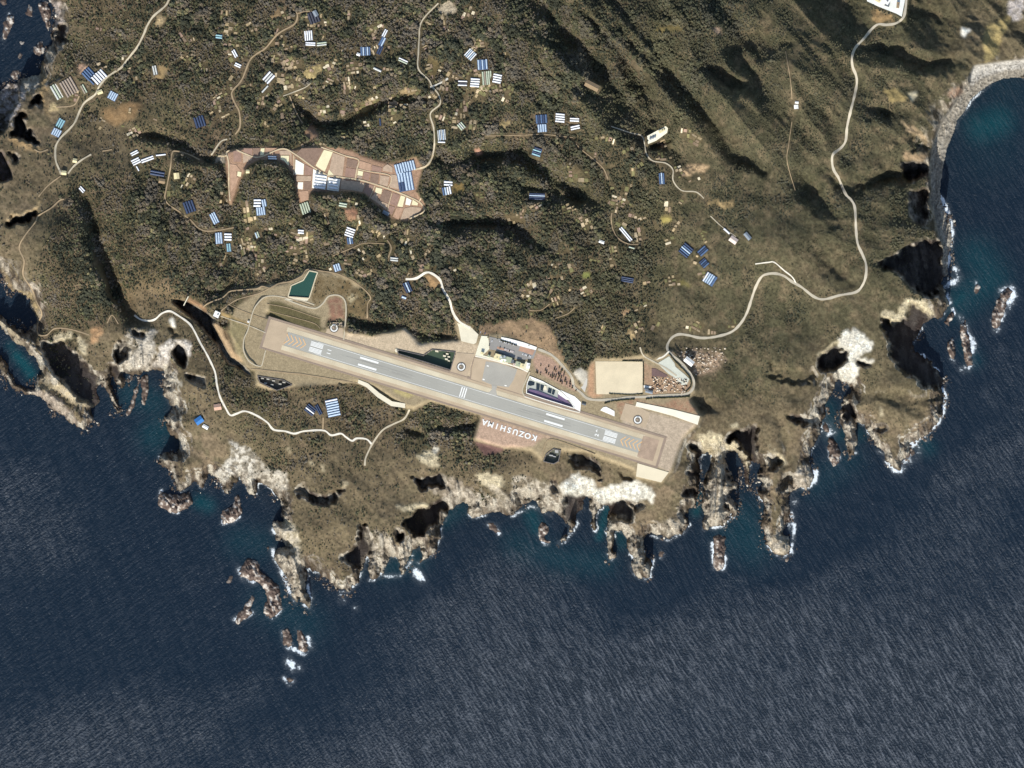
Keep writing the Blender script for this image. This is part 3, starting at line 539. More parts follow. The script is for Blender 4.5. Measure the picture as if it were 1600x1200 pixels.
for x, y, a, L, w, rf, lab in HOUSES:
    c, s = math.cos(R(a)), math.sin(R(a)); hpads.append([(x + u * c - v * s, y + u * s + v * c) for u, v in ((-L / 2 - 1, -w / 2 - 1), (L / 2 + 1, -w / 2 - 1), (L / 2 + 1, w / 2 + 1), (-L / 2 - 1, w / 2 + 1))])
YARD = C_((845, 850), (900, 820), (960, 788), (975, 800), (970, 830), (900, 880), (850, 900))
TOWN = [(1345, -40), (1395, -40), (1416, -10), (1409, 26), (1400, 21), (1372, 10), (1355, 2)]
GHZ = {}
allpads = [(q, 1.0) for q in pads] + [(q, 1.0) for q in hpads] + [(YARD, 1.5), (TOWN, 1.5)]
for k, (q, r) in enumerate(allpads):
    cx = sum(p[0] for p in q) / len(q); cy = sum(p[1] for p in q) / len(q)
    z = max(hz(cx, cy), max(hz(*p) for p in q) - 4) if k < len(pads) + len(hpads) else hz(cx, cy) + (8 if q is YARD else 12)
    sl, dd = None, None
    big = [(cx + (p[0] - cx) * 1.25, cy + (p[1] - cy) * 1.25) for p in q]
    sl, m = blur_in(big, r); m = np.clip(m * 1.6, 0, 1); Hh[sl] = Hh[sl] * (1 - m) + z * m; GHZ[k] = z

# ------------------------------------------------------------------ ground colour and plant cover
vc = [(60, 180, .15), (60, 260, .2), (50, 330, .2), (20, 380, .1), (130, 60, .6), (200, 100, .95), (250, 200, .6), (200, 195, .4), (170, 240, .35), (300, 60, .9), (500, 100, 1), (700, 80, 1), (900, 80, 1), (1050, 50, .95), (1150, 150, .85), (1150, 300, .9), (1220, 330, .5), (1240, 420, .35),
      (1260, 120, .85), (1280, 250, .8), (1380, 150, .9), (1400, 50, .75), (1440, 250, .65), (1390, 330, .95), (1400, 400, .8), (1480, 60, .5), (1560, 60, .3), (1530, 50, .2), (1290, 500, .6), (1230, 500, .65), (1150, 600, .8), (1200, 650, .35), (1350, 520, .4), (1400, 620, .3), (1400, 680, .2), (1260, 620, .4),
      (1240, 680, .12), (1110, 680, .15), (1060, 720, .15), (1050, 620, .2), (900, 400, 1), (800, 350, 1), (700, 450, 1), (900, 500, 1), (600, 400, 1), (500, 400, 1), (400, 340, 1), (300, 330, .95), (190, 350, 1), (130, 340, 1.1), (180, 410, 1.1), (260, 400, 1), (230, 425, .8), (232, 465, .3), (320, 420, .8), (100, 400, 1.15), (80, 480, 1.1), (150, 470, 1.1), (70, 430, .9), (45, 420, .15),
      (50, 350, .2), (165, 540, .15), (250, 520, .2), (320, 560, .5), (300, 620, .35), (350, 590, .6), (330, 700, .1), (420, 650, .6), (470, 690, .55), (520, 620, .65), (600, 650, .65), (700, 660, .95), (560, 720, .4), (500, 720, .4), (620, 740, .4), (560, 800, .3), (480, 820, .34), (530, 870, .2), (650, 760, .25),
      (740, 700, .6), (800, 720, .4), (850, 740, .15), (1000, 780, .1), (1250, 590, .3), (1180, 500, .75), (1290, 560, .3)]
VEG = idw(vc, 3.0)
VEG = VEG + 0.22 * fbm(GX, GY, 40, 4, 120)
VEG *= np.clip((d - 6) / 18, 0, 1)
VEG = np.clip(VEG, 0, 1.05)
def lerp3(a, b, t): return a * (1 - t[..., None]) + b * t[..., None]
cA = np.array
n1 = np.clip(0.5 + 0.9 * fbm(GX, GY, 55, 5, 140), 0, 1); n2 = np.clip(0.5 + 1.0 * fbm(GX, GY, 12, 4, 150), 0, 1); n3 = np.clip(0.5 + 1.1 * fbm(GX, GY, 3.2, 2, 160), 0, 1)
grass = lerp3(cA(S(102, 91, 71)), cA(S(132, 114, 91)), n1); grass = lerp3(grass, cA(S(98, 90, 68)), np.clip(n2 * 1.7 - 0.55, 0, .9))
floor = lerp3(cA(S(88, 76, 58)), cA(S(84, 80, 56)), n1); floor = lerp3(floor, cA(S(112, 96, 76)), np.clip(n2 * 1.2 - 0.5, 0, 1))
ALB = lerp3(grass, floor, np.clip(VEG * 1.5, 0, 1))
eastg = np.clip((GX - 880) / 260, 0, 1) * np.clip((640 - GY) / 60, 0, 1) * np.clip(VEG * 2.2 - .2, 0, 1)
ALB = lerp3(ALB, lerp3(cA(S(76, 73, 54)), cA(S(100, 89, 68)), np.clip(n2 * 1.3 - .4, 0, 1)), eastg * .85)
ALB *= (0.74 + 0.52 * n3)[..., None]
ROCKP = np.zeros((NY, NX))
def paint(pts, col, r=1.5, a=1.0, mott=0.0, veg=0.0, seed=200):
    sl, m = blur_in(pts, r, 3.0 if mott >= .2 else 0)
    m = m * a
    if mott > 0:
        ROCKP[sl] = np.maximum(ROCKP[sl], np.clip(m, 0, 1) * np.clip(sum(col) / 1.2 - .3, 0, .8) * (1 if mott >= .2 else 0))
        mm = np.clip(0.5 + fbm(GX[sl], GY[sl], 5, 3, seed) * 2.6, 0, 1); m = m * (1 - mott + mott * mm)
    ALB[sl] = ALB[sl] * (1 - m[..., None]) + cA(col) * (0.9 + 0.2 * n3[sl])[..., None] * m[..., None]
    if veg is not None: VEG[sl] = VEG[sl] * (1 - np.clip(m * 1.6, 0, 1)) + veg * np.clip(m * 1.6, 0, 1)
# coastal rock: by slope and nearness to the sea
gyy, gxx = np.gradient(Hh, G * M); slope = np.hypot(gxx, gyy)
rk = np.clip(0.5 + 1.4 * fbm(GX, GY, 7, 4, 170, ang=R(78), stretch=2.2), 0, 1)
southw = np.clip((GY - 440) / 80, 0, 1)
rockc = lerp3(cA(S(88, 77, 68)), cA(S(190, 177, 156)), np.clip(rk * 1.6 - 0.24, 0, 1)); rk2 = np.clip(0.5 + 1.5 * fbm(GX, GY, 3.4, 2, 176, ang=R(80), stretch=1.8), 0, 1)
rockc *= (.62 + .72 * rk2)[..., None]
rockc = lerp3(rockc, cA(S(222, 212, 190)), np.clip(rk * 2.4 - 1.5, 0, 1) * southw)
rw = np.clip((np.clip(slope, 0, 3) - 0.75) / 0.5, 0, 1) * np.clip(1.6 - d / 34, 0, 1) + np.clip(1.5 - d / 7.5, 0, 1)
rw = np.clip(rw, 0, 1) * np.clip(0.55 + rk, 0, 1)
inp = np.zeros((NY, NX))
for pts, dep, r in PITS:
    if dep >= 20:
        sl, m = blur_in(pts, 3); inp[sl] = np.maximum(inp[sl], m)
rw = np.maximum(rw, np.clip(inp * 1.4, 0, 1) * np.clip(slope * 1.2, 0.25, 1))
rw *= ~AM
ALB = lerp3(ALB, rockc, rw); VEG *= (1 - rw)
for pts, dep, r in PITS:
    if dep >= 35:  # deep pit floors painted dark grey to strengthen the shade in them
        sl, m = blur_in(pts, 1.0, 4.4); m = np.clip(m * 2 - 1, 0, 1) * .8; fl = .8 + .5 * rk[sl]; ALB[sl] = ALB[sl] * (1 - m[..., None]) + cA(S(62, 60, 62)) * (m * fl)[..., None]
wet = np.clip(1 - (Hh - 1.5) / 4, 0, 1) * np.clip(1.2 - smooth_coast * 2, 0, 1)
ALB = lerp3(ALB, cA(S(62, 50, 44)), wet * 0.8)
# left shore boulders and the pebble beach
paint(A_((-40, 540), (110, 520), (160, 560), (130, 700), (60, 740), (70, 790), (20, 830), (-40, 800)), S(196, 186, 178), 2, 0.9, 0.85)
paint(A_((300, 0), (380, 0), (400, 100), (400, 170), (345, 165), (340, 100)), S(205, 190, 176), 2, 0.9, 0.7)
paint(A_((-40, 940), (30, 960), (60, 1060), (80, 1110), (20, 1130), (-40, 1080)), S(150, 135, 128), 2, 0.9, 0.7)
paint(A_((150, 480), (230, 460), (240, 520), (190, 580), (140, 560)), S(205, 196, 178), 2, 0.8, 0.7)
BEACH = D_((1680, 360), (1600, 375), (1480, 385), (1380, 400), (1290, 410), (1265, 470), (1262, 520), (1215, 560), (1170, 640), (1110, 730), (1070, 790), (1040, 880), (1020, 960), (1012, 1100), (1022, 1200)) + H_((1010, 60), (1030, 110), (1050, 200), (1070, 290), (1095, 330), (1095, 520), (1120, 520), (1140, 330), (1160, 200), (1110, 100), (1075, 0)) + D_((1095, 1100), (1115, 1000), (1140, 880), (1180, 780), (1240, 710), (1280, 630), (1340, 575), (1420, 520), (1500, 492), (1600, 480), (1690, 480))
paint(BEACH, S(176, 168, 152), 1.2, 1.0, 0.0, 0); bs_, bm2_ = blur_in(BEACH, 1); ROCKP[bs_] = np.maximum(ROCKP[bs_], bm2_ * .65)
paint(D_((1290, 415), (1480, 388), (1680, 365), (1680, 420), (1480, 440), (1330, 490), (1270, 540), (1262, 480)), S(214, 210, 200), 1.5, 0.8)
paint(D_((1110, 740), (1180, 660), (1230, 640), (1180, 740), (1110, 860), (1060, 1000), (1040, 1000), (1050, 880)), S(196, 186, 168), 1.2, 0.7, 0.6)
paint(D_((1500, 0), (1600, 0), (1600, 130), (1540, 130), (1490, 90)), S(205, 196, 188), 2, 0.9, 0.4)
paint(D_((1380, 160), (1490, 100), (1505, 130), (1450, 240), (1430, 360), (1350, 390), (1350, 260)), S(166, 148, 100), 2, 0.9, 0.2)
bsl, bm_ = blur_in(BEACH, 2.5); bk = np.clip(bm_ * 1.5, 0, 1)
Hh[bsl] = np.where(d[bsl] > 0, Hh[bsl] * (1 - bk) + (1.2 + 0.22 * np.clip(d[bsl], 0, 40) + 1.6 * fbm(GX[bsl], GY[bsl], 3.5, 2, 190) + 2.2 * np.clip(fbm(GX[bsl], GY[bsl], 9, 2, 192, ang=R(85), stretch=2.5, ridged=True), 0, 1)) * bk, Hh[bsl])
WH = S(252, 246, 226); CR = S(226, 210, 172); TN = S(190, 162, 128)
for pts, col, r, a, mo in [
    (H_((440, 920), (480, 870), (540, 858), (590, 880), (605, 915), (645, 960), (635, 1000), (570, 1020), (540, 1060), (565, 1130), (545, 1190), (445, 1190), (430, 1130), (480, 1080), (490, 1010), (440, 970)), WH, 0.9, 1, .3),
    (H_((700, 775), (730, 740), (790, 760), (850, 680), (920, 670), (1000, 690), (1030, 740), (1015, 775), (960, 750), (900, 705), (860, 790), (790, 832), (745, 800)), CR, 1.2, 1, .35),
    (H_((310, 1010), (440, 930), (450, 945), (400, 985), (320, 1025)), CR, 1.2, .8, .5), (H_((560, 1035), (670, 1050), (660, 1070), (580, 1060)), WH, 1, .8, .3),
    (K_((320, 625), (370, 575), (410, 560), (450, 565), (500, 610), (520, 660), (600, 640), (680, 612), (780, 612), (850, 650), (890, 710), (880, 755), (840, 720), (780, 720), (720, 730), (640, 735), (560, 740), (500, 705), (330, 690), (290, 660)), WH, 1, 1, .38),
    (K_((1160, 312), (1320, 312), (1340, 360), (1290, 400), (1330, 430), (1300, 480), (1240, 480), (1200, 420), (1170, 350)), CR, 1.5, .95, .4), (K_((1330, 370), (1440, 370), (1470, 440), (1480, 600), (1455, 500), (1400, 420), (1340, 400)), CR, 1.5, .9, .5), (K_((1350, 250), (1400, 245), (1410, 275), (1360, 280)), CR, 1.5, .8, .3),
    (J_((1000, 470), (1040, 415), (1140, 390), (1142, 500), (1110, 520), (1060, 490)), CR, 1.2, .95, .4), (J_((1100, 395), (1142, 390), (1142, 440), (1110, 440)), WH, 1, .8, .2),
    (I_((1440, 360), (1500, 380), (1560, 420), (1610, 440), (1610, 600), (1560, 640), (1500, 580), (1430, 560), (1400, 620), (1340, 560), (1400, 500), (1450, 440)), S(222, 214, 196), 2, .95, .75),
    (J_((0, 430), (60, 500), (180, 560), (220, 660), (150, 680), (60, 620), (0, 590)), S(206, 196, 176), 2, .9, .75), (J_((165, 850), (230, 870), (280, 1000), (290, 1060), (200, 1020), (150, 920)), CR, 1.5, .8, .6), (J_((310, 475), (360, 480), (340, 495)), CR, 1, .7, .2), (J_((395, 505), (430, 515), (430, 555)), CR, 1, .6, .2), (J_((170, 410), (210, 405), (215, 430)), CR, 1, .6, .2), (J_((540, 590), (570, 620), (550, 650)), CR, 1, .8, .2),
    (J_((880, 750), (1000, 740), (1080, 745), (1060, 770), (960, 790), (890, 780)), CR, 1.5, .8, .5), (J_((1360, 560), (1440, 560), (1550, 570), (1550, 640), (1480, 650), (1420, 620)), CR, 1.5, .95, .3), (J_((980, 620), (1180, 560), (1300, 620), (1280, 690), (1100, 690)), S(190, 176, 155), 2, .6, .6), (J_((1290, 590), (1500, 620), (1600, 740), (1540, 790), (1440, 620)), S(205, 192, 168), 2, .7, .6),
    (E_((900, 880), (960, 860), (975, 1000), (930, 1080), (860, 1100), (800, 1060), (860, 960)), S(232, 224, 208), 1.5, .95, .6), (E_((1050, 930), (1130, 920), (1195, 940), (1190, 1030), (1150, 1010), (1100, 950), (1060, 1000), (1030, 1100), (970, 1080), (1000, 980)), S(232, 222, 206), 1.5, .95, .55),
    (E_((1055, 795), (1085, 785), (1097, 850), (1075, 840)), WH, .9, 1, .1), (E_((490, 890), (530, 930), (552, 990), (540, 1030), (510, 980)), CR, 1, .95, .2), (E_((330, 890), (430, 872), (440, 920), (400, 930), (350, 950)), CR, 1.5, .8, .4), (E_((555, 860), (640, 840), (620, 930), (570, 960)), S(190, 150, 110), 1.5, .8, .4),
    (E_((0, 780), (60, 840), (140, 940), (200, 1010), (260, 1100), (330, 1190), (280, 1190), (200, 1060), (120, 960), (0, 830)), S(196, 180, 150), 1.5, .85, .3), (I_((230, 0), (330, 0), (470, 70), (560, 120), (600, 130), (560, 150), (460, 110), (400, 90), (300, 40)), S(206, 188, 152), 1.2, .9, .4), (I_((150, 20), (260, 30), (400, 110), (440, 190), (500, 250), (470, 260), (380, 180), (280, 130), (200, 60)), S(196, 180, 160), 1.5, .8, .6),
    (E_((60, 600), (190, 620), (230, 700), (260, 780), (230, 800), (200, 700), (110, 640)), S(196, 172, 126), 1.5, .9, .3), (E_((0, 460), (60, 560), (90, 600), (60, 600), (0, 500)), S(190, 165, 120), 1.5, .8, .3), (A_((60, 850), (160, 900), (240, 930), (290, 940), (250, 960), (120, 920), (60, 900)), S(190, 158, 112), 2, .8, .3), (A_((255, 380), (280, 380), (290, 560), (300, 680), (330, 740), (270, 700), (255, 560)), S(172, 146, 106), 2, .8, .3), (A_((330, 640), (370, 660), (350, 700), (310, 700)), S(210, 188, 140), 1.5, .9, .3),
    (E_((50, 150), (200, 100), (250, 60), (230, 110), (120, 150), (55, 165)), S(206, 180, 136), 1.5, .8, .3), (L_((280, 480), (300, 480), (240, 560), (200, 660), (150, 660), (180, 560)), S(186, 172, 152), 1.5, .9, .6), (L_((700, 150), (720, 160), (715, 210), (690, 210)), CR, 1, .8, .3), (L_((0, 980), (130, 950), (140, 1010), (90, 1070), (20, 1030)), S(206, 190, 162), 1.5, .9, .5), (L_((0, 380), (40, 430), (90, 450), (110, 500), (80, 520)), CR, 1.2, .8, .4),
    (D_((1210, 170), (1240, 180), (1275, 185), (1240, 210), (1230, 235), (1205, 220)), WH, 1, 1, .1), (D_((870, 585), (930, 570), (930, 600), (900, 640), (885, 610)), CR, 1, .9, .1), (D_((720, 560), (780, 560), (880, 600), (870, 640), (760, 640)), S(150, 132, 88), 3, .8, .2), (D_((820, 745), (900, 800), (1000, 860), (1000, 885), (920, 850), (850, 790)), S(186, 160, 124), 1.5, .9, .4), (D_((660, 60), (760, 100), (800, 130), (700, 150), (650, 130)), S(160, 132, 92), 3, .8, .2),
    (D_((860, 960), (1000, 960), (990, 1010), (860, 1010)), S(166, 140, 108), 3, .8, .3), (D_((1130, 550), (1210, 560), (1200, 600), (1130, 600)), S(176, 142, 116), 2, .8, .4), (C_((1055, 1065), (1100, 1030), (1250, 1050), (1200, 1080), (1090, 1100)), S(214, 182, 140), 1.5, .95, .35), (C_((900, 150), (1050, 160), (1050, 200), (900, 200)), S(140, 122, 76), 4, .8, .2), (C_((1240, 165), (1300, 180), (1320, 235), (1280, 220)), S(206, 176, 150), 1.2, .7, .3),
    (B_((1130, 40), (1200, 10), (1250, 50), (1230, 90), (1160, 80)), S(226, 208, 176), 1.5, .95, .35), (B_((300, 460), (330, 410), (400, 400), (400, 460), (340, 495)), S(200, 178, 124), 1.5, .95, .35), (B_((630, 680), (720, 620), (740, 640), (680, 700)), S(186, 164, 112), 2, .9, .3), (B_((880, 580), (960, 545), (1020, 570), (960, 600)), S(176, 152, 112), 2, .8, .3), (B_((1060, 400), (1080, 350), (1140, 380), (1140, 460), (1090, 480)), S(120, 104, 68), 3, .8, .2),
    (B_((300, 800), (330, 760), (390, 850), (330, 890)), S(168, 134, 108), 2, .9, .3), (B_((1500, 780), (1560, 745), (1600, 765), (1540, 790)), S(190, 168, 118), 1.5, .9, .2), (B_((1360, 930), (1400, 930), (1420, 960), (1380, 970)), S(196, 150, 124), 1, .9, .1), (B_((1240, 1130), (1300, 1130), (1300, 1200), (1240, 1200)), S(170, 142, 86), 1.5, .9, .3), (B_((80, 120), (120, 60), (190, 60), (150, 110)), S(160, 134, 98), 1.5, .9, .4),
    (A_((480, 410), (510, 400), (545, 415), (540, 450), (500, 460)), S(216, 174, 140), 1, .95, .1), (A_((970, 450), (1000, 400), (1050, 430), (1010, 520), (970, 500)), S(150, 128, 90), 2, .9, .3), (A_((640, 700), (800, 640), (880, 640), (820, 740), (720, 790), (640, 760)), S(140, 112, 78), 4, .8, .2), (A_((960, 130), (1010, 100), (1030, 120), (1020, 160), (980, 155)), S(196, 172, 130), 1.2, .9, .3),
    (G_((680, 740), (720, 720), (740, 750), (710, 780)), S(214, 178, 136), 1.2, .95, .25), (G_((730, 840), (770, 900), (760, 920), (730, 900)), S(206, 178, 130), 1.2, .9, .3), (G_((1200, 60), (1290, 60), (1400, 50), (1380, 90), (1300, 100)), S(186, 158, 112), 2, .7, .5), (G_((930, 160), (980, 140), (990, 190), (950, 210)), S(176, 160, 92), 1.5, .9, .3), (G_((440, 500), (490, 500), (490, 540), (440, 540)), S(126, 130, 72), 1.5, .9, .1), (G_((1000, 560), (1090, 540), (1110, 590), (1030, 590)), S(120, 110, 66), 3, .7, .2),
    (F_((1070, 520), (1130, 520), (1160, 570), (1160, 610), (1110, 600), (1070, 560)), S(168, 136, 96), 1.5, .95, .2), (F_((560, 640), (620, 625), (640, 660), (590, 690), (590, 715), (570, 690)), S(238, 226, 186), .8, 1, .15), (F_((560, 110), (640, 90), (650, 150), (590, 180), (550, 150)), S(176, 132, 104), 2, .9, .4), (F_((260, 0), (320, 0), (320, 60), (280, 70)), S(178, 140, 112), 1.5, .9, .2), (F_((600, 990), (640, 980)), S(1, 1, 1), 1, 0, 0)]:
    if len(pts) > 2: paint(pts, col, r, a, mo)
for pts in (K_((0, 580), (60, 560), (160, 600), (300, 650), (330, 720), (300, 800), (200, 790), (120, 720), (0, 760)), K_((480, 720), (560, 740), (540, 800), (520, 900), (490, 800)), K_((600, 850), (700, 800), (740, 900), (760, 1050), (800, 980), (900, 900), (1090, 800), (1080, 900), (980, 960), (860, 960), (800, 1190), (740, 1100), (700, 900), (630, 1000), (600, 1080)),
    J_((1160, 700), (1300, 660), (1460, 700), (1500, 810), (1340, 830), (1290, 740), (1200, 740)), J_((1180, 860), (1280, 800), (1180, 960), (1130, 1000)), M_((1090, 120), (1240, 140), (1290, 260), (1190, 320), (1120, 400)), M_((1300, 160), (1420, 180), (1320, 370)), M_((500, 80), (640, 100), (690, 260), (720, 400), (740, 590), (620, 520), (540, 280)),
    R_((140, 340), (280, 330), (330, 480), (380, 610), (300, 860), (100, 900), (100, 680)), R_((560, 900), (640, 1000), (780, 1000), (760, 1110), (640, 1110)), R_((820, 460), (930, 430), (960, 540), (900, 620), (820, 600)), L_((460, 180), (540, 220), (550, 430), (490, 360)), L_((640, 330), (700, 380), (790, 470), (830, 520), (760, 500)), N_((980, 560), (1210, 560), (1200, 880), (1000, 880), (930, 760)), N_((1280, 880), (1330, 900), (1370, 1180), (1290, 1080))):
    paint(pts, S(208, 196, 174), 1.2, .8, .8, None)
# airport ground
AG = S(186, 160, 127)
paint(AIR, S(154, 138, 108), 2, 1, .0)
paint(F_((560, 880), (720, 905), (900, 880), (930, 850), (980, 900), (1020, 945), (1270, 930), (1400, 960), (1360, 1180), (1210, 1120), (880, 1000), (540, 960)) + [], S(192, 172, 142), 1.5)
paint(K_((690, 210), (700, 130), (870, 175), (1160, 255), (1110, 285), (1060, 360), (1035, 440), (985, 552), (900, 510), (700, 380)), S(180, 162, 138), 1.2)
paint(T_((960, 470), (1010, 370), (1180, 430), (1300, 560), (1490, 800), (1440, 810), (1000, 590)), S(172, 142, 120), 1.0)
paint(T_((350, 60), (700, 0), (1000, 0), (1150, 100), (1250, 300), (1330, 480), (1180, 390), (1020, 310), (600, 160), (350, 150)), S(150, 126, 98), 2.0, 1, .25, .15)
paint(T_((1420, 600), (1500, 540), (1590, 600), (1570, 760), (1500, 700)), S(190, 182, 164), 1.2)
paint(Q_((1040, 90), (1110, 60), (1600, 60), (1700, 180), (1600, 300), (1500, 330), (1400, 370), (1330, 330), (1200, 190)), S(170, 146, 120), 1.6, 1, .6, .12)
paint(Q_((860, 260), (1040, 340), (1300, 440), (1290, 520), (1180, 545), (960, 555), (830, 560), (780, 450), (770, 200)), S(166, 136, 108), 1.2, 1, .3, .0)
paint(Q_((150, 240), (210, 180), (210, 540), (330, 560), (200, 600), (130, 560)), S(184, 146, 112), 1.2)
paint(Q_((440, 640), (700, 600), (800, 630), (1000, 660), (1270, 600), (1420, 800), (1000, 720), (680, 650), (560, 680), (500, 840)), S(158, 124, 98), 1.5, 1, .5)
paint(O_((330, 560), (450, 570), (900, 740), (980, 770), (960, 820), (980, 960), (700, 880), (340, 770), (320, 690)), S(98, 90, 62), 1.2)
paint(O_((1060, 640), (1090, 530), (1180, 510), (1250, 580), (1250, 790), (1080, 800)), S(136, 104, 84), 1.0, 1, .3)
paint(O_((930, 230), (1150, 260), (1430, 400), (1560, 600), (1540, 760), (1300, 700), (1270, 540), (1160, 480), (1050, 510), (960, 620), (860, 620), (830, 540)), S(112, 96, 68), 2, 1, .3, .25)
paint(W_((690, 380), (1060, 530), (1030, 560), (690, 440)), S(150, 128, 88), 1.0)
paint(W_((790, 470), (1020, 560), (960, 760), (1000, 1000), (880, 860), (800, 640)), S(138, 126, 92), 1.5, 1, .2)
paint(W_((570, 530), (650, 530), (760, 680), (840, 880), (960, 990), (940, 1010), (820, 960), (740, 840), (640, 660)), S(180, 152, 116), .8, 1, .1)
paint(W_((280, 190), (480, 320), (520, 400), (420, 330), (260, 250)), S(150, 118, 88), .8, 1, .1)
paint(J_((860, 15), (960, 40), (1000, 60), (950, 90), (860, 50)), S(176, 160, 110), 1.2)
paint(X_((300, 270), (1240, 550), (1300, 600), (1150, 560), (1000, 690), (620, 705), (400, 655), (200, 575)), S(180, 152, 128), .8, 1)
paint(X_((180, 620), (400, 665), (600, 720), (580, 760), (330, 820)), S(110, 84, 76), 1.0, 1)
paint(W_((0, 0), (10, 0), (0, 10)), AG, 1, 0)
paint(V_((0, 200), (110, 190), (120, 300), (40, 280), (0, 250)), S(226, 212, 184), 1.2, .9, .2)
paint(FIELD, S(166, 134, 108), 0.8)
sl, dd = polydist(E_((640, 560), (800, 600), (1000, 640), (1100, 700)), 60)
ALB[sl] = ALB[sl] * (1 - 0.35 * np.exp(-(dd / 22) ** 2))[..., None] + cA(S(152, 128, 94)) * 0.35 * np.exp(-(dd / 22) ** 2)[..., None]
# scattered small farm clearings
CLR = []
zones = [((90, 30, 330, 240), 26), ((340, 20, 560, 180), 60), ((400, 120, 800, 240), 60), ((560, 20, 800, 180), 40), ((330, 300, 640, 430), 70), ((880, 200, 1120, 330), 34), ((800, 300, 1160, 520), 70), ((640, 270, 780, 440), 12), ((120, 240, 300, 330), 8)]
cr = random.Random(5)
pal = [S(196, 172, 130), S(182, 156, 112), S(170, 140, 108), S(146, 138, 84), S(176, 140, 116), S(214, 196, 156), S(132, 120, 78), S(190, 166, 122)]
for (xa, ya, xb, yb), n in zones:
    for _ in range(int(n * 1.15)):
        x, y = cr.uniform(xa, xb), cr.uniform(ya, yb)
        if fbm(np.array([x]), np.array([y]), 60, 2, 300)[0] < -0.15: continue
        a = cr.uniform(-.6, .6) + cr.choice([0, 1.57]); c, s_ = math.cos(a), math.sin(a); nu, nv = cr.choice([1, 1, 2, 2, 3, 4]), cr.choice([1, 1, 2, 3]); L, w = cr.uniform(3.6, 7.5), cr.uniform(3, 5)
        hw, hh_ = nu * (L + 1.4) / 2 + .8, nv * (w + 1.3) / 2 + .8
        paint([(x + u * c - v * s_, y + u * s_ + v * c) for u, v in ((-hw, -hh_), (hw, -hh_), (hw, hh_), (-hw, hh_))], S(96, 84, 60), 0, .5, .15, 0.0, 310)
        for iu in range(nu):
            for iv in range(nv):
                if cr.random() < .24: continue
                u, v = (iu - (nu - 1) / 2) * (L + 1.4) + cr.uniform(-1.2, 1.2), (iv - (nv - 1) / 2) * (w + 1.3) + cr.uniform(-.9, .9); h = L / 2 * cr.uniform(.6, 1.35)
                CLR.append(([(x + (u - h) * c - v * s_, y + (u - h) * s_ + v * c), (x + (u + h) * c - v * s_, y + (u + h) * s_ + v * c)], w * cr.uniform(.55, 1.2), cr.choice([0, 1, 1, 2, 2, 3, 3, 4, 5, 6, 6, 7, 7])))
for q in pads + hpads + [YARD, TOWN]:
    sl, m = blur_in(q, 1.2); VEG[sl] *= 1 - np.clip(m * 2.5, 0, 1)
VEG[roadD < 2.6] = 0
for pts in (POND, POND2, BAS3, BAS4, BAS5): VEG[fill(pts)] = 0
for pts in (A_((-60, 540), (60, 520), (110, 530), (110, 620), (60, 720), (40, 790), (10, 830), (-60, 830)), A_((300, -60), (345, 0), (350, 60), (340, 160), (300, 170), (280, 0)), A_((-60, 930), (10, 950), (60, 1060), (70, 1110), (20, 1130), (-60, 1120))):
    sl, m = blur_in(pts, 3); m = np.clip(m * 1.3, 0, 1); Hh[sl] = np.where(d[sl] > 0, Hh[sl] * (1 - m) + m * (2.0 + 0.1 * d[sl] + 4.5 * np.clip(fbm(GX[sl], GY[sl], 5, 3, 180, ridged=True), 0, 1)), Hh[sl])
# ------------------------------------------------------------------ ground mesh
keep = d > -7.5
q = keep[:-1, :-1] & keep[1:, :-1] & keep[:-1, 1:] & keep[1:, 1:]
idx = -np.ones((NY, NX), int); used = np.zeros((NY, NX), bool)
used[:-1, :-1] |= q; used[1:, :-1] |= q; used[:-1, 1:] |= q; used[1:, 1:] |= q
idx[used] = np.arange(used.sum())
kk = M * (1 - Hh / HC)
co = np.stack([(GX - 800) * kk, (600 - GY) * kk, Hh], -1)[used]
def grid_mesh(name, co, quads):
    me = bpy.data.meshes.new(name)
    me.vertices.add(len(co)); me.vertices.foreach_set('co', np.ascontiguousarray(co, np.float32).ravel())
    me.loops.add(quads.size); me.loops.foreach_set('vertex_index', quads.astype(np.int32).ravel())
    me.polygons.add(len(quads)); me.polygons.foreach_set('loop_start', np.arange(0, quads.size, 4, dtype=np.int32)); me.polygons.foreach_set('loop_total', np.full(len(quads), 4, np.int32))
    me.polygons.foreach_set('use_smooth', np.ones(len(quads), bool)); me.update(); return me
qa = np.stack([idx[:-1, :-1][q], idx[1:, :-1][q], idx[1:, 1:][q], idx[:-1, 1:][q]], -1)
me = grid_mesh('ground', co, qa)
def color_attr(me, name, rgb):
    at = me.attributes.new(name, 'FLOAT_COLOR', 'POINT')
    c = np.ones((len(rgb), 4), np.float32); c[:, :3] = rgb; at.data.foreach_set('color', c.ravel())
RKM = np.clip(np.maximum(rw, ROCKP), 0, 1) * (~AM)
color_attr(me, 'albedo', np.clip(ALB, 0, 0.9)[used]); color_attr(me, 'relief', np.repeat(RKM[used][:, None], 3, 1))
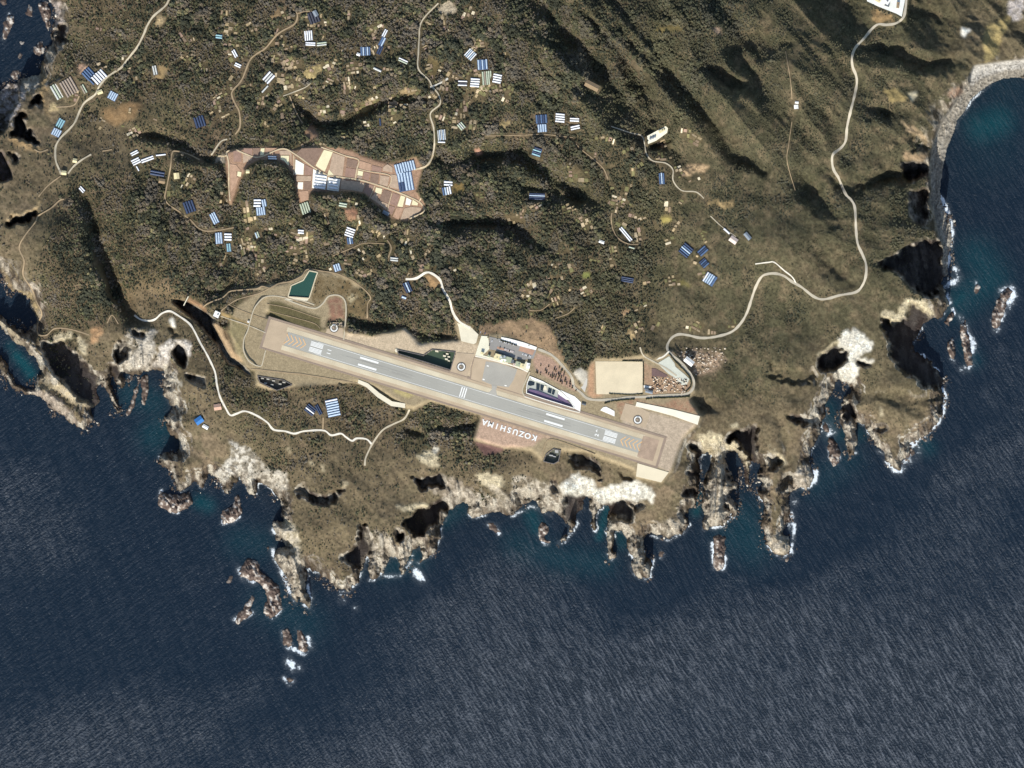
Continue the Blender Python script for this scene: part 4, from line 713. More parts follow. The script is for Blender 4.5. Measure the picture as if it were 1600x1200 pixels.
def ground_mat():
    m = bpy.data.materials.new('island_ground'); m.use_nodes = True; t = m.node_tree; b = t.nodes['Principled BSDF']
    b.inputs['Roughness'].default_value = 0.95; b.inputs['Specular IOR Level'].default_value = 0.1
    at = t.nodes.new('ShaderNodeAttribute'); at.attribute_name = 'albedo'
    g = t.nodes.new('ShaderNodeNewGeometry')
    n = t.nodes.new('ShaderNodeTexNoise'); n.inputs['Scale'].default_value = 0.33; n.inputs['Detail'].default_value = 4; n.inputs['Roughness'].default_value = 0.65
    t.links.new(g.outputs['Position'], n.inputs['Vector'])
    mr = t.nodes.new('ShaderNodeMapRange'); mr.inputs['From Min'].default_value = 0.3; mr.inputs['From Max'].default_value = 0.7; mr.inputs['To Min'].default_value = 0.74; mr.inputs['To Max'].default_value = 1.22
    t.links.new(n.outputs[0], mr.inputs['Value'])
    vm = t.nodes.new('ShaderNodeVectorMath'); vm.operation = 'SCALE'
    rk_ = t.nodes.new('ShaderNodeAttribute'); rk_.attribute_name = 'relief'
    mp = t.nodes.new('ShaderNodeMapping'); mp.vector_type = 'TEXTURE'; mp.inputs['Scale'].default_value = (5.5, 15, 12); mp.inputs['Rotation'].default_value = (0, 0, R(-12)); t.links.new(g.outputs['Position'], mp.inputs['Vector'])
    cn = t.nodes.new('ShaderNodeTexNoise'); cn.noise_type = 'RIDGED_MULTIFRACTAL'; cn.inputs['Scale'].default_value = 1.0; cn.inputs['Detail'].default_value = 4; cn.inputs['Roughness'].default_value = 0.7; t.links.new(mp.outputs[0], cn.inputs['Vector'])
    vo = t.nodes.new('ShaderNodeTexVoronoi'); vo.inputs['Scale'].default_value = 0.16; t.links.new(g.outputs['Position'], vo.inputs['Vector'])
    def mth(op, a, b_):
        x = t.nodes.new('ShaderNodeMath'); x.operation = op
        for k, v in enumerate((a, b_)):
            if isinstance(v, (int, float)): x.inputs[k].default_value = v
            else: t.links.new(v, x.inputs[k])
        return x.outputs[0]
    crk = mth('ADD', mth('MULTIPLY', cn.outputs[0], .55), mth('MULTIPLY', vo.outputs['Distance'], .45))
    cr2 = t.nodes.new('ShaderNodeMapRange'); cr2.inputs['From Min'].default_value = .25; cr2.inputs['From Max'].default_value = .95; cr2.inputs['To Min'].default_value = .5; cr2.inputs['To Max'].default_value = 1.5; t.links.new(crk, cr2.inputs['Value'])
    mxs = t.nodes.new('ShaderNodeMix'); mxs.data_type = 'FLOAT'; t.links.new(rk_.outputs['Fac'], mxs.inputs[0]); t.links.new(mr.outputs[0], mxs.inputs[2]); t.links.new(mth('MULTIPLY', cr2.outputs[0], mr.outputs[0]), mxs.inputs[3])
    t.links.new(at.outputs['Color'], vm.inputs[0]); t.links.new(mxs.outputs[0], vm.inputs['Scale']); t.links.new(vm.outputs[0], b.inputs['Base Color'])
    bp = t.nodes.new('ShaderNodeBump'); bp.inputs['Distance'].default_value = 1.0; bp.inputs['Strength'].default_value = 0.9
    t.links.new(mth('ADD', mth('MULTIPLY', n.outputs[0], .8), mth('MULTIPLY', mth('MULTIPLY', crk, 5.5), rk_.outputs['Fac'])), bp.inputs['Height']); t.links.new(bp.outputs[0], b.inputs['Normal'])
    return m
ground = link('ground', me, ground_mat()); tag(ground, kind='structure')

# ------------------------------------------------------------------ sea
fine = 8.0 / 3
sx = np.concatenate([-np.geomspace(20000, 60, 26) - 20 + 0, np.arange(-60, 1661, fine), 1660 + np.geomspace(60, 20000, 26)])
sy = np.concatenate([-np.geomspace(20000, 60, 26) - 20, np.arange(-60, 1261, fine), 1260 + np.geomspace(60, 20000, 26)])
SX, SY = np.meshgrid(sx, sy); nsx, nsy = len(sx), len(sy)
def samp(F, x, y, dv):
    i = np.clip(((x - X0) / G).astype(int), 0, NX - 1); j = np.clip(((y - Y0) / G).astype(int), 0, NY - 1)
    o = F[j, i]; out_ = (x < X0) | (x > X1) | (y < Y0) | (y > Y1); return np.where(out_, dv, o)
dS = samp(d, SX, SY, -99)
foam = np.clip(1 - np.abs(dS) / 3.2, 0, 1) * np.clip(fbm(SX, SY, 26, 3, 400) * 3.0 + 0.15, 0, 1) * 0.8
foam *= np.clip((SX - 200) / 150, 0.12, 1) * 1.1
teal = np.zeros_like(SX)
def stroke(F, line, w, a):
    p = np.array(line, float)
    for A, Bb in zip(p[:-1], p[1:]):
        v = Bb - A; L = max(1e-6, (v * v).sum())
        i0, i1 = np.searchsorted(sx, min(A[0], Bb[0]) - 3 * w), np.searchsorted(sx, max(A[0], Bb[0]) + 3 * w)
        j0, j1 = np.searchsorted(sy, min(A[1], Bb[1]) - 3 * w), np.searchsorted(sy, max(A[1], Bb[1]) + 3 * w)
        xs, ys = SX[j0:j1, i0:i1], SY[j0:j1, i0:i1]
        t = np.clip(((xs - A[0]) * v[0] + (ys - A[1]) * v[1]) / L, 0, 1); dd = np.hypot(xs - A[0] - t * v[0], ys - A[1] - t * v[1])
        F[j0:j1, i0:i1] = np.maximum(F[j0:j1, i0:i1], a * np.exp(-(dd / (w * 1.3)) ** 2))
for ln, w, a in [(H_((1080, 30), (1110, 90), (1140, 180), (1150, 260), (1135, 350), (1125, 430), (1110, 500)), 3.4, 1.0), (H_((1170, 480), (1195, 530), (1160, 560), (1120, 580), (1090, 590)), 5, .75), (H_((1100, 560), (1170, 585)), 4, .6),
    (H_((1200, 780), (1230, 830), (1250, 880), (1285, 950), (1270, 1020)), 4, .75), (H_((1215, 1110), (1250, 1100), (1270, 1060)), 4.5, .9), (H_((1470, 620), (1520, 610), (1530, 650), (1490, 720), (1460, 800), (1430, 850)), 5.5, .85), (H_((1400, 800), (1420, 860)), 4, .7), (H_((1155, 735), (1165, 760)), 3, .9), (H_((1160, 1060), (1140, 1040)), 3, .6),
    (L_((1090, 30), (1110, 80), (1100, 130), (1095, 180), (1060, 250), (1000, 300), (940, 345), (905, 370)), 2.8, .9), (L_((905, 370), (930, 410), (930, 460), (870, 480), (850, 510), (820, 540), (790, 535)), 5, 1.1), (L_((740, 460), (750, 500), (790, 540)), 2.2, .8), (L_((690, 420), (720, 440)), 2.5, .8),
    (L_((300, 550), (290, 610), (240, 655), (195, 650)), 3.6, 1.1), (L_((130, 710), (165, 730), (160, 750)), 5, .6), (L_((150, 800), (150, 870), (130, 910)), 5, .55), (L_((165, 880), (150, 1000), (130, 1060), (90, 1080)), 2.6, .9), (L_((20, 1040), (60, 1070)), 2, .6),
    (L_((350, 250), (370, 310), (400, 300), (380, 260)), 6, .7), (L_((375, 400), (385, 470), (415, 510), (450, 470), (450, 400)), 1.8, .7), (L_((500, 380), (520, 435), (550, 430)), 2.2, .8), (L_((975, 320), (990, 350)), 3, .6),
    (K_((1255, 1000), (1260, 1060), (1270, 1150), (1320, 1160), (1330, 1080)), 3.5, .9), (K_((1280, 1100), (1300, 1060)), 4, .8), (K_((605, 1060), (620, 1095), (640, 1070)), 3, .95), (K_((740, 1060), (760, 1080)), 3, .9), (K_((745, 1140), (770, 1190), (830, 1220), (860, 1160), (880, 1100)), 3.2, .9), (K_((930, 1050), (950, 1070), (930, 1090)), 2.2, .7), (K_((170, 940), (200, 1000), (225, 1000)), 2.6, .6), (K_((290, 1000), (350, 950), (400, 890)), 2.8, .7), (K_((500, 860), (515, 920)), 2, .8),
    (M_((1165, 390), (1195, 300)), 5, .7), (M_((1395, 370), (1430, 420)), 5.5, 1.05), (M_((1410, 320), (1500, 270), (1535, 200), (1550, 160)), 2.6, .85), (M_((1110, 425), (1140, 425)), 2.5, .7), (M_((1310, 390), (1335, 380)), 2.5, .6), (M_((930, 520), (935, 550)), 4.6, .95), (M_((1020, 600), (1030, 605)), 3, .9),
    (M_((920, 495), (980, 500), (1030, 450), (1052, 400)), 2.2, .7), (M_((740, 345), (790, 380), (825, 410)), 3, .5), (M_((610, 930), (640, 970), (660, 970)), 6, .95), (M_((575, 1040), (610, 1080), (640, 1050)), 3, .9), (M_((560, 750), (570, 830), (600, 860), (625, 820)), 2.2, .8), (M_((640, 860), (700, 890), (735, 850), (730, 790)), 4, .8), (M_((660, 740), (680, 770)), 3, .7),
    (M_((300, 360), (320, 410), (380, 440)), 4.5, .75), (M_((430, 400), (440, 440)), 3, .6), (M_((540, 470), (548, 500)), 2, .7), (M_((530, 640), (550, 610)), 3.5, .9), (M_((460, 640), (500, 670)), 2.5, .6), (M_((275, 680), (310, 660), (370, 630)), 5, .85), (M_((700, 580), (735, 600), (740, 560)), 2.4, .8), (M_((600, 380), (640, 460), (690, 420)), 5, .6), (M_((560, 260), (610, 290)), 5, .55), (M_((620, 500), (640, 560)), 3, .6), (M_((520, 100), (510, 130)), 3, .6), (M_((190, 60), (260, 60), (290, 30)), 3, .8),
    (I_((990, 720), (1010, 665)), 2.6, .7), (M_((500, 240), (560, 380), (610, 500)), 4, .7), (M_((690, 300), (720, 420), (740, 540)), 3.4, .7), (M_((1000, 480), (1060, 380)), 3, .7), (M_((1200, 400), (1300, 400), (1380, 300)), 3, .55), (K_((0, 830), (120, 760), (240, 820)), 2.6, .6), (K_((870, 950), (980, 980), (1080, 920)), 2.4, .6), (K_((1200, 910), (1320, 890)), 2.6, .7), (L_((0, 1010), (90, 1085), (150, 1050)), 3, .8), (L_((740, 480), (800, 545), (860, 500)), 3.4, .95), (H_((1130, 690), (1110, 620)), 4, .8), (I_((1080, 800), (1110, 805)), 2.4, .7), (I_((1390, 870), (1440, 860), (1480, 840)), 3, .8), (I_((995, 455), (1000, 490)), 2, .8), (J_((1455, 880), (1490, 890), (1520, 935)), 3.5, .6), (J_((760, 1100), (780, 1180)), 4, .55), (J_((100, 910), (130, 940)), 3, .7), (A_((20, 240), (40, 200), (60, 90)), 3, .55), (A_((100, 450), (90, 480)), 3, .4), (H_((1290, 630), (1310, 600), (1300, 560)), 2.4, .6), (N_((1020, 940), (1030, 950)), 2, .7)]:
    stroke(foam, ln, w, a)
foam = np.clip(foam, 0, .95)
for ln, w, a in [(D_((1440, 760), (1340, 800)), 26, .8), (D_((1500, 600), (1400, 900)), 55, .15), (H_((1300, 400), (1400, 540), (1200, 680)), 30, .5), (H_((1180, 690), (1220, 650)), 10, .7), (H_((1240, 960), (1290, 1050)), 14, .4), (K_((120, 820), (150, 900)), 14, .7), (K_((590, 780), (560, 900), (545, 960)), 7, .8), (K_((670, 930), (690, 1000)), 10, .5), (K_((1175, 700), (1150, 800)), 8, .8), (K_((1450, 850), (1500, 1000), (1400, 950)), 34, .4), (K_((30, 1000), (300, 1100), (560, 1120)), 24, .35),
    (I_((960, 320), (1000, 280)), 26, .5), (I_((820, 60), (960, 120)), 24, .4), (I_((1250, 740), (1300, 760)), 12, .75), (J_((600, 1100), (640, 1180)), 8, .5), (J_((980, 1050), (960, 1150)), 8, .5), (J_((1180, 850), (1280, 780)), 14, .35), (N_((130, 780), (200, 860), (240, 920)), 9, 1.0), (N_((80, 700), (140, 800)), 8, .5), (M_((300, 180), (420, 200)), 26, .3), (M_((480, 560), (700, 700)), 34, .3), (M_((1200, 350), (1400, 300)), 20, .35), (L_((380, 150), (400, 320), (560, 320)), 14, .4), (L_((960, 360), (1000, 400)), 14, .45), (L_((300, 620), (500, 480)), 26, .25)]:
    stroke(teal, ln, w * .8, a)
foam *= np.clip(.95 + fbm(SX, SY, 13, 3, 440) * 1.4, .3, 1.3)
wind = np.clip((SX - 760) / 900, -0.3, 1) * 0.24 + np.clip((SY - 780) / 500, 0, 1) * 0.36 + fbm(SX, SY, 190, 5, 420, ang=R(-20), stretch=2) * 0.75  # also carries the sun glint, stronger to the southeast, painted into the water colour
wind -= 0.7 * np.exp(-((np.minimum(0, dS + 0) / 45) ** 2)) * 0.7
wind -= .8 * np.exp(-(((SX - 1560) / 130) ** 2 + ((SY - 260) / 190) ** 2))
wind = np.clip(wind * 1.15 + 0.12, 0, 1)
# swell: small real relief in the near field
zz = np.zeros_like(SX)
kq = dS < 9
qs = kq[:-1, :-1] | kq[1:, :-1] | kq[:-1, 1:] | kq[1:, 1:]
us = np.zeros((nsy, nsx), bool); us[:-1, :-1] |= qs; us[1:, :-1] |= qs; us[:-1, 1:] |= qs; us[1:, 1:] |= qs
ix = -np.ones((nsy, nsx), int); ix[us] = np.arange(us.sum())
cs = np.stack([(SX - 800) * M, (600 - SY) * M, zz], -1)[us]
qq = np.stack([ix[:-1, :-1][qs], ix[1:, :-1][qs], ix[1:, 1:][qs], ix[:-1, 1:][qs]], -1)
me = grid_mesh('sea', cs, qq)
color_attr(me, 'water', np.stack([foam, teal, wind], -1)[us])
def sea_mat():
    m = bpy.data.materials.new('sea_water'); m.use_nodes = True; t = m.node_tree; b = t.nodes['Principled BSDF']; N = t.nodes.new; Lk = t.links.new
    at = N('ShaderNodeAttribute'); at.attribute_name = 'water'; sp = N('ShaderNodeSeparateColor'); Lk(at.outputs['Color'], sp.inputs[0])
    g = N('ShaderNodeNewGeometry')
    # wave directions turn across the bay: blend of two wave trains by position
    def train(ang, sxx, syy, det=3):
        mp = N('ShaderNodeMapping'); mp.vector_type = 'TEXTURE'; mp.inputs['Rotation'].default_value = (0, 0, ang); mp.inputs['Scale'].default_value = (sxx, syy, 1)
        n = N('ShaderNodeTexNoise'); n.inputs['Scale'].default_value = 1.0; n.inputs['Detail'].default_value = det; n.inputs['Roughness'].default_value = 0.6
        Lk(g.outputs['Position'], mp.inputs['Vector']); Lk(mp.outputs[0], n.inputs['Vector']); return n.outputs[0]
    e1 = train(R(-58), 36, 5.6); w1 = train(R(38), 30, 6.0); f1 = train(R(-10), 5.5, 4.5, 4); big = train(R(-70), 160, 34, 2); patch = train(R(20), 420, 260, 3)
    sepx = N('ShaderNodeSeparateXYZ'); Lk(g.outputs['Position'], sepx.inputs[0])
    mr = N('ShaderNodeMapRange'); mr.inputs['From Min'].default_value = -900; mr.inputs['From Max'].default_value = 150; Lk(sepx.outputs[0], mr.inputs['Value'])
    def mix(a, b_, fct):
        x = N('ShaderNodeMix'); x.data_type = 'FLOAT'
        for k, v in ((2, a), (3, b_), (0, fct)):
            if hasattr(v, 'links') or hasattr(v, 'is_linked'): Lk(v, x.inputs[k])
            else: x.inputs[k].default_value = v
        return x.outputs[0]
    def math_(op, a, b_, c_=None):
        x = N('ShaderNodeMath'); x.operation = op
        for k, v in enumerate((a, b_)):
            if isinstance(v, (int, float)): x.inputs[k].default_value = v
            else: Lk(v, x.inputs[k])
        return x.outputs[0]
    wv = mix(w1, e1, mr.outputs[0])
    hgt = math_('ADD', math_('MULTIPLY', wv, 1.5), math_('ADD', math_('MULTIPLY', f1, 1.0), math_('MULTIPLY', big, 2.2)))
    amp = math_('ADD', math_('MULTIPLY', sp.outputs[2], 2.6), 1.3)
    bp = N('ShaderNodeBump'); bp.inputs['Distance'].default_value = 1.0; bp.inputs['Strength'].default_value = 1.0; Lk(math_('MULTIPLY', hgt, amp), bp.inputs['Height']); Lk(bp.outputs[0], b.inputs['Normal'])
    # colour: deep water, turquoise shallows, sun glint painted on as pale grey crests
    c1 = N('ShaderNodeMix'); c1.data_type = 'RGBA'; c1.inputs[6].default_value = (0.0055, 0.0140, 0.0250, 1); c1.inputs[7].default_value = (0.003, 0.050, 0.062, 1)
    tn = math_('MULTIPLY', sp.outputs[1], math_('ADD', math_('MULTIPLY', patch, 0.6), 0.6)); Lk(tn, c1.inputs[0])
    c2 = N('ShaderNodeMix'); c2.data_type = 'RGBA'; c2.inputs[7].default_value = (0.108, 0.121, 0.138, 1); Lk(c1.outputs[2], c2.inputs[6])
    wr = N('ShaderNodeMapRange'); wr.inputs['From Min'].default_value = 0.475; wr.inputs['From Max'].default_value = 0.62; Lk(math_('ADD', math_('ADD', math_('MULTIPLY', wv, 0.52), math_('MULTIPLY', big, 0.13)), math_('MULTIPLY', f1, 0.35)), wr.inputs['Value'])
    Lk(math_('MULTIPLY', wr.outputs[0], math_('ADD', math_('MULTIPLY', sp.outputs[2], 0.95), 0.14)), c2.inputs[0])
    # foam: broken by noise
    fn = N('ShaderNodeTexNoise'); fn.inputs['Scale'].default_value = 0.11; fn.inputs['Detail'].default_value = 5; fn.inputs['Roughness'].default_value = 0.8; Lk(g.outputs['Position'], fn.inputs['Vector'])
    fm = N('ShaderNodeMapRange'); fm.inputs['From Min'].default_value = 0.0; fm.inputs['From Max'].default_value = 0.42
    fr = N('ShaderNodeMapRange'); fr.inputs['From Min'].default_value = .3; fr.inputs['From Max'].default_value = .68; Lk(fn.outputs[0], fr.inputs['Value'])
    Lk(math_('SUBTRACT', sp.outputs[0], math_('MULTIPLY', fr.outputs[0], .9)), fm.inputs['Value'])
    soft = math_('MULTIPLY', sp.outputs[0], 0.10); ff = math_('MAXIMUM', fm.outputs[0], soft)
    c3 = N('ShaderNodeMix'); c3.data_type = 'RGBA'; Lk(c2.outputs[2], c3.inputs[6]); c3.inputs[7].default_value = (0.74, 0.80, 0.82, 1); Lk(ff, c3.inputs[0]); Lk(c3.outputs[2], b.inputs['Base Color'])
    Lk(math_('ADD', math_('MULTIPLY', sp.outputs[2], 0.16), 0.27), b.inputs['Roughness']); b.inputs['IOR'].default_value = 1.33; b.inputs['Specular IOR Level'].default_value = 0.5
    return m
sea = link('sea', me, sea_mat()); tag(sea, kind='structure')

# ------------------------------------------------------------------ roads as draped ribbons
MR = {'c': mat('road_concrete', S(186, 174, 148), 0.12, 0.05), 'd': mat('road_dirt', S(156, 136, 106), 0.18, 0.08), 'w': mat('road_new_concrete', S(226, 218, 198), 0.10, 0.05), 'r': mat('road_main', S(182, 172, 150), 0.10, 0.04)}
def samp2(x, y):
    i, j = int((x - X0) / G), int((y - Y0) / G); return AM[j, i] or FM[j, i] or roadD[j, i] < 1.5 or d[j, i] < 8
FM = fill(FIELD)
def ribbon(name, ln, w, m, lift=0.7, kind='structure', z=None, th=0.5):
    p = smooth_line(ln); vs = []; fs = []
    for i, c in enumerate(p):
        t = (p[min(i + 1, len(p) - 1)] - p[max(i - 1, 0)]); t = t.normalized() if t.length > 0 else Vector((1, 0)); n = Vector((-t.y, t.x)) * (w / 2) * (1 + (.12 * math.sin(i * .31 + len(p)) + .08 * math.sin(i * .77) if z is None else 0))
        a, b = c + n, c - n
        zc = z if z is not None else max(hz(c.x, c.y), hz(a.x, a.y), hz(b.x, b.y)) + lift
        A, Bq = P(a.x, a.y, zc), P(b.x, b.y, zc)
        vs += [A, Bq, A - Vector((0, 0, th + 2)), Bq - Vector((0, 0, th + 2))]
        if i: k = 4 * i; fs += [(k - 4, k, k + 1, k - 3), (k - 2, k + 2, k, k - 4), (k - 3, k + 1, k + 3, k - 1)]
    me = bpy.data.meshes.new(name); me.from_pydata(vs, [], fs); o = link(name, me, m)
    if kind: tag(o, kind=kind)
    return o
for i, (ln, w, c) in enumerate(ROADS):
    inside = all(AM[min(NY - 1, max(0, int((y - Y0) / G))), min(NX - 1, max(0, int((x - X0) / G)))] for x, y in ln)
    ribbon('road' if w > 1.9 else 'path', ln, w, MR[c], 0.7 + 0.013 * i, z=(ZA + 0.5 + 0.013 * i) if inside and i != 4 else None)

gm = [mat('garden_soil_%s' % nm, c_, .25, .15, fine=.5) for nm, c_ in zip(('sand', 'straw', 'brown', 'weedy', 'rose', 'pale', 'green', 'dry'), (S(188, 168, 134), S(166, 146, 110), S(142, 122, 98), S(124, 118, 78), S(158, 132, 112), S(214, 200, 168), S(112, 108, 70), S(160, 142, 112)))]
for i, (ln, w, k) in enumerate(CLR):
    if min(np.hypot(ln[0][0] - g_[0], ln[0][1] - g_[1]) for g_ in GH) < 9 or samp2(ln[0][0], ln[0][1]) or samp2(ln[1][0], ln[1][1]): continue
    ribbon('garden_plot', ln, w, gm[k], .9 + .002 * (i % 50))

# ------------------------------------------------------------------ flat sheets
def sheet(name, pts, z, m, parent=None, th=0.3, kind='structure'):
    c = [P(x, y, z) for x, y in pts]
    bm = bmesh.new(); add_prism(bm, [(v.x, v.y) for v in c], z - th, z)
    o = bm_obj(name, bm, m, parent)
    if parent is None and kind: tag(o, kind=kind)
    return o
RC = (723.7, 613.1); UX, UY = 0.957, 0.290
def RP(s, t): return (RC[0] + s * UX - t * UY, RC[1] + s * UY + t * UX)
def rrect(s0, s1, t0, t1): return [RP(s0, t0), RP(s1, t0), RP(s1, t1), RP(s0, t1)]
asph = mat('runway_asphalt', S(164, 161, 149), 0.10, 0.012); asph2 = mat('worn_asphalt', S(168, 163, 150), 0.14, 0.02)
tan = mat('dry_strip_grass', S(198, 180, 148), 0.16, 0.02, col2=S(214, 202, 172)); tan2 = mat('dry_turf', S(182, 162, 134), 0.14, 0.03); per = mat('perimeter_gravel', S(150, 132, 114), 0.12, 0.05)
white = mat('white_paint', (0.80, 0.79, 0.72), 0.06, 0.3); yellow = mat('faded_yellow_paint', S(222, 178, 124), 0.1, 0.3); whitec = mat('white_concrete', S(244, 240, 226), 0.06, 0.05); pale = mat('pale_concrete', S(222, 212, 184), 0.10, 0.06)
z = ZA
sheet('runway_end_safety_ground', rrect(-325, 325, -26, 26), z + 0.5, per)
sheet('runway_strip', rrect(-321, 321, -22.6, 22.8), z + 0.8, tan2)
sheet('runway_shoulder', rrect(-292, 292, -18.5, -11.2), z + 1.05, tan)
sheet('runway_shoulder', rrect(-292, 292, 11.2, 18.5), z + 1.05, tan)
rw_ = sheet('runway', rrect(-289, 289, -11, 11), z + 1.2, asph)
sheet('worn_turf', rrect(289, 315, -17, 17), z + 1.08, mat('worn_turf', S(164, 142, 120), .28, .06))
def mark(name, s0, s1, t0, t1, m=white, par=rw_, zz=1.45): return sheet(name, rrect(s0, s1, t0, t1), z + zz, m, par, 0.2)
mark('edge_line', -240, 240, -9.5, -8.9); mark('edge_line', -240, 240, 8.9, 9.5)
for sg in (-1, 1):
    a, b = sorted((sg * 250, sg * 230))
    for k in range(4):
        for q_ in (-1, 1):
            t0 = q_ * (1.0 + 1.9 * k); t1 = q_ * (2.35 + 1.9 * k); mark('threshold_stripe', a, b, min(t0, t1), max(t0, t1))
    c0 = sg * (149 if sg > 0 else 155)
    for q_ in (-1, 1): mark('aiming_point_bar', c0 - 15, c0 + 15, q_ * 5.6 - 1.5, q_ * 5.6 + 1.5)
    for k in range(5):                   # chevrons point at the threshold
        s0 = sg * (256.5 + 6.6 * k)
        for q_ in (-1, 1):
            pts = [RP(s0, 0), RP(s0 + sg * 1.7, 0), RP(s0 + sg * 7.9, q_ * 7.6), RP(s0 + sg * 6.2, q_ * 7.6)]
            sheet('chevron_arm', pts, z + 1.45, yellow, rw_, 0.2)
for s0 in (-3.6, 0, 3.6): mark('midpoint_bar', s0 - 0.9, s0 + 0.9, -8, 8)
for k in range(16):
    s0 = -202 + 27 * k
    if abs(s0 + 6) < 14: continue
    mark('centreline_dash', s0, s0 + 13, -0.22, 0.22, mat('faded_white_paint', S(186, 182, 168), 0.1, 0.3))
rub = mat('rubber_trace', S(150, 147, 138), .06, .05)
for k in range(14):
    s0 = (-1 if k % 2 else 1) * rnd.uniform(95, 185); t0 = (-1 if k % 4 < 2 else 1) * rnd.uniform(1.0, 3.2); h0 = rnd.uniform(12, 30); mark('rubber_mark', s0 - h0, s0 + h0, t0 - .22, t0 + .22, rub, zz=1.36 + .004 * k)
def text_mesh(ch, size, bold=0.035):
    cu = bpy.data.curves.new('t', 'FONT'); cu.body = ch; cu.size = size; cu.extrude = 0.08; cu.offset = bold * size; cu.align_x = 'CENTER'; cu.align_y = 'CENTER'
    o = bpy.data.objects.new('t', cu); COL.objects.link(o); dg = bpy.context.evaluated_depsgraph_get(); me = bpy.data.meshes.new_from_object(o.evaluated_get(dg)); bpy.data.objects.remove(o); bpy.data.curves.remove(cu)
    xs = [v.co.x for v in me.vertices]; ys = [v.co.y for v in me.vertices]; cx, cy = (min(xs) + max(xs)) / 2, (min(ys) + max(ys)) / 2
    for v in me.vertices: v.co.x -= cx; v.co.y -= cy
    me.materials.clear(); me.materials.append(white); return me
def digit(ch, s, t, ang, size=13):
    o = link('runway_digit', text_mesh(ch, size, 0.03), None, rw_); c = RP(s, t); v = P(c[0], c[1], z + 1.55); o.location = v; o.rotation_euler = (0, 0, ang)
a11 = math.atan2(-UX, -UY); a29 = math.atan2(UX, UY)
for t_ in (-2.6, 2.6): digit('1', -219, t_, a11)
digit('2', 219, 3.2, a29); digit('9', 219, -3.2, a29)
# place name in white panels on the bank, read from the north
sgn = empty('ground_lettering', P(795, 672, z + 0.6)); tag(sgn, 'white letters KOZUSHIMA lying on the brown bank beside the runway', 'lettering')
la = math.atan2(0.297, -0.955)
for i, ch in enumerate('KOZUSHIMA'):
    k = i / 8.0; x = 834.2 + (757.1 - 834.2) * k; y = 684.1 + (660.2 - 684.1) * k
    o = link('letter', text_mesh(ch, 18.5, 0.035), None, sgn); o.matrix_parent_inverse.identity(); o.location = P(x, y, z + 0.9) - P(795, 672, z + 0.6); o.rotation_euler = (0, 0, la)
# perimeter tracks, taxiway, apron
ribbon('road', [RP(-323, -24.5), RP(-323, 25), RP(-100, 25), RP(100, 25), RP(323, 25), RP(323, -24.5), RP(100, -24.5), RP(-323, -24.5)][:1] + [RP(-323, 25)], 1.4, per, z=z + 0.72)
for a, b in (((-323, -24.6), (323, -24.6)), ((-323, 24.9), (323, 24.9)), ((323.5, -24.6), (323.5, 24.9))): ribbon('road', [RP(*a), RP(*b)], 1.6, per, z=z + 0.71)
sheet('taxiway', T_((495, 735), (560, 750), (545, 800), (560, 860), (600, 880), (420, 830), (470, 820), (500, 790)), z + 1.35, asph2)
sheet('apron_shoulder', T_((300, 430), (420, 440), (560, 470), (800, 560), (905, 590), (850, 760), (850, 850), (700, 800), (560, 760), (470, 740), (260, 670)), z + 1.0, tan2)
apron = sheet('apron', T_((430, 470), (560, 485), (788, 560), (745, 680), (690, 765), (500, 738), (385, 690)), z + 1.15, asph2)
for x, y in ((452, 522), (405, 675), (655, 745)): sheet('apron_marking', T_((x - 12, y - 8), (x + 12, y - 4), (x + 12, y + 8), (x - 12, y + 4)), z + 1.4, whitec, apron, .2)
sheet('forecourt', T_((310, 400), (335, 320), (380, 180), (455, 185), (465, 250), (470, 330), (395, 400), (530, 430), (620, 470), (700, 490), (770, 470), (860, 500), (890, 470), (935, 495), (918, 582), (780, 530), (560, 470)), z + 0.9, mat('forecourt_concrete', S(226, 220, 192), .08, .04))
sheet('car_park', T_((470, 190), (600, 215), (800, 290), (1005, 345), (970, 440), (880, 450), (780, 445), (540, 345), (475, 335)), z + 0.8, mat('car_park_asphalt', S(146, 142, 134), .1, .05))
sheet('planting_bed', T_((820, 295), (985, 345), (960, 400), (860, 365), (800, 350)), z + 1.0, mat('red_soil', S(178, 142, 118), .2, .08)); sheet('planting_bed', T_((560, 300), (760, 355), (740, 372), (555, 325)), z + 1.0, MATS['red_soil'])
sheet('yard', T_((90, 0), (150, 30), (250, 70), (345, 165), (320, 260), (290, 275), (250, 265), (150, 240), (120, 80)), z + 0.7, pale)
sheet('concrete_slope', T_((605, 193), (700, 212), (860, 255), (1010, 308), (1000, 342), (900, 318), (800, 290), (700, 250), (602, 222)), z + 1.5, MATS['white_concrete'], th=1.2); sheet('concrete_slope', J_((640, -28), (700, -4), (770, 55), (850, 108), (932, 122), (932, 150), (845, 138), (760, 84), (690, 20), (636, -6)), z + 1.2, pale, th=4)
sheet('turf_panel', T_((95, 370), (300, 385), (240, 560), (215, 665), (20, 600)), z + 0.6, tan2); sheet('turf_panel', Q_((560, 655), (700, 690), (840, 760), (790, 930), (500, 840)), z + 0.6, tan2); sheet('turf_panel', O_((1090, 830), (1240, 830), (1250, 1030), (1030, 960)), z + 0.6, tan2)
ribbon('road', T_((300, 420), (265, 540), (235, 668), (30, 610)), 1.6, per, z=z + 0.75); ribbon('road', T_((930, 590), (880, 700), (845, 800), (870, 870)), 2.0, MR['c'], z=z + 1.3); ribbon('road', T_((870, 870), (1100, 945), (1440, 1040), (1500, 1045)), 1.4, MR['w'], z=z + 1.25)
ribbon('road', T_((310, 410), (560, 470), (780, 535), (910, 590)), 2.0, MR['w'], z=z + 1.25)
sheet('sports_ground', [(930.3, 564.5), (1004.5, 565), (1004, 613.5), (990, 616), (932, 616)], z + 0.8, mat('playing_field_sand', S(216, 200, 166), 0.13, 0.03))
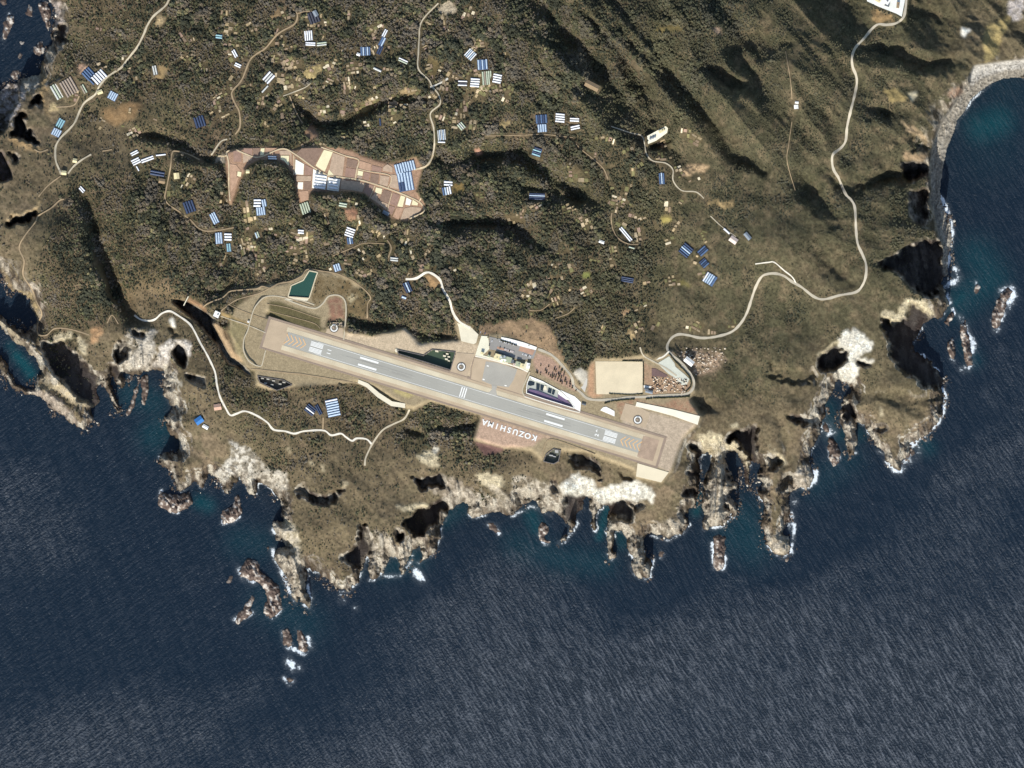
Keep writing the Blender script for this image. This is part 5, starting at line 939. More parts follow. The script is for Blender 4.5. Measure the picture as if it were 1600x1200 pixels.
sheet('car_park', Q_((900, 180), (930, 200), (1010, 150), (1060, 120), (1120, 200), (1130, 240), (1190, 290), (1240, 330), (1290, 380), (1260, 440), (1200, 450), (1130, 370), (1050, 320)), z + 0.75, mat('grey_gravel', S(200, 200, 182), .12, .05))
sheet('planting_bed', Q_((860, 260), (900, 260), (1045, 340), (1020, 360), (860, 345)), z + 0.85, mat('dark_bed', S(112, 90, 84), .15, .1))
sheet('concrete_slope', Q_((690, 640), (760, 655), (1080, 720), (1408, 802), (1382, 900), (1100, 800), (860, 735), (675, 690)), z + 1.4, mat('shotcrete', S(234, 226, 202), .08, .05), th=1.2)
sheet('concrete_slope', Q_((345, 695), (438, 745), (438, 805), (275, 735), (310, 700)), z + 1.2, whitec, th=1); sheet('concrete_slope', K_((785, 495), (980, 552), (932, 615), (775, 578)), z + 1.0, mat('beige_slab', S(224, 210, 178), .06, .04), th=1)
sheet('gravel_yard', Q_((0, 330), (90, 350), (130, 380), (125, 440), (100, 530), (60, 480), (0, 400)), z + 0.8, mat('blue_gravel', S(198, 192, 178), .1, .06))
sheet('concrete_slab', Q_((770, 450), (860, 465), (850, 480), (770, 480)), z + 1.1, whitec)
# helipad-like wind circles
ringd = mat('dark_ring', S(96, 90, 80), .1, .2)
for k, (x, y, lab) in enumerate([(522, 512.5, 'white ringed wind circle at the western end of the runway'), (720.7, 573.2, 'white ringed wind circle beside the green sunken pond'), (996.5, 656, 'white ringed wind circle near the long white concrete slope')]):
    t_ = empty('windsock', P(x, y, z + 0.6)); tag(t_, lab, 'windsock', 'wind circles along the runway')
    bm = bmesh.new(); add_ring(bm, 9.0, 11.3, 0, .45); bm_obj('dark_ring', bm, ringd, t_)
    bm = bmesh.new(); add_ring(bm, 6.2, 9.0, 0, .6); bm_obj('white_ring', bm, white, t_)
    bm = bmesh.new(); add_cyl(bm, 0, 0, 0, .4, 6.2, 6.2, 28); bm_obj('disc', bm, mat('circle_infill', S(120, 112, 98), .15, .2), t_)
    bm = bmesh.new(); add_cyl(bm, 0, 0, 0.4, 7, .15, .1, 8); bm_obj('pole', bm, white, t_)
    bm = bmesh.new(); n_ = 8
    r1 = [bm.verts.new((0.3, .7 * math.cos(6.2832 * i / n_), 6.4 + .7 * math.sin(6.2832 * i / n_))) for i in range(n_)]; r2 = [bm.verts.new((-4.2, 1 + .3 * math.cos(6.2832 * i / n_), 5.9 + .3 * math.sin(6.2832 * i / n_))) for i in range(n_)]
    for i in range(n_): bm.faces.new((r1[i], r1[(i + 1) % n_], r2[(i + 1) % n_], r2[i]))
    bm_obj('fabric_sock', bm, mat('sock_orange', S(226, 190, 160), .1, .5), t_)

# ------------------------------------------------------------------ basins and ponds
def basin(name, outline, ztop, zbed, label, cat, wall, bed, water=None, wth=0.9, zwater=None):
    c = [P(x, y, ztop) for x, y in outline]; ctr = sum(c, Vector()) / len(c)
    t_ = empty(name, ctr); tag(t_, label, cat)
    bm = bmesh.new(); n_ = len(c)
    for i in range(n_):
        a, b = c[i] - ctr, c[(i + 1) % n_] - ctr; dr = (b - a).normalized(); nn = Vector((-dr.y, dr.x, 0)) * wth
        vs = [bm.verts.new(v) for v in (a + nn, b + nn, b - nn, a - nn)]; lo = [bm.verts.new((v.co.x, v.co.y, zbed - ztop - 1)) for v in vs]
        for v in vs: v.co.z = 1.3 + 0.01 * i
        bm.faces.new(vs); bm.faces.new(lo[::-1])
        for j in range(4): bm.faces.new((vs[j], vs[(j + 1) % 4], lo[(j + 1) % 4], lo[j]))
    bm_obj('retaining_wall', bm, wall, t_)
    bm = bmesh.new(); add_prism(bm, [(v.x - ctr.x, v.y - ctr.y) for v in c], zbed - ztop, zbed - ztop + .4); bm_obj('floor', bm, bed, t_)
    if water:
        bm = bmesh.new(); add_prism(bm, [((v.x - ctr.x) * .995, (v.y - ctr.y) * .995) for v in c], zbed - ztop + .5, zwater - ztop); bm_obj('water', bm, water, t_)
    return t_, ctr
def in_basin(t_, ctr, name, pts, z0, z1, m):
    bm = bmesh.new(); add_prism(bm, [((P(x, y, z1) - ctr).x, (P(x, y, z1) - ctr).y) for x, y in pts], z0 - ctr.z, z1 - ctr.z); return bm_obj(name, bm, m, t_)
gw = mat('green_pond_water', S(46, 78, 66), .08, .03, rough=.25, spec=.5); gw2 = mat('dark_pond_water', S(70, 84, 66), .12, .05, rough=.3); dkw = mat('grey_wall', S(110, 104, 100), .1, .1)
basin('reservoir_pond', POND, ZA, ZA - 5, 'large green water reservoir with pale rim north of the runway', 'reservoir', mat('rim_concrete', S(206, 192, 160), .08, .1), dkw, gw, 1.3, ZA - 1.5)
sheet('concrete_slab', O_((510, 550), (560, 512), (825, 532), (800, 560), (640, 555)), ZA + .8, pale)
t_, c_ = basin('sunken_pond', POND2, ZA + .6, ZA - 13, 'long dark walled sunken pond with pale frames beside the runway', 'basin', dkw, mat('pond_floor', S(84, 92, 70), .15, .05), gw2, .9, ZA - 11)
for x, y, w_ in ((1130, 995, 10), (1178, 1025, 9), (1195, 1012, 8), (1205, 1030, 8), (1190, 1045, 9), (1205, 1055, 7)): in_basin(t_, c_, 'intake_frame', F_((x - w_, y - w_ * .7), (x + w_, y - w_ * .4), (x + w_, y + w_ * .7), (x - w_, y + w_ * .4)), ZA - 11, ZA - 7, pale)
in_basin(t_, c_, 'round_tank', F_((868, 990), (872, 980), (884, 980), (890, 990), (884, 1002), (872, 1002)), ZA - 3, ZA + 1.5, pale)
t_, c_ = basin('pump_basin', BAS3, ZA + .5, ZA - 10, 'deep octagonal concrete basin with machinery south of the runway end', 'basin', dkw, mat('basin_floor', S(96, 98, 86), .1, .1), None, .9)
for x, y, a, b in ((1332, 760, 24, 22), (1255, 815, 26, 12), (1300, 830, 20, 10)): in_basin(t_, c_, 'platform', X_((x - a, y - b), (x + a, y - b + 6), (x + a, y + b), (x - a, y + b - 6)), ZA - 10, ZA - 5, mat('machine_grey', S(170, 170, 166), .1, .3))
t_, c_ = basin('settling_basin', BAS4, ZA + .5, ZA - 9, 'small sunken basin with white frames at the foot of the western runway', 'basin', dkw, mat('settling_floor', S(88, 84, 74), .1, .1), None, .8)
for x, y in ((40, 1165), (75, 1170), (110, 1180), (60, 1195), (100, 1205), (150, 1200), (175, 1190)): in_basin(t_, c_, 'frame', F_((x - 9, y - 5), (x + 9, y - 3), (x + 9, y + 5), (x - 9, y + 3)), ZA - 9, ZA - 3, mat('frame_concrete', S(176, 172, 158), .15, .2))
t_, c_ = basin('stormwater_basin', BAS5, ZA + .4, ZA - 5.5, 'white walled stormwater basin lined with purple sheet by the apron', 'basin', whitec, mat('basin_grey_floor', S(176, 178, 166), .1, .1), None, .9)
purple = mat('purple_liner', S(112, 94, 118), .12, .1, rough=.6)
in_basin(t_, c_, 'lining_sheet', T_((890, 825), (925, 785), (1020, 805), (1120, 845), (1240, 895), (1438, 1003), (1250, 955), (1100, 898)), ZA - 5, ZA - 2.6, purple); in_basin(t_, c_, 'lining_sheet', T_((1245, 842), (1330, 888), (1432, 995), (1360, 950), (1250, 895)), ZA - 5, ZA - 3, purple)
navy = mat('basin_water', S(44, 54, 60), .1, .1, rough=.25, spec=.5)
for pts in (T_((1003, 712), (1045, 725), (1040, 795), (1003, 788)), T_((1050, 728), (1092, 742), (1080, 808), (1048, 798)), T_((1142, 765), (1182, 780), (1172, 838), (1130, 822)), T_((1188, 782), (1222, 798), (1203, 852), (1178, 842)), T_((905, 700), (935, 690), (985, 705), (980, 740), (930, 750), (900, 730))): in_basin(t_, c_, 'settling_pool', pts, ZA - 5, ZA - 4.6, navy)
for pts in (T_((940, 640), (1085, 685), (1085, 712), (985, 688), (945, 665)), T_((1262, 800), (1330, 842), (1385, 905), (1345, 905), (1250, 842))): in_basin(t_, c_, 'concrete_apron', pts, ZA - 5, ZA - 1, whitec)
in_basin(t_, c_, 'inlet_block', T_((1095, 745), (1120, 755), (1125, 800), (1080, 790)), ZA - 5, ZA - 3.4, pale)
sheet('concrete_slab', T_((1385, 905), (1270, 792), (1440, 868), (1512, 935), (1502, 1040), (1445, 1010)), ZA + .95, whitec)
# ------------------------------------------------------------------ buildings
ROOF = {'brown': mat('roof_brown', S(150, 128, 98), .12, .3), 'blue': mat('roof_blue', S(64, 122, 182), .08, .3), 'white': mat('roof_white', S(238, 236, 226), .06, .3), 'pink': mat('roof_pink', S(196, 160, 136), .1, .3), 'pinkw': mat('roof_pinkwhite', S(220, 200, 184), .12, .3),
        'grey': mat('roof_grey', S(132, 140, 146), .1, .3), 'cream': mat('roof_cream', S(222, 208, 160), .1, .3), 'dgrey': mat('roof_slate', S(104, 108, 110), .1, .3), 'green': mat('roof_green', S(166, 172, 142), .1, .3)}
wallm = mat('wall_render', S(206, 200, 184), .06, .3); glass = mat('window_glass', (0.03, 0.04, 0.05), .05, .3, rough=.1, spec=.6); doorm = mat('door_paint', S(90, 84, 76), .1, .3)
def house(x, y, zz, a, L, w, h, roof, label, cat='house', flat=False, name='house', group=None):
    t_ = empty(name, P(x, y, zz), R(-a)); tag(t_, label, cat, group)
    L, w = L * M, w * M
    bm = bmesh.new(); add_box(bm, 0, 0, -1.5, L, w, h + 1.5); bm_obj('wall', bm, wallm, t_)
    bm = bmesh.new(); e = .5
    if flat:
        add_box(bm, 0, 0, h, L + e, w + e, .35); r_ = bm_obj('roof', bm, ROOF[roof], t_)
        bm = bmesh.new(); add_box(bm, L * .2, w * .1, h + .36, L * .22, w * .25, 1.2); bm_obj('roof_plant', bm, ROOF['dgrey'], t_)
    else:
        rh = w * .22
        for sg in (-1, 1):
            bm2 = bmesh.new(); y0, y1 = sg * (w / 2 + e), 0.02 * sg
            vs = [bm2.verts.new(v) for v in ((-L / 2 - e, y0, h), (L / 2 + e, y0, h), (L / 2 + e, y1, h + rh), (-L / 2 - e, y1, h + rh))]; v2 = [bm2.verts.new(v.co + Vector((0, 0, .25))) for v in vs]
            bm2.faces.new(v2); bm2.faces.new(vs[::-1])
            for j in range(4): bm2.faces.new((vs[j], vs[(j + 1) % 4], v2[(j + 1) % 4], v2[j]))
            bm_obj('roof_pitch', bm2, ROOF[roof], t_)
        add_box(bm, 0, 0, h + rh + .12, L + 2 * e, .5, .3); bm_obj('ridge', bm, ROOF[roof], t_)
    for k in range(3):
        bm = bmesh.new(); add_box(bm, (k - 1) * L * .3, -w / 2 - .04, h * .4, L * .12, .12, h * .32); bm_obj('window', bm, glass, t_)
    bm = bmesh.new(); add_box(bm, L / 2 + .04, 0, 0, .12, 1.2, 2.1); bm_obj('door', bm, doorm, t_)
    return t_
for k, (x, y, a, L, w, rf, lab) in enumerate(HOUSES):
    house(x, y, GHZ[len(pads) + k], a, L, w, 3.4 if w > 5 else 2.6, rf, lab, 'hut' if w <= 6 else 'house', name='hut' if w <= 6 else 'house')
def tp(x, y): return Z(700, 500, 7.2727, (x, y))[0]
# terminal with its eight sided hall
x, y = tp(625, 440); t_ = empty('terminal_building', P(x, y, ZA + .9), R(-16)); tag(t_, 'pale airport terminal with octagonal hall between the apron and car park', 'terminal')
bm = bmesh.new(); add_box(bm, 0, 1, 0, 42, 13, 7); bm_obj('wall', bm, wallm, t_)
bm = bmesh.new(); add_box(bm, -13, 1, 7, 15, 13.6, .5); bm_obj('roof', bm, ROOF['cream'], t_); bm = bmesh.new(); add_box(bm, 13.8, 1, 7, 15, 13.6, .5); bm_obj('roof', bm, ROOF['green'], t_)
bm = bmesh.new(); add_cyl(bm, 0, 0, 0, 8, 8.6, 8.6, 8); bm_obj('hall', bm, wallm, t_)
for i in range(8):
    a0, a1 = 6.2832 * i / 8, 6.2832 * (i + 1) / 8; bm = bmesh.new(); r_ = 9.2
    vs = [bm.verts.new(v) for v in ((r_ * math.cos(a0 + .02), r_ * math.sin(a0 + .02), 8), (r_ * math.cos(a1 - .02), r_ * math.sin(a1 - .02), 8), (1.2 * math.cos(a1), 1.2 * math.sin(a1), 12), (1.2 * math.cos(a0), 1.2 * math.sin(a0), 12))]; v2 = [bm.verts.new(v.co - Vector((0, 0, .4))) for v in vs]
    bm.faces.new(vs); bm.faces.new(v2[::-1])
    for j in range(4): bm.faces.new((vs[j], vs[(j + 1) % 4], v2[(j + 1) % 4], v2[j]))
    bm_obj('hall_roof_panel', bm, ROOF['white'] if i % 2 else ROOF['green'], t_)
for i in range(8):
    bm = bmesh.new(); add_box(bm, -18 + 5 * i if i < 2 or i > 5 else (-18 + 5 * i), -5.6, 2, 3.2, .15, 2.4); bm_obj('window', bm, glass, t_)
bm = bmesh.new(); add_box(bm, 0, 9, 0, 30, 3, 5.5); add_box(bm, 24, 0, 0, 6, 9, 9); bm_obj('annexe', bm, ROOF['dgrey'], t_)
for x0, y0, L, w, h, rf, lab, a in [(797, 500, 7, 7, 8, 'green', 'square pale green roofed building east of the terminal', 16), (843, 520, 6, 6.5, 7, 'cream', 'square cream roofed building between the green roofed one and the depot', 16), (912, 520, 5, 8, 7, 'white', 'white roofed depot at the east corner of the apron', 8), (390, 378, 4.5, 3.6, 6, 'cream', 'small cream roofed fire post west of the terminal', 10),
    (465, 410, 4, 3.4, 5, 'green', 'small green roofed store next to the cream fire post', 14), (548, 425, 7, 4.5, 7, 'cream', 'cream flat roofed wing on the west side of the terminal', 14), (715, 488, 8, 4, 6, 'brown', 'brown flat roofed office just east of the terminal', 18), (750, 510, 3, 4.5, 5, 'pinkw', 'tiny pinkish store behind the brown office', 16)]:
    x, y = tp(x0, y0); house(x, y, ZA + .9, a, L, w, h, rf, lab, 'building', flat=True, name='airport_building')
for x0, y0, L, w, rf, lab, a in [(1235, 150, 6, 4.2, 'white', 'x', 40)]: pass
x, y = Q_((1285, 180))[0]; house(x, y, ZA + .5, 38, 15, 8.5, 4.5, 'white', 'long white roofed hall beside the bend of the main road', 'hall', name='hall')
x, y = Q_((830, 525))[0]; house(x, y, ZA + .6, 15, 11, 4, 3.5, 'grey', 'grey roofed clubhouse by the corner of the sports ground', 'clubhouse', name='clubhouse')
x, y = Q_((800, 495))[0]; house(x, y, ZA + .6, 15, 6, 3.4, 5, 'dgrey', 'dark roofed pavilion above the grey clubhouse', 'pavilion', name='pavilion')
x, y = Q_((88, 665))[0]; house(x, y, ZA + .6, 18, 6.5, 2.4, 2.6, 'dgrey', 'narrow dark roofed shelter east of the stormwater basin', 'shelter', name='shelter')
x, y = W_((630, 410))[0]; house(x, y, 129, 25, 8.5, 9, 3.5, 'white', 'bright white square hut on the western embankment', 'hut', flat=True, name='hut')
x, y = W_((1025, 503))[0]; house(x, y, 129, 25, 2.6, 2.6, 2.5, 'white', 'tiny white cabin by the western loop road', 'cabin', flat=True, name='cabin')
# light pier on posts at the far west end
p0, p1 = W_((275, 185))[0], W_((215, 300))[0]; t_ = empty('light_pier', P(p0[0], p0[1], 129)); tag(t_, 'pale narrow pier sticking out over the dark western ravine', 'pier')
a = P(p0[0], p0[1], 129); b = P(p1[0], p1[1], 129); v = b - a; bm = bmesh.new(); add_box(bm, v.x / 2, v.y / 2, 0, v.length, 2.4, .8, math.atan2(v.y, v.x)); bm_obj('deck', bm, pale, t_)
for k in range(4):
    bm = bmesh.new(); add_cyl(bm, v.x * (k + .5) / 4, v.y * (k + .5) / 4, -60, 0, .7, .7, 8); bm_obj('pillar', bm, pale, t_)
# reservoir yard with tanks
zy = GHZ[len(pads) + len(hpads)]
sheet('concrete_yard', YARD, zy + .8, mat('yard_concrete', S(244, 236, 206), .08, .1), th=3)
for x0, y0, rr, lab in ((865, 868, 2.6, 'westernmost of three round tanks on the white reservoir yard'), (880, 862, 2.6, 'middle one of three round tanks on the white reservoir yard'), (893, 856, 2.2, 'easternmost and smallest tank on the white reservoir yard')):
    x, y = C_((x0, y0))[0]; t_ = empty('water_tank', P(x, y, zy + .8)); tag(t_, lab, 'tank', 'round tanks on the reservoir yard')
    bm = bmesh.new(); add_cyl(bm, 0, 0, 0, 4, rr, rr, 20); bm_obj('shell', bm, mat('tank_grey', S(170, 172, 166), .08, .5), t_); bm = bmesh.new(); add_cyl(bm, 0, 0, 4, 4.8, rr + .15, .3, 20); bm_obj('lid', bm, ROOF['grey'], t_)
x, y = C_((935, 818))[0]; house(x, y, zy + .8, -28, 9, 4, 3, 'cream', 'cream roofed control house on the white reservoir yard', 'building', flat=True, name='control_house')
# compound at the top edge
zt = GHZ[len(pads) + len(hpads) + 1]
sheet('concrete_yard', TOWN, zt + .8, mat('town_concrete', S(226, 226, 214), .1, .1), th=6)
for x, y, L, w, h, rf, lab, a in [(1384, 1, 12, 9, 7, 'white', 'white roofed building in the compound at the top of the main road', 30), (1386, 8, 7, 4, 5, 'dgrey', 'dark roofed building with a small white annexe in the top compound', 20), (1403, 8, 4, 9, 4, 'brown', 'brown roofed strip building beside the road in the top compound', 6), (1372, 0, 8, 6, 5, 'cream', 'cream roofed building west in the top compound', 30), (1398, -8, 8, 7, 6, 'grey', 'grey roofed building cut by the upper border of the picture', 10)]:
    house(x, y, zt + .8, a, L, w, h, rf, lab, 'building', flat=True, name='compound_building')

# ------------------------------------------------------------------ greenhouses
def plastic(name, c, rough=.35):
    return mat(name, c, .2, .25, rough=rough, spec=.4)
GC = {'W': plastic('white_film', S(246, 246, 240)), 'B': plastic('blue_film', S(92, 114, 144)), 'L': plastic('pale_blue_film', S(190, 206, 218)), 'D': plastic('navy_film', S(66, 78, 102)), 'G': plastic('green_film', S(190, 198, 172)), 'S': plastic('silver_film', S(206, 206, 196)), 'A': plastic('aqua_film', S(150, 190, 192)),
      'T': plastic('brown_film', S(164, 148, 130)), 'K': plastic('black_net', S(72, 72, 80), .8)}
BASE = {'W': mat('gap_shade_grey', S(84, 84, 84), .1, .3), 'B': mat('gap_shade_blue', S(58, 70, 92), .1, .3), 'L': mat('gap_shade_midblue', S(84, 106, 138), .1, .3), 'D': mat('gap_shade_navy', S(46, 50, 62), .1, .3), 'G': mat('gap_shade_green', S(118, 122, 100), .1, .3), 'T': mat('gap_shade_brown', S(112, 98, 84), .1, .3)}  # strips between bays, coloured to stand in for the shaded sides of the arches
wood = mat('end_wall_film', S(190, 194, 190), .1, .5)
arch_cache = {}
def arch_mesh(L, w, c):
    key = (round(L, 1), round(w, 2), c)
    if key in arch_cache: return arch_cache[key]
    bm = bmesh.new(); n_ = 7; A = []; B2 = []; r_ = w / 2; hgt = w * .30
    pr = [(-r_, 0)] + [(-r_ * math.cos(math.pi * i / n_), 1.5 + hgt * math.sin(math.pi * i / n_)) for i in range(n_ + 1)] + [(r_, 0)]
    for px, pz in pr: A.append(bm.verts.new((-L / 2, px, pz))); B2.append(bm.verts.new((L / 2, px, pz)))
    for i in range(len(pr) - 1): bm.faces.new((A[i], A[i + 1], B2[i + 1], B2[i]))
    bm.faces.new(A[::-1]); bm.faces.new(B2); bmesh.ops.recalc_face_normals(bm, faces=bm.faces)
    me = bpy.data.meshes.new('greenhouse_bay'); bm.to_mesh(me); bm.free(); me.materials.append(GC[c]); arch_cache[key] = me; return me
for k, (x, y, a, L, w, cols, lab) in enumerate(GH):
    zg = GHZ[k]; t_ = empty('greenhouse', P(x, y, zg + .3), R(-a)); tag(t_, lab, 'greenhouse', 'greenhouses on the island'); n_ = len(cols)
    bk = max(set(cols), key=cols.count); bk = {'S': 'W', 'A': 'L', 'K': 'D'}.get(bk, bk)
    bm = bmesh.new(); add_box(bm, 0, 0, -3, L * M + 1, n_ * w * M + .6, 3.4); bm_obj('base', bm, BASE[bk], t_)
    for i, ch in enumerate(cols):
        bay = link('bay', arch_mesh(L * M, w * M * .66, ch), None, t_); bay.location = (rnd.uniform(-.8, .8), -(i - (n_ - 1) / 2) * w * M, .4)
# white yards by the plot road
# ------------------------------------------------------------------ field plots
PL = {'r': mat('soil_reddish', S(156, 126, 108), .2, .12), 'b': mat('soil_brown', S(138, 114, 96), .2, .12), 't': mat('soil_tan', S(182, 158, 132), .2, .12), 'c': mat('plot_cream', S(232, 222, 178), .08, .08), 'o': mat('soil_orange', S(182, 148, 120), .2, .12), 'w': mat('plot_white', S(246, 242, 222), .05, .08), 'g': mat('plot_grey', S(168, 148, 128), .2, .08)}
plots = [('t', V_((1440, 150), (1590, 200), (1560, 440), (1385, 425), (1400, 340))), ('c', V_((1330, 112), (1440, 142), (1340, 385), (1310, 370), (1225, 310))), ('b', V_((960, 185), (1050, 95), (1300, 90), (1320, 110), (1212, 305), (1200, 320))), ('b', U_((180, 218), (312, 250), (298, 345), (168, 325))), ('r', U_((165, 335), (296, 355), (268, 465), (150, 440))),
    ('o', U_((335, 245), (478, 292), (470, 380), (330, 345))), ('r', U_((490, 305), (615, 335), (600, 395), (482, 375))), ('t', U_((630, 330), (680, 292), (745, 330), (745, 395), (625, 375))), ('c', U_((315, 370), (380, 385), (370, 440), (308, 430))), ('g', U_((308, 436), (368, 446), (362, 475), (302, 462))), ('r', U_((392, 388), (468, 405), (448, 495), (382, 478))), ('b', U_((478, 408), (582, 428), (560, 545), (460, 515))), ('t', U_((592, 432), (708, 448), (684, 570), (582, 545))),
    ('t', U_((730, 420), (800, 432), (826, 605), (712, 582))), ('t', U_((105, 500), (280, 505), (410, 535), (368, 640), (110, 600))), ('r', U_((432, 540), (512, 562), (460, 712), (385, 640))), ('c', U_((540, 582), (618, 600), (605, 668), (528, 645))), ('b', U_((640, 610), (735, 640), (700, 780), (580, 740), (610, 675))), ('t', U_((470, 715), (530, 655), (560, 665), (560, 740), (690, 790), (670, 860))), ('r', U_((755, 650), (838, 680), (800, 820), (706, 790))), ('c', U_((852, 682), (905, 700), (872, 828), (806, 818))), ('w', U_((922, 708), (985, 742), (962, 808), (906, 796))), ('c', U_((1000, 735), (1066, 780), (1058, 808), (985, 800))),
    ('o', U_((800, 832), (880, 842), (820, 985), (748, 945))), ('t', U_((892, 845), (985, 825), (1100, 835), (1118, 870), (960, 962), (845, 985))), ('r', U_((702, 808), (782, 830), (738, 928), (676, 880))), ('r', V_((195, 132), (232, 122), (296, 150), (296, 262), (200, 262))), ('r', V_((325, 95), (434, 95), (432, 182), (330, 142))), ('b', V_((442, 92), (528, 92), (526, 188), (442, 186))), ('c', V_((540, 96), (588, 92), (578, 172), (532, 186))), ('o', V_((598, 88), (745, 92), (650, 138), (590, 160))), ('t', V_((320, 168), (428, 206), (430, 240), (318, 282))), ('t', V_((775, 125), (898, 120), (925, 165), (920, 300), (905, 175), (775, 172))),
    ('c', V_((790, 186), (893, 186), (888, 312), (830, 250), (786, 232))), ('w', V_((975, 232), (1080, 292), (1072, 425), (965, 418))), ('r', V_((1092, 296), (1188, 345), (1180, 430), (1088, 425))), ('t', V_((982, 440), (1172, 440), (1165, 505), (985, 505))), ('w', V_((1005, 518), (1070, 518), (1064, 608), (1000, 600))), ('b', V_((1080, 512), (1166, 512), (1162, 618), (1076, 610))), ('o', V_((1012, 632), (1128, 625), (1150, 735), (1045, 760))), ('o', V_((152, 290), (230, 300), (290, 375), (232, 380), (240, 450), (262, 460), (225, 560), (165, 640))), ('c', V_((252, 382), (300, 392), (290, 450), (243, 440))),
    ('w', V_((1195, 352), (1370, 445), (1345, 612), (1180, 590))), ('w', V_((1378, 455), (1535, 480), (1512, 632), (1365, 612))), ('c', V_((1372, 432), (1392, 360), (1450, 425))), ('t', V_((1545, 480), (1600, 485), (1600, 610), (1535, 600)))]
for i, (c, pts) in enumerate(plots): sheet('field_plot', pts, ZF + .75 + .002 * i, PL[c], th=.6)
for ln, w_ in [(V_((230, 115), (430, 196), (530, 200), (640, 160), (760, 110), (860, 108), (1000, 190), (1200, 332), (1370, 430)) + U_((0, 442), (140, 462), (280, 480), (430, 515), (690, 598), (900, 680), (1080, 765), (1140, 850), (1120, 900), (960, 975)), 2.0), (V_((115, 175), (140, 300), (140, 550), (155, 750)), 1.8), (V_((0, 190), (105, 188), (112, 145), (150, 120)), 2.2), (V_((1295, 80), (1440, 130), (1600, 190)) + U_((320, 238), (302, 350), (282, 478)), 1.6),
    (U_((305, 350), (420, 378), (720, 440), (690, 590)), 1.2), (V_((952, 180), (955, 300), (950, 430)), 1.3), (U_((740, 655), (710, 760), (680, 880)), 1.0), (U_((525, 560), (490, 650), (460, 720)), 1.0), (U_((1080, 760), (1130, 660), (1140, 600)), 1.6), (U_((1255, 170), (1200, 290), (1100, 340), (1010, 360)), 2.2)]:
    p_in = all(AM is not None and True for _ in ln); ribbon('path', ln, w_, mat('farm_path', S(204, 184, 148), .1, .08), z=None, lift=1.15)
darkbox = mat('shed_dark', S(60, 58, 62), .1, .3)
for x, y, lab in ((496, 269, 'dark shed north of the large white greenhouse nearest the road'), (502, 272, 'dark shed at the road corner of the large white yard'), (522.5, 279, 'dark shed on the smaller white yard')):
    t_ = empty('shed', P(x, y, ZF + .8), R(-30 if x < 520 else -8)); tag(t_, lab, 'shed'); bm = bmesh.new(); add_box(bm, 0, 0, 0, 5.2, 4.6, 2.6); bm_obj('wall', bm, darkbox, t_); bm = bmesh.new(); add_box(bm, 0, 0, 2.6, 5.8, 5.2, .25); bm_obj('roof', bm, ROOF['dgrey'], t_)

# ------------------------------------------------------------------ cars
def car_parts(col):
    bm = bmesh.new(); add_box(bm, 0, 0, .35, 4.3, 1.75, .55); add_box(bm, -.2, 0, .9, 2.4, 1.6, .5, taper=.8); o1 = bm
    return o1
carm = {'w': mat('car_white', S(240, 240, 236), .03, 1, rough=.3, spec=.5), 's': mat('car_silver', S(180, 184, 188), .03, 1, rough=.3), 'k': mat('car_dark', S(44, 46, 52), .03, 1, rough=.3), 'b': mat('car_blue', S(60, 84, 130), .03, 1, rough=.3)}
tyre = mat('tyre_rubber', (0.02, 0.02, 0.02), .1, 1)
for cm in carm: pass
body_me = {}
for cc in carm:
    b_ = bpy.data.meshes.new('car_body'); bm = bmesh.new(); add_box(bm, 0, 0, .35, 4.3, 1.75, .6); bm.to_mesh(b_); bm.free(); b_.materials.append(carm[cc])
    c_ = bpy.data.meshes.new('car_cabin'); bm = bmesh.new(); add_box(bm, -.2, 0, .95, 2.3, 1.6, .5, taper=.8); bm.to_mesh(c_); bm.free(); c_.materials.append(glass)
    r_ = bpy.data.meshes.new('car_roof'); bm = bmesh.new(); add_box(bm, -.2, 0, 1.451, 1.75, 1.2, .06); bm.to_mesh(r_); bm.free(); r_.materials.append(carm[cc]); body_me[cc] = (b_, c_, r_)
wh_me = bpy.data.meshes.new('car_wheel'); bm = bmesh.new(); add_box(bm, 0, 0, 0, .6, .2, .6); bm.to_mesh(wh_me); bm.free(); wh_me.materials.append(tyre)
spots = [(592 + 17 * i, 238 + 4.6 * i, 'wskwwb'[i % 6]) for i in range(11)] + [(645 + 13 * i, 333 + 4 * i, 'wwswkw'[i % 6]) for i in range(9)] + [(848 + 15 * i, 386 + 5 * i, 'wswwkw'[i % 6]) for i in range(7)] + [(500, 240, 'w'), (470, 285, 's'), (420, 150, 'b'), (370, 140, 's')]
cname = {'w': ('small white car', 'white'), 's': ('small silver car', 'silver'), 'k': ('small dark car', 'dark'), 'b': ('small blue car', 'blue')}
rowl = ['in the upper row of the airport car park', 'in the middle row of the airport car park', 'in the eastern row by the depot', 'standing apart in the western yard']
for i, (x0, y0, cc) in enumerate(spots):
    rr = 0 if i < 11 else 1 if i < 20 else 2 if i < 27 else 3
    x, y = tp(x0, y0); t_ = empty('parked_car', P(x, y, ZA + 1.15), R(72 + rnd.uniform(-4, 4))); tag(t_, cname[cc][0] + ' parked ' + rowl[rr], 'car', cname[cc][1] + ' cars ' + rowl[rr])
    for nm, me_ in zip(('body', 'cabin', 'roof'), body_me[cc]): link(nm, me_, None, t_)
    for wx in (-1.35, 1.3):
        for wy in (-.85, .85): o = link('wheel', wh_me, None, t_); o.location = (wx, wy, 0)

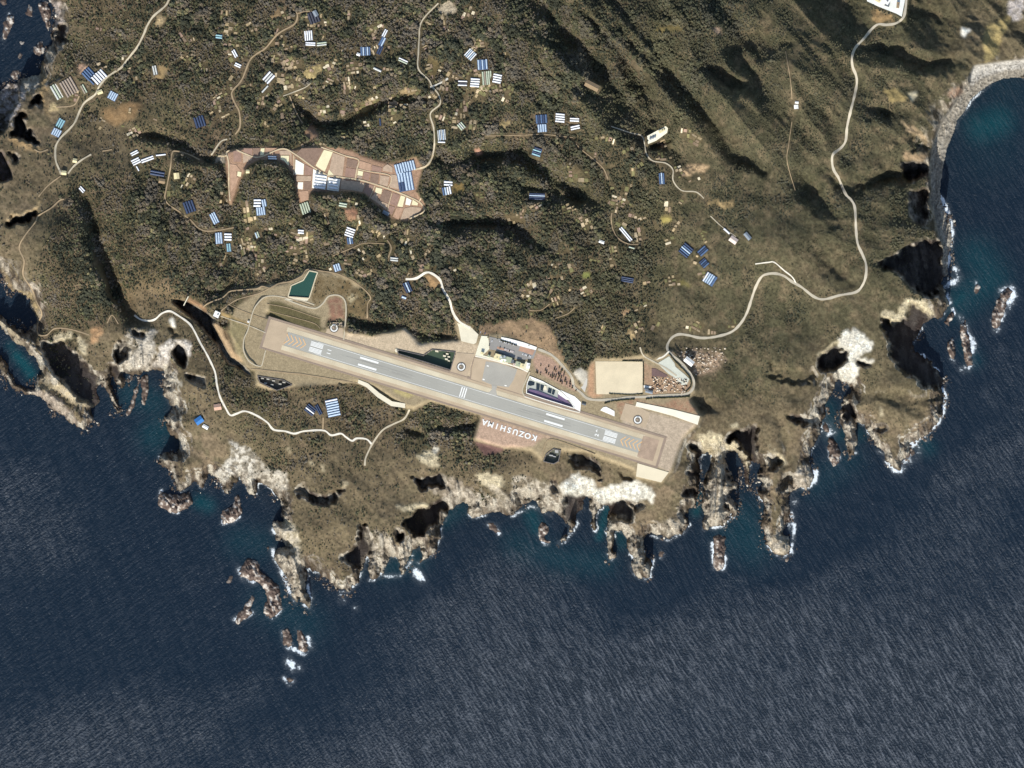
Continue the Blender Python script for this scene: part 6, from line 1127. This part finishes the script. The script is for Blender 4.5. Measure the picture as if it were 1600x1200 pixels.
# ------------------------------------------------------------------ offshore rocks
rockm = bpy.data.materials.new('sea_rock'); rockm.use_nodes = True; t = rockm.node_tree; b = t.nodes['Principled BSDF']; b.inputs['Roughness'].default_value = .9
at = t.nodes.new('ShaderNodeAttribute'); at.attribute_name = 'albedo'; t.links.new(at.outputs['Color'], b.inputs['Base Color'])
def rock(pts, h, label, seed, palef=.3, cat='rock', name='sea_rock'):
    g = .8; p = np.array(pts); x0, y0 = p.min(0) - 4; x1, y1 = p.max(0) + 4; nx, ny = int((x1 - x0) / g) + 1, int((y1 - y0) / g) + 1
    m = fill(pts, x0, y0, g, nx, ny); dd = np.where(m, edt(m, 30) * g - g / 2, -(edt(~m, 12) * g - g / 2))
    xs, ys = np.meshgrid(x0 + g * np.arange(nx), y0 + g * np.arange(ny))
    dd = dd + fbm(xs, ys, 7, 3, 500 + seed) * 3.0
    hh = h * (1 - np.exp(-np.clip(dd, 0, None) / 4.5)) * (0.55 + 0.55 * fbm(xs, ys, 6, 3, 530 + seed, ang=R(70), stretch=2.2, ridged=True)) + .25 * np.clip(dd, 0, 6)
    hh = np.where(dd > 0, np.maximum(hh, .3), np.maximum(dd, -4) * 1.2)
    kp = dd > -3; q_ = kp[:-1, :-1] & kp[1:, :-1] & kp[:-1, 1:] & kp[1:, 1:]
    u_ = np.zeros((ny, nx), bool); u_[:-1, :-1] |= q_; u_[1:, :-1] |= q_; u_[:-1, 1:] |= q_; u_[1:, 1:] |= q_
    if not q_.any(): return
    ii = -np.ones((ny, nx), int); ii[u_] = np.arange(u_.sum()); cx, cy = (x0 + x1) / 2, (y0 + y1) / 2; c0 = P(cx, cy, 0)
    kz = 1 - hh / HC; cc = np.stack([(xs - 800) * M * kz - c0.x, (600 - ys) * M * kz - c0.y, hh], -1)[u_]
    me = grid_mesh(name, cc, np.stack([ii[:-1, :-1][q_], ii[1:, :-1][q_], ii[1:, 1:][q_], ii[:-1, 1:][q_]], -1))
    r1 = np.clip(.5 + 1.5 * fbm(xs, ys, 4.5, 4, 560 + seed), 0, 1)
    al = lerp3(cA(S(74, 60, 52)), cA(S(128, 112, 98)), r1); al = lerp3(al, cA(S(212, 204, 190)), np.clip(r1 * 2.6 - 2.6 + palef * 2.2, 0, 1)); al = lerp3(al, cA(S(46, 38, 34)), np.clip(1 - hh / 2.0, 0, 1) * .8)
    color_attr(me, 'albedo', al[u_]); o = link(name, me, rockm); o.location = c0; tag(o, label, cat); return o
for i, (pts, h, pf, lab) in enumerate([
    (M_((300, 370), (310, 330), (360, 285), (410, 310), (430, 370), (480, 410), (540, 460), (550, 530), (565, 590), (540, 640), (490, 665), (450, 630), (460, 560), (470, 520), (430, 460), (390, 430), (340, 420), (300, 400)), 14, .3, 'long bent brown reef off the southwest point'),
    (M_((275, 690), (270, 660), (310, 610), (350, 560), (380, 520), (395, 535), (370, 580), (375, 630), (330, 670), (290, 700)), 8, .35, 'slanted foam edged rock west of the long bent reef'), (M_((215, 440), (232, 395), (255, 400), (245, 440)), 3, .1, 'tiny dark rock at the far west of the southern reefs'),
    (M_((570, 740), (600, 730), (618, 770), (622, 830), (600, 850), (575, 830), (565, 780)), 8, .15, 'oval brown rock, western one of the pair south of the point'), (M_((660, 745), (685, 745), (705, 800), (725, 830), (720, 880), (690, 880), (662, 850), (660, 800)), 8, .25, 'ragged dark rock, eastern one of the pair south of the point'), (M_((590, 1045), (610, 1035), (632, 1050), (612, 1066)), 3, .1, 'southernmost small rock ringed by surf'),
    (I_((980, 740), (1000, 670), (1040, 680), (1100, 695), (1180, 690), (1200, 740), (1170, 780), (1100, 810), (1040, 790), (985, 760)), 20, .3, 'broad dark islet below the southwest corner cliff'), (I_((1450, 770), (1480, 690), (1500, 700), (1510, 790), (1490, 850), (1430, 870), (1390, 870), (1380, 790), (1420, 780)), 16, .35, 'tall brown stack in the bay with a pale top'),
    (I_((865, -40), (885, -30), (862, 60), (832, 140), (800, 215), (786, 200), (815, 110), (848, 20)), 12, .2, 'thin curved rock fin in the western cove'), (I_((885, -40), (925, -60), (930, 0), (915, 80), (905, 130), (888, 120), (885, 60)), 12, .25, 'second rock fin in the western cove, east of the curved one'), (J_((1455, 870), (1480, 865), (1530, 930), (1500, 940), (1460, 900)), 4, .4, 'low speckled rock in the open southern bay'),
    (K_((160, 900), (180, 860), (220, 870), (232, 920), (200, 955), (240, 985), (220, 1000), (175, 980)), 12, .35, 'ring shaped rock standing off the central cliffs'), (K_((920, 1065), (930, 1050), (950, 1055), (945, 1080), (930, 1090)), 3, .4, 'very small surf rock off the eastern bay'), (K_((1260, 960), (1290, 940), (1330, 960), (1332, 1030), (1330, 1100), (1320, 1160), (1280, 1170), (1255, 1130), (1260, 1050)), 12, .25, 'tall narrow rock wrapped in white foam south of the fan of ridges'),
    (L_((380, 340), (410, 340), (440, 390), (455, 440), (440, 490), (410, 510), (385, 470), (375, 400)), 16, .3, 'leaf shaped rock in the eastern inlet'), (H_((1390, 800), (1420, 700), (1460, 630), (1500, 600), (1530, 620), (1490, 690), (1470, 780), (1440, 850), (1400, 840)), 12, .3, 'long foam capped rock farthest out to the east'), (H_((1290, 620), (1308, 575), (1328, 590), (1302, 640)), 5, .3, 'small rock between the east shore and the farthest rock'),
    (H_((1200, 830), (1235, 800), (1250, 900), (1270, 960), (1275, 1080), (1240, 1100), (1220, 1000), (1205, 900)), 16, .3, 'long upright fin of rock off the east cape with a foaming tail'), (H_((1120, 940), (1155, 910), (1170, 970), (1165, 1050), (1140, 1040), (1120, 990)), 18, .35, 'shorter fin of rock closest to the dark east cove'), (H_((1100, 815), (1155, 745), (1170, 760), (1130, 840)), 14, .3, 'slanted rock at the mouth of the dark east cove'),
    (A_((25, 150), (50, 90), (90, 100), (90, 140), (65, 180), (40, 240), (20, 235)), 10, .45, 'ragged rock in the sea at the upper west edge'), (A_((205, 320), (215, 290), (240, 265), (265, 262), (280, 300), (270, 335), (230, 345)), 10, .6, 'pale lumpy rock under the northwest cliff'), (A_((105, 345), (120, 325), (145, 345), (125, 365)), 4, .3, 'small dark rock west of the pale lumpy one'), (A_((65, 470), (80, 440), (110, 445), (112, 490), (85, 505)), 6, .5, 'pale rock north of the bouldery shore'),
    (A_((0, 10), (10, -20), (40, -20), (40, 25), (10, 35)), 6, .4, 'rock touching the upper west corner'), (A_((165, 60), (180, 30), (205, 60), (200, 100), (160, 100)), 7, .5, 'blocky rock near the northwest shore below the top edge'), (A_((120, 265), (150, 262), (150, 285), (125, 290)), 4, .5, 'tiny pale rock between the ragged and the lumpy rocks'), (A_((240, 20), (300, 10), (320, 90), (300, 200), (260, 110)), 12, .35, 'dark shelving rock attached by boulders to the northwest shore'),
    (L_((340, 260), (360, 240), (380, 250), (375, 300), (350, 300)), 4, .5, 'foam covered reef at the head of the eastern inlet')]):
    rock(pts, h, lab, i, pf)

# broken boulders and reef fragments along the shore
bmR = np.random.RandomState(21)
cand = np.argwhere((d > -9) & (d < 3.5)); cand = cand[bmR.permutation(len(cand))]
ico = bmesh.new(); bmesh.ops.create_icosphere(ico, subdivisions=1, radius=1); ico.verts.ensure_lookup_table(); IV = np.array([v.co[:] for v in ico.verts]); IF = np.array([[v.index for v in f_.verts] for f_ in ico.faces]); ico.free()
cl = fbm(GX, GY, 30, 3, 700); VV = []; FF = []; CC = []; nb = 0
for j, i in cand:
    x, y = gx[i], gy[j]
    if cl[j, i] < (.12 if (y > 430 or x < 120) else .25) or (x > 1440 and y < 280) or bmR.rand() < .55: continue
    if x < -10 or x > 1620 or y < -10: continue
    r_ = .5 + 2.7 * bmR.rand() ** 3.5; c0 = P(x + bmR.uniform(-.6, .6), y + bmR.uniform(-.6, .6), max(0.0, float(Hh[j, i])) if d[j, i] > 0 else 0.1)
    q_ = IV * (r_ * np.array([bmR.uniform(.7, 1.4), bmR.uniform(.7, 1.7), bmR.uniform(.5, 1.1)])) * (1 + .35 * (bmR.rand(len(IV), 1) - .5))
    VV.append(q_ + np.array(c0[:])); FF.append(IF + nb * len(IV)); v_ = bmR.rand(); base = cA(S(84, 73, 64)) if v_ < .62 else cA(S(128, 115, 102)) if v_ < .92 else cA(S(206, 198, 182)); CC.append(np.repeat(base[None] * (.7 + .5 * bmR.rand()), len(IV), 0)); nb += 1
    if nb >= 2600: break
VV = np.concatenate(VV); FF = np.concatenate(FF); me = bpy.data.meshes.new('shore_boulders'); me.from_pydata(VV.tolist(), [], FF.tolist()); color_attr(me, 'albedo', np.concatenate(CC)); tag(link('shore_boulders', me, rockm), kind='stuff')

# ------------------------------------------------------------------ plants
def leafm(name, c, var=.3):
    m = mat(name, c, var, .9, rough=.9, spec=.15, fine=.35); return m
barkm = mat('bark', S(92, 76, 62), .2, 2)
def crown_mesh(r, seed, col):
    rr = random.Random(seed); bm = bmesh.new()
    for k in range(7):
        a = rr.uniform(0, 6.28); q_ = r * rr.uniform(.15, .6); s_ = r * rr.uniform(.35, .6); z_ = r * rr.uniform(.7, 1.5)
        res = bmesh.ops.create_icosphere(bm, subdivisions=1, radius=s_)
        for v in res['verts']: v.co = Vector((v.co.x * rr.uniform(.75, 1.25), v.co.y * rr.uniform(.75, 1.25), v.co.z * rr.uniform(.7, 1.1))) + Vector((q_ * math.cos(a), q_ * math.sin(a), z_))
    me = bpy.data.meshes.new('tree_crown'); bm.to_mesh(me); bm.free(); me.materials.append(col); return me
trunk_me = bpy.data.meshes.new('tree_trunk'); bm = bmesh.new(); add_cyl(bm, 0, 0, -.5, 3.2, .28, .16, 7); bm.to_mesh(trunk_me); bm.free(); trunk_me.materials.append(barkm)
dl = leafm('palm_dark_leaf', S(52, 46, 34)); gl = leafm('shrub_leaf', S(70, 70, 44)); crowns = [crown_mesh(2.7, s_, dl if s_ % 2 else gl) for s_ in range(8)]
def tree(x, y, zz, sc, label, group, k):
    t_ = empty('tree', P(x, y, zz), rnd.uniform(0, 6.28)); t_.scale = (sc, sc, sc * 1.25); tag(t_, label, 'tree', group); link('trunk', trunk_me, None, t_); link('crown', crowns[k % 8], None, t_)
trees = [(1050, 515), (1140, 525), (1268, 540), (1105, 565), (1205, 575), (1230, 585), (1280, 590), (1320, 610), (1140, 620), (1115, 600), (1185, 620), (1160, 635), (1225, 640), (1260, 660), (1290, 660), (1200, 640), (1245, 690), (1280, 690), (1325, 690), (1300, 720), (1340, 700), (1385, 720), (1270, 640), (1380, 750), (1410, 770), (1450, 800), (1000, 590), (1020, 600), (1045, 615), (1330, 670), (1350, 730), (1210, 555), (1300, 575), (1255, 615), (1310, 640), (1180, 655), (1215, 670), (1385, 700)]
for i, (x0, y0) in enumerate(trees):
    x, y = tp(x0 + rnd.uniform(-5, 5), y0 + rnd.uniform(-5, 5)); tree(x, y, ZA + .2, rnd.uniform(.75, 1.05), 'dark round tree in the reddish triangular bed south of the terminal road', 'dark trees in the reddish triangular bed', i)
for i in range(34):
    x, y = Q_((rnd.uniform(880, 1260), rnd.uniform(370, 530)))[0]
    tree(x, y, ZA + .2, rnd.uniform(.35, .6), 'small dark shrub tree scattered in the garden inside the road bend', 'small trees in the road bend garden', i)
for i, (x0, y0) in enumerate([(605, 235), (625, 245), (650, 252), (680, 262), (705, 268), (735, 276), (760, 288), (775, 292), (590, 320), (640, 325), (452, 200), (470, 290), (560, 215)]):
    x, y = tp(x0, y0 - 3); tree(x, y, ZA + .8, rnd.uniform(.5, .75), 'small ornamental tree in the strips of the airport car park', 'ornamental trees in the airport car park', i)
def hedge(line, w, h, label):
    p = smooth_line(line, w * .8); bm = bmesh.new(); o0 = P(p[0].x, p[0].y, ZA)
    for c in p:
        v0 = P(c.x + rnd.uniform(-.3, .3), c.y + rnd.uniform(-.3, .3), ZA) - o0
        res = bmesh.ops.create_icosphere(bm, subdivisions=1, radius=w * M * .62)
        for v in res['verts']: v.co = Vector((v.co.x * rnd.uniform(.7, 1.3), v.co.y * rnd.uniform(.7, 1.3), v.co.z * h / w * rnd.uniform(.5, .8))) + Vector((v0.x, v0.y, h * .45))
    o = bm_obj('hedge', bm, leafm('hedge_leaf', S(62, 64, 46))); o.location = o0; tag(o, label, 'hedge')
hedge(Q_((330, 655), (400, 635), (500, 620), (600, 612), (660, 606)), 2.2, 4, 'dark hedge along the road south of the sports ground')
hedge(Q_((800, 604), (900, 596), (1100, 590), (1290, 578)), 2.2, 4, 'long dark hedge on the outer side of the eastern road bend')
hedge(Q_((1060, 95), (1130, 180), (1210, 260), (1270, 330), (1305, 400), (1300, 470), (1250, 520)), 1.8, 4, 'curved dark hedge on the inner side of the eastern road bend')
hedge(Q_((380, 545), (500, 552), (620, 556), (750, 548)), 1.6, 3, 'low hedge at the lower side of the sports ground')
hedge(Q_((530, 172), (640, 176), (750, 178)), 1.3, 4, 'row of dark bushes on the upper side of the sports ground')
hedge(Q_((762, 190), (766, 300), (764, 400), (762, 450)), 1.1, 4, 'row of dark bushes on the east side of the sports ground')
hedge(Q_((1110, 60), (1150, 110), (1190, 160)), 1.6, 4, 'short hedge before the long white hall')
hedge(T_((600, 232), (680, 252), (770, 285)), 1.5, 4, 'hedge under the white slope of the airport car park')
RV = []; RF = []; RCc = []; nb = 0
for k in range(420):
    rr = bmR.rand(2)
    if k < 250: x, y = Q_((1180 + 520 * rr[0], 20 + 310 * rr[1]))[0]
    else: x, y = Q_((860 + 400 * rr[0], 360 + 180 * rr[1]))[0]
    if k < 250 and (rr[0] * .9 + rr[1] > 1.45 or (rr[0] < .3 and rr[1] > .45)): continue
    r_ = .9 + 1.6 * bmR.rand() ** 2; q_ = IV * (r_ * np.array([1.2, .9, .7])) * (1 + .4 * (bmR.rand(len(IV), 1) - .5)); RV.append(q_ + np.array(P(x, y, hz(x, y) + .7)[:])); RF.append(IF + nb * len(IV)); nb += 1
    RCc.append(np.repeat((cA(S(224, 206, 180)) if bmR.rand() < .55 else cA(S(70, 58, 48)))[None], len(IV), 0))
me = bpy.data.meshes.new('rubble'); me.from_pydata(np.concatenate(RV).tolist(), [], np.concatenate(RF).tolist()); color_attr(me, 'albedo', np.concatenate(RCc)); tag(link('rubble', me, rockm), kind='stuff')
# the woods: one crown form built in geometry nodes and set on many points
FINE = np.random.RandomState(3)
step = 2.55
px = np.arange(-70, 1680, step); py = np.arange(-80, 920, step); PX, PY = np.meshgrid(px, py); PX = (PX + FINE.uniform(-1.25, 1.25, PX.shape)).ravel(); PY = (PY + FINE.uniform(-1.25, 1.25, PY.shape)).ravel()
vv = samp(VEG, PX, PY, 0); dd = samp(d, PX, PY, -9); rdd = samp(roadD, PX, PY, 9); aa = samp(AM.astype(float), PX, PY, 0); sl_ = samp(np.hypot(*np.gradient(Hh, G * M)), PX, PY, 0)
clump = fbm(PX, PY, 9, 3, 600)
prob = np.clip(vv * 1.25 - 0.08 + clump * .35 * (1 - vv), 0, 1) * (dd > 5) * (vv > .04) * (rdd > 1.7) * (sl_ < 2.6) * ((sl_ < 1.3) | (dd > 26))
prob = np.where(aa > .5, prob * .6, prob)
prob = prob * np.clip(1.25 + clump * 1.1, .3, 1)
sel = FINE.rand(len(PX)) < prob
PX, PY, vv, clump = PX[sel], PY[sel], vv[sel], clump[sel]
hs = samp(Hh, PX, PY, 0)
kk = M * (1 - hs / HC); pts3 = np.stack([(PX - 800) * kk, (600 - PY) * kk, hs], -1)
tall = np.clip(.5 + fbm(PX, PY, 40, 3, 620) * 1.2, 0, 1)
scrub = np.clip((PX + .25 * PY - 1120 + 60 * fbm(PX, PY, 120, 2, 660)) / 60, 0, 1)                  # the eastern slopes carry low even scrub
west = np.clip((250 - PX) / 60, 0, 1) * np.clip((PY - 280) / 40, 0, 1)
big = np.clip(fbm(PX, PY, 26, 3, 670) * 2.2, 0, 1)
size = (0.9 + 1.7 * np.clip(vv - .15, 0, 1)) * (.55 + 1.0 * FINE.rand(len(PX)) ** 2.2) * (.85 + .65 * big)
size *= (1 - .42 * scrub) * (1 - .12 * west)
zs = (.85 + .5 * FINE.rand(len(PX))) * (1 - .25 * scrub)
hue = np.clip(.5 + fbm(PX, PY, 17, 3, 640) * 1.5 + (FINE.rand(len(PX)) - .5) * .55, 0, 1); t1 = np.clip(.5 + fbm(PX, PY, 80, 3, 645) * 1.5, 0, 1); t2 = np.clip(.5 + fbm(PX, PY, 22, 3, 650) * 1.5, 0, 1)
cG = cA(S(92, 92, 66)); cDk = cA(S(68, 69, 55)); cBr = cA(S(112, 100, 82)); cPu = cA(S(103, 96, 83)); cYe = cA(S(122, 114, 82)); cOl = cA(S(87, 84, 62))
def ramp(a, b, lo, hi):
    w_ = np.clip((hue - lo) / (hi - lo), 0, 1)[:, None]; return a * (1 - w_) + b * w_
col = ramp(cDk[None], cG[None], .15, .45); col = col * (1 - np.clip((hue - .5) / .2, 0, 1)[:, None]) + cBr * np.clip((hue - .5) / .2, 0, 1)[:, None]; col = col * (1 - np.clip((hue - .78) / .15, 0, 1)[:, None]) + cPu * np.clip((hue - .78) / .15, 0, 1)[:, None]
col = np.where((FINE.rand(len(PX)) > .965)[:, None], cYe, col)
ew = (np.clip((PX - 760) / 260, 0, 1) * .75)[:, None]; col = col * (1 - ew) + (cDk * (1 - t1[:, None]) + cOl * t1[:, None]) * ew
col = col * (.78 + .44 * FINE.rand(len(PX)))[:, None] * (.82 + .36 * t2)[:, None]
me = bpy.data.meshes.new('woodland'); me.vertices.add(len(pts3)); me.vertices.foreach_set('co', pts3.astype(np.float32).ravel())
sc = me.attributes.new('tree_scale', 'FLOAT_VECTOR', 'POINT'); sc.data.foreach_set('vector', np.stack([size * (.85 + .3 * FINE.rand(len(PX))), size * (.85 + .3 * FINE.rand(len(PX))), size * zs], -1).astype(np.float32).ravel())
ro = me.attributes.new('tree_turn', 'FLOAT_VECTOR', 'POINT'); ro.data.foreach_set('vector', np.stack([np.zeros(len(PX)), np.zeros(len(PX)), FINE.rand(len(PX)) * 6.28], -1).astype(np.float32).ravel())
ca = me.attributes.new('leaf_tint', 'FLOAT_COLOR', 'POINT'); ca.data.foreach_set('color', np.concatenate([col, np.ones((len(PX), 1))], 1).astype(np.float32).ravel())
wood_o = link('woodland', me); tag(wood_o, kind='stuff')
lm = bpy.data.materials.new('woodland_leaves'); lm.use_nodes = True; t = lm.node_tree; b = t.nodes['Principled BSDF']; b.inputs['Roughness'].default_value = .9; b.inputs['Specular IOR Level'].default_value = .12
at = t.nodes.new('ShaderNodeAttribute'); at.attribute_type = 'INSTANCER'; at.attribute_name = 'leaf_tint'
g = t.nodes.new('ShaderNodeNewGeometry'); nn = t.nodes.new('ShaderNodeTexNoise'); nn.inputs['Scale'].default_value = .9; nn.inputs['Detail'].default_value = 3; t.links.new(g.outputs['Position'], nn.inputs['Vector'])
mr = t.nodes.new('ShaderNodeMapRange'); mr.inputs['From Min'].default_value = .3; mr.inputs['From Max'].default_value = .7; mr.inputs['To Min'].default_value = .7; mr.inputs['To Max'].default_value = 1.3; t.links.new(nn.outputs[0], mr.inputs['Value'])
vm = t.nodes.new('ShaderNodeVectorMath'); vm.operation = 'SCALE'; t.links.new(at.outputs['Color'], vm.inputs[0]); t.links.new(mr.outputs[0], vm.inputs['Scale']); t.links.new(vm.outputs[0], b.inputs['Base Color'])
ng = bpy.data.node_groups.new('woodland_scatter', 'GeometryNodeTree'); ng.interface.new_socket('Geometry', in_out='INPUT', socket_type='NodeSocketGeometry'); ng.interface.new_socket('Geometry', in_out='OUTPUT', socket_type='NodeSocketGeometry')
N = ng.nodes.new; gi = N('NodeGroupInput'); go = N('NodeGroupOutput'); ico = N('GeometryNodeMeshIcoSphere'); ico.inputs['Radius'].default_value = 1.0; ico.inputs['Subdivisions'].default_value = 3
sp_ = N('GeometryNodeSetPosition'); nz = N('ShaderNodeTexNoise'); nz.inputs['Scale'].default_value = 1.7; nz.inputs['Detail'].default_value = 3
nrm = N('GeometryNodeInputNormal'); sb = N('ShaderNodeMath'); sb.operation = 'MULTIPLY_ADD'; sb.inputs[1].default_value = 1.9; sb.inputs[2].default_value = -.95; vs_ = N('ShaderNodeVectorMath'); vs_.operation = 'SCALE'
ng.links.new(nz.outputs[0], sb.inputs[0]); ng.links.new(nrm.outputs[0], vs_.inputs[0]); ng.links.new(sb.outputs[0], vs_.inputs['Scale']); ng.links.new(vs_.outputs[0], sp_.inputs['Offset']); ng.links.new(ico.outputs['Mesh'], sp_.inputs['Geometry'])
tr = N('GeometryNodeTransform'); tr.inputs['Translation'].default_value = (0, 0, .9); ng.links.new(sp_.outputs[0], tr.inputs['Geometry'])
sm = N('GeometryNodeSetMaterial'); sm.inputs['Material'].default_value = lm; ng.links.new(tr.outputs[0], sm.inputs['Geometry'])
ip = N('GeometryNodeInstanceOnPoints'); mp = N('GeometryNodeMeshToPoints'); ng.links.new(gi.outputs[0], mp.inputs['Mesh']); ng.links.new(mp.outputs[0], ip.inputs['Points']); ng.links.new(sm.outputs[0], ip.inputs['Instance'])
a1 = N('GeometryNodeInputNamedAttribute'); a1.data_type = 'FLOAT_VECTOR'; a1.inputs['Name'].default_value = 'tree_scale'; a2 = N('GeometryNodeInputNamedAttribute'); a2.data_type = 'FLOAT_VECTOR'; a2.inputs['Name'].default_value = 'tree_turn'
ng.links.new(a1.outputs[0], ip.inputs['Scale']); ng.links.new(a2.outputs[0], ip.inputs['Rotation']); ng.links.new(ip.outputs[0], go.inputs[0])
md = wood_o.modifiers.new('scatter', 'NODES'); md.node_group = ng
print('crowns', len(pts3), 'ground quads', len(qa), 'sea quads', len(qq))
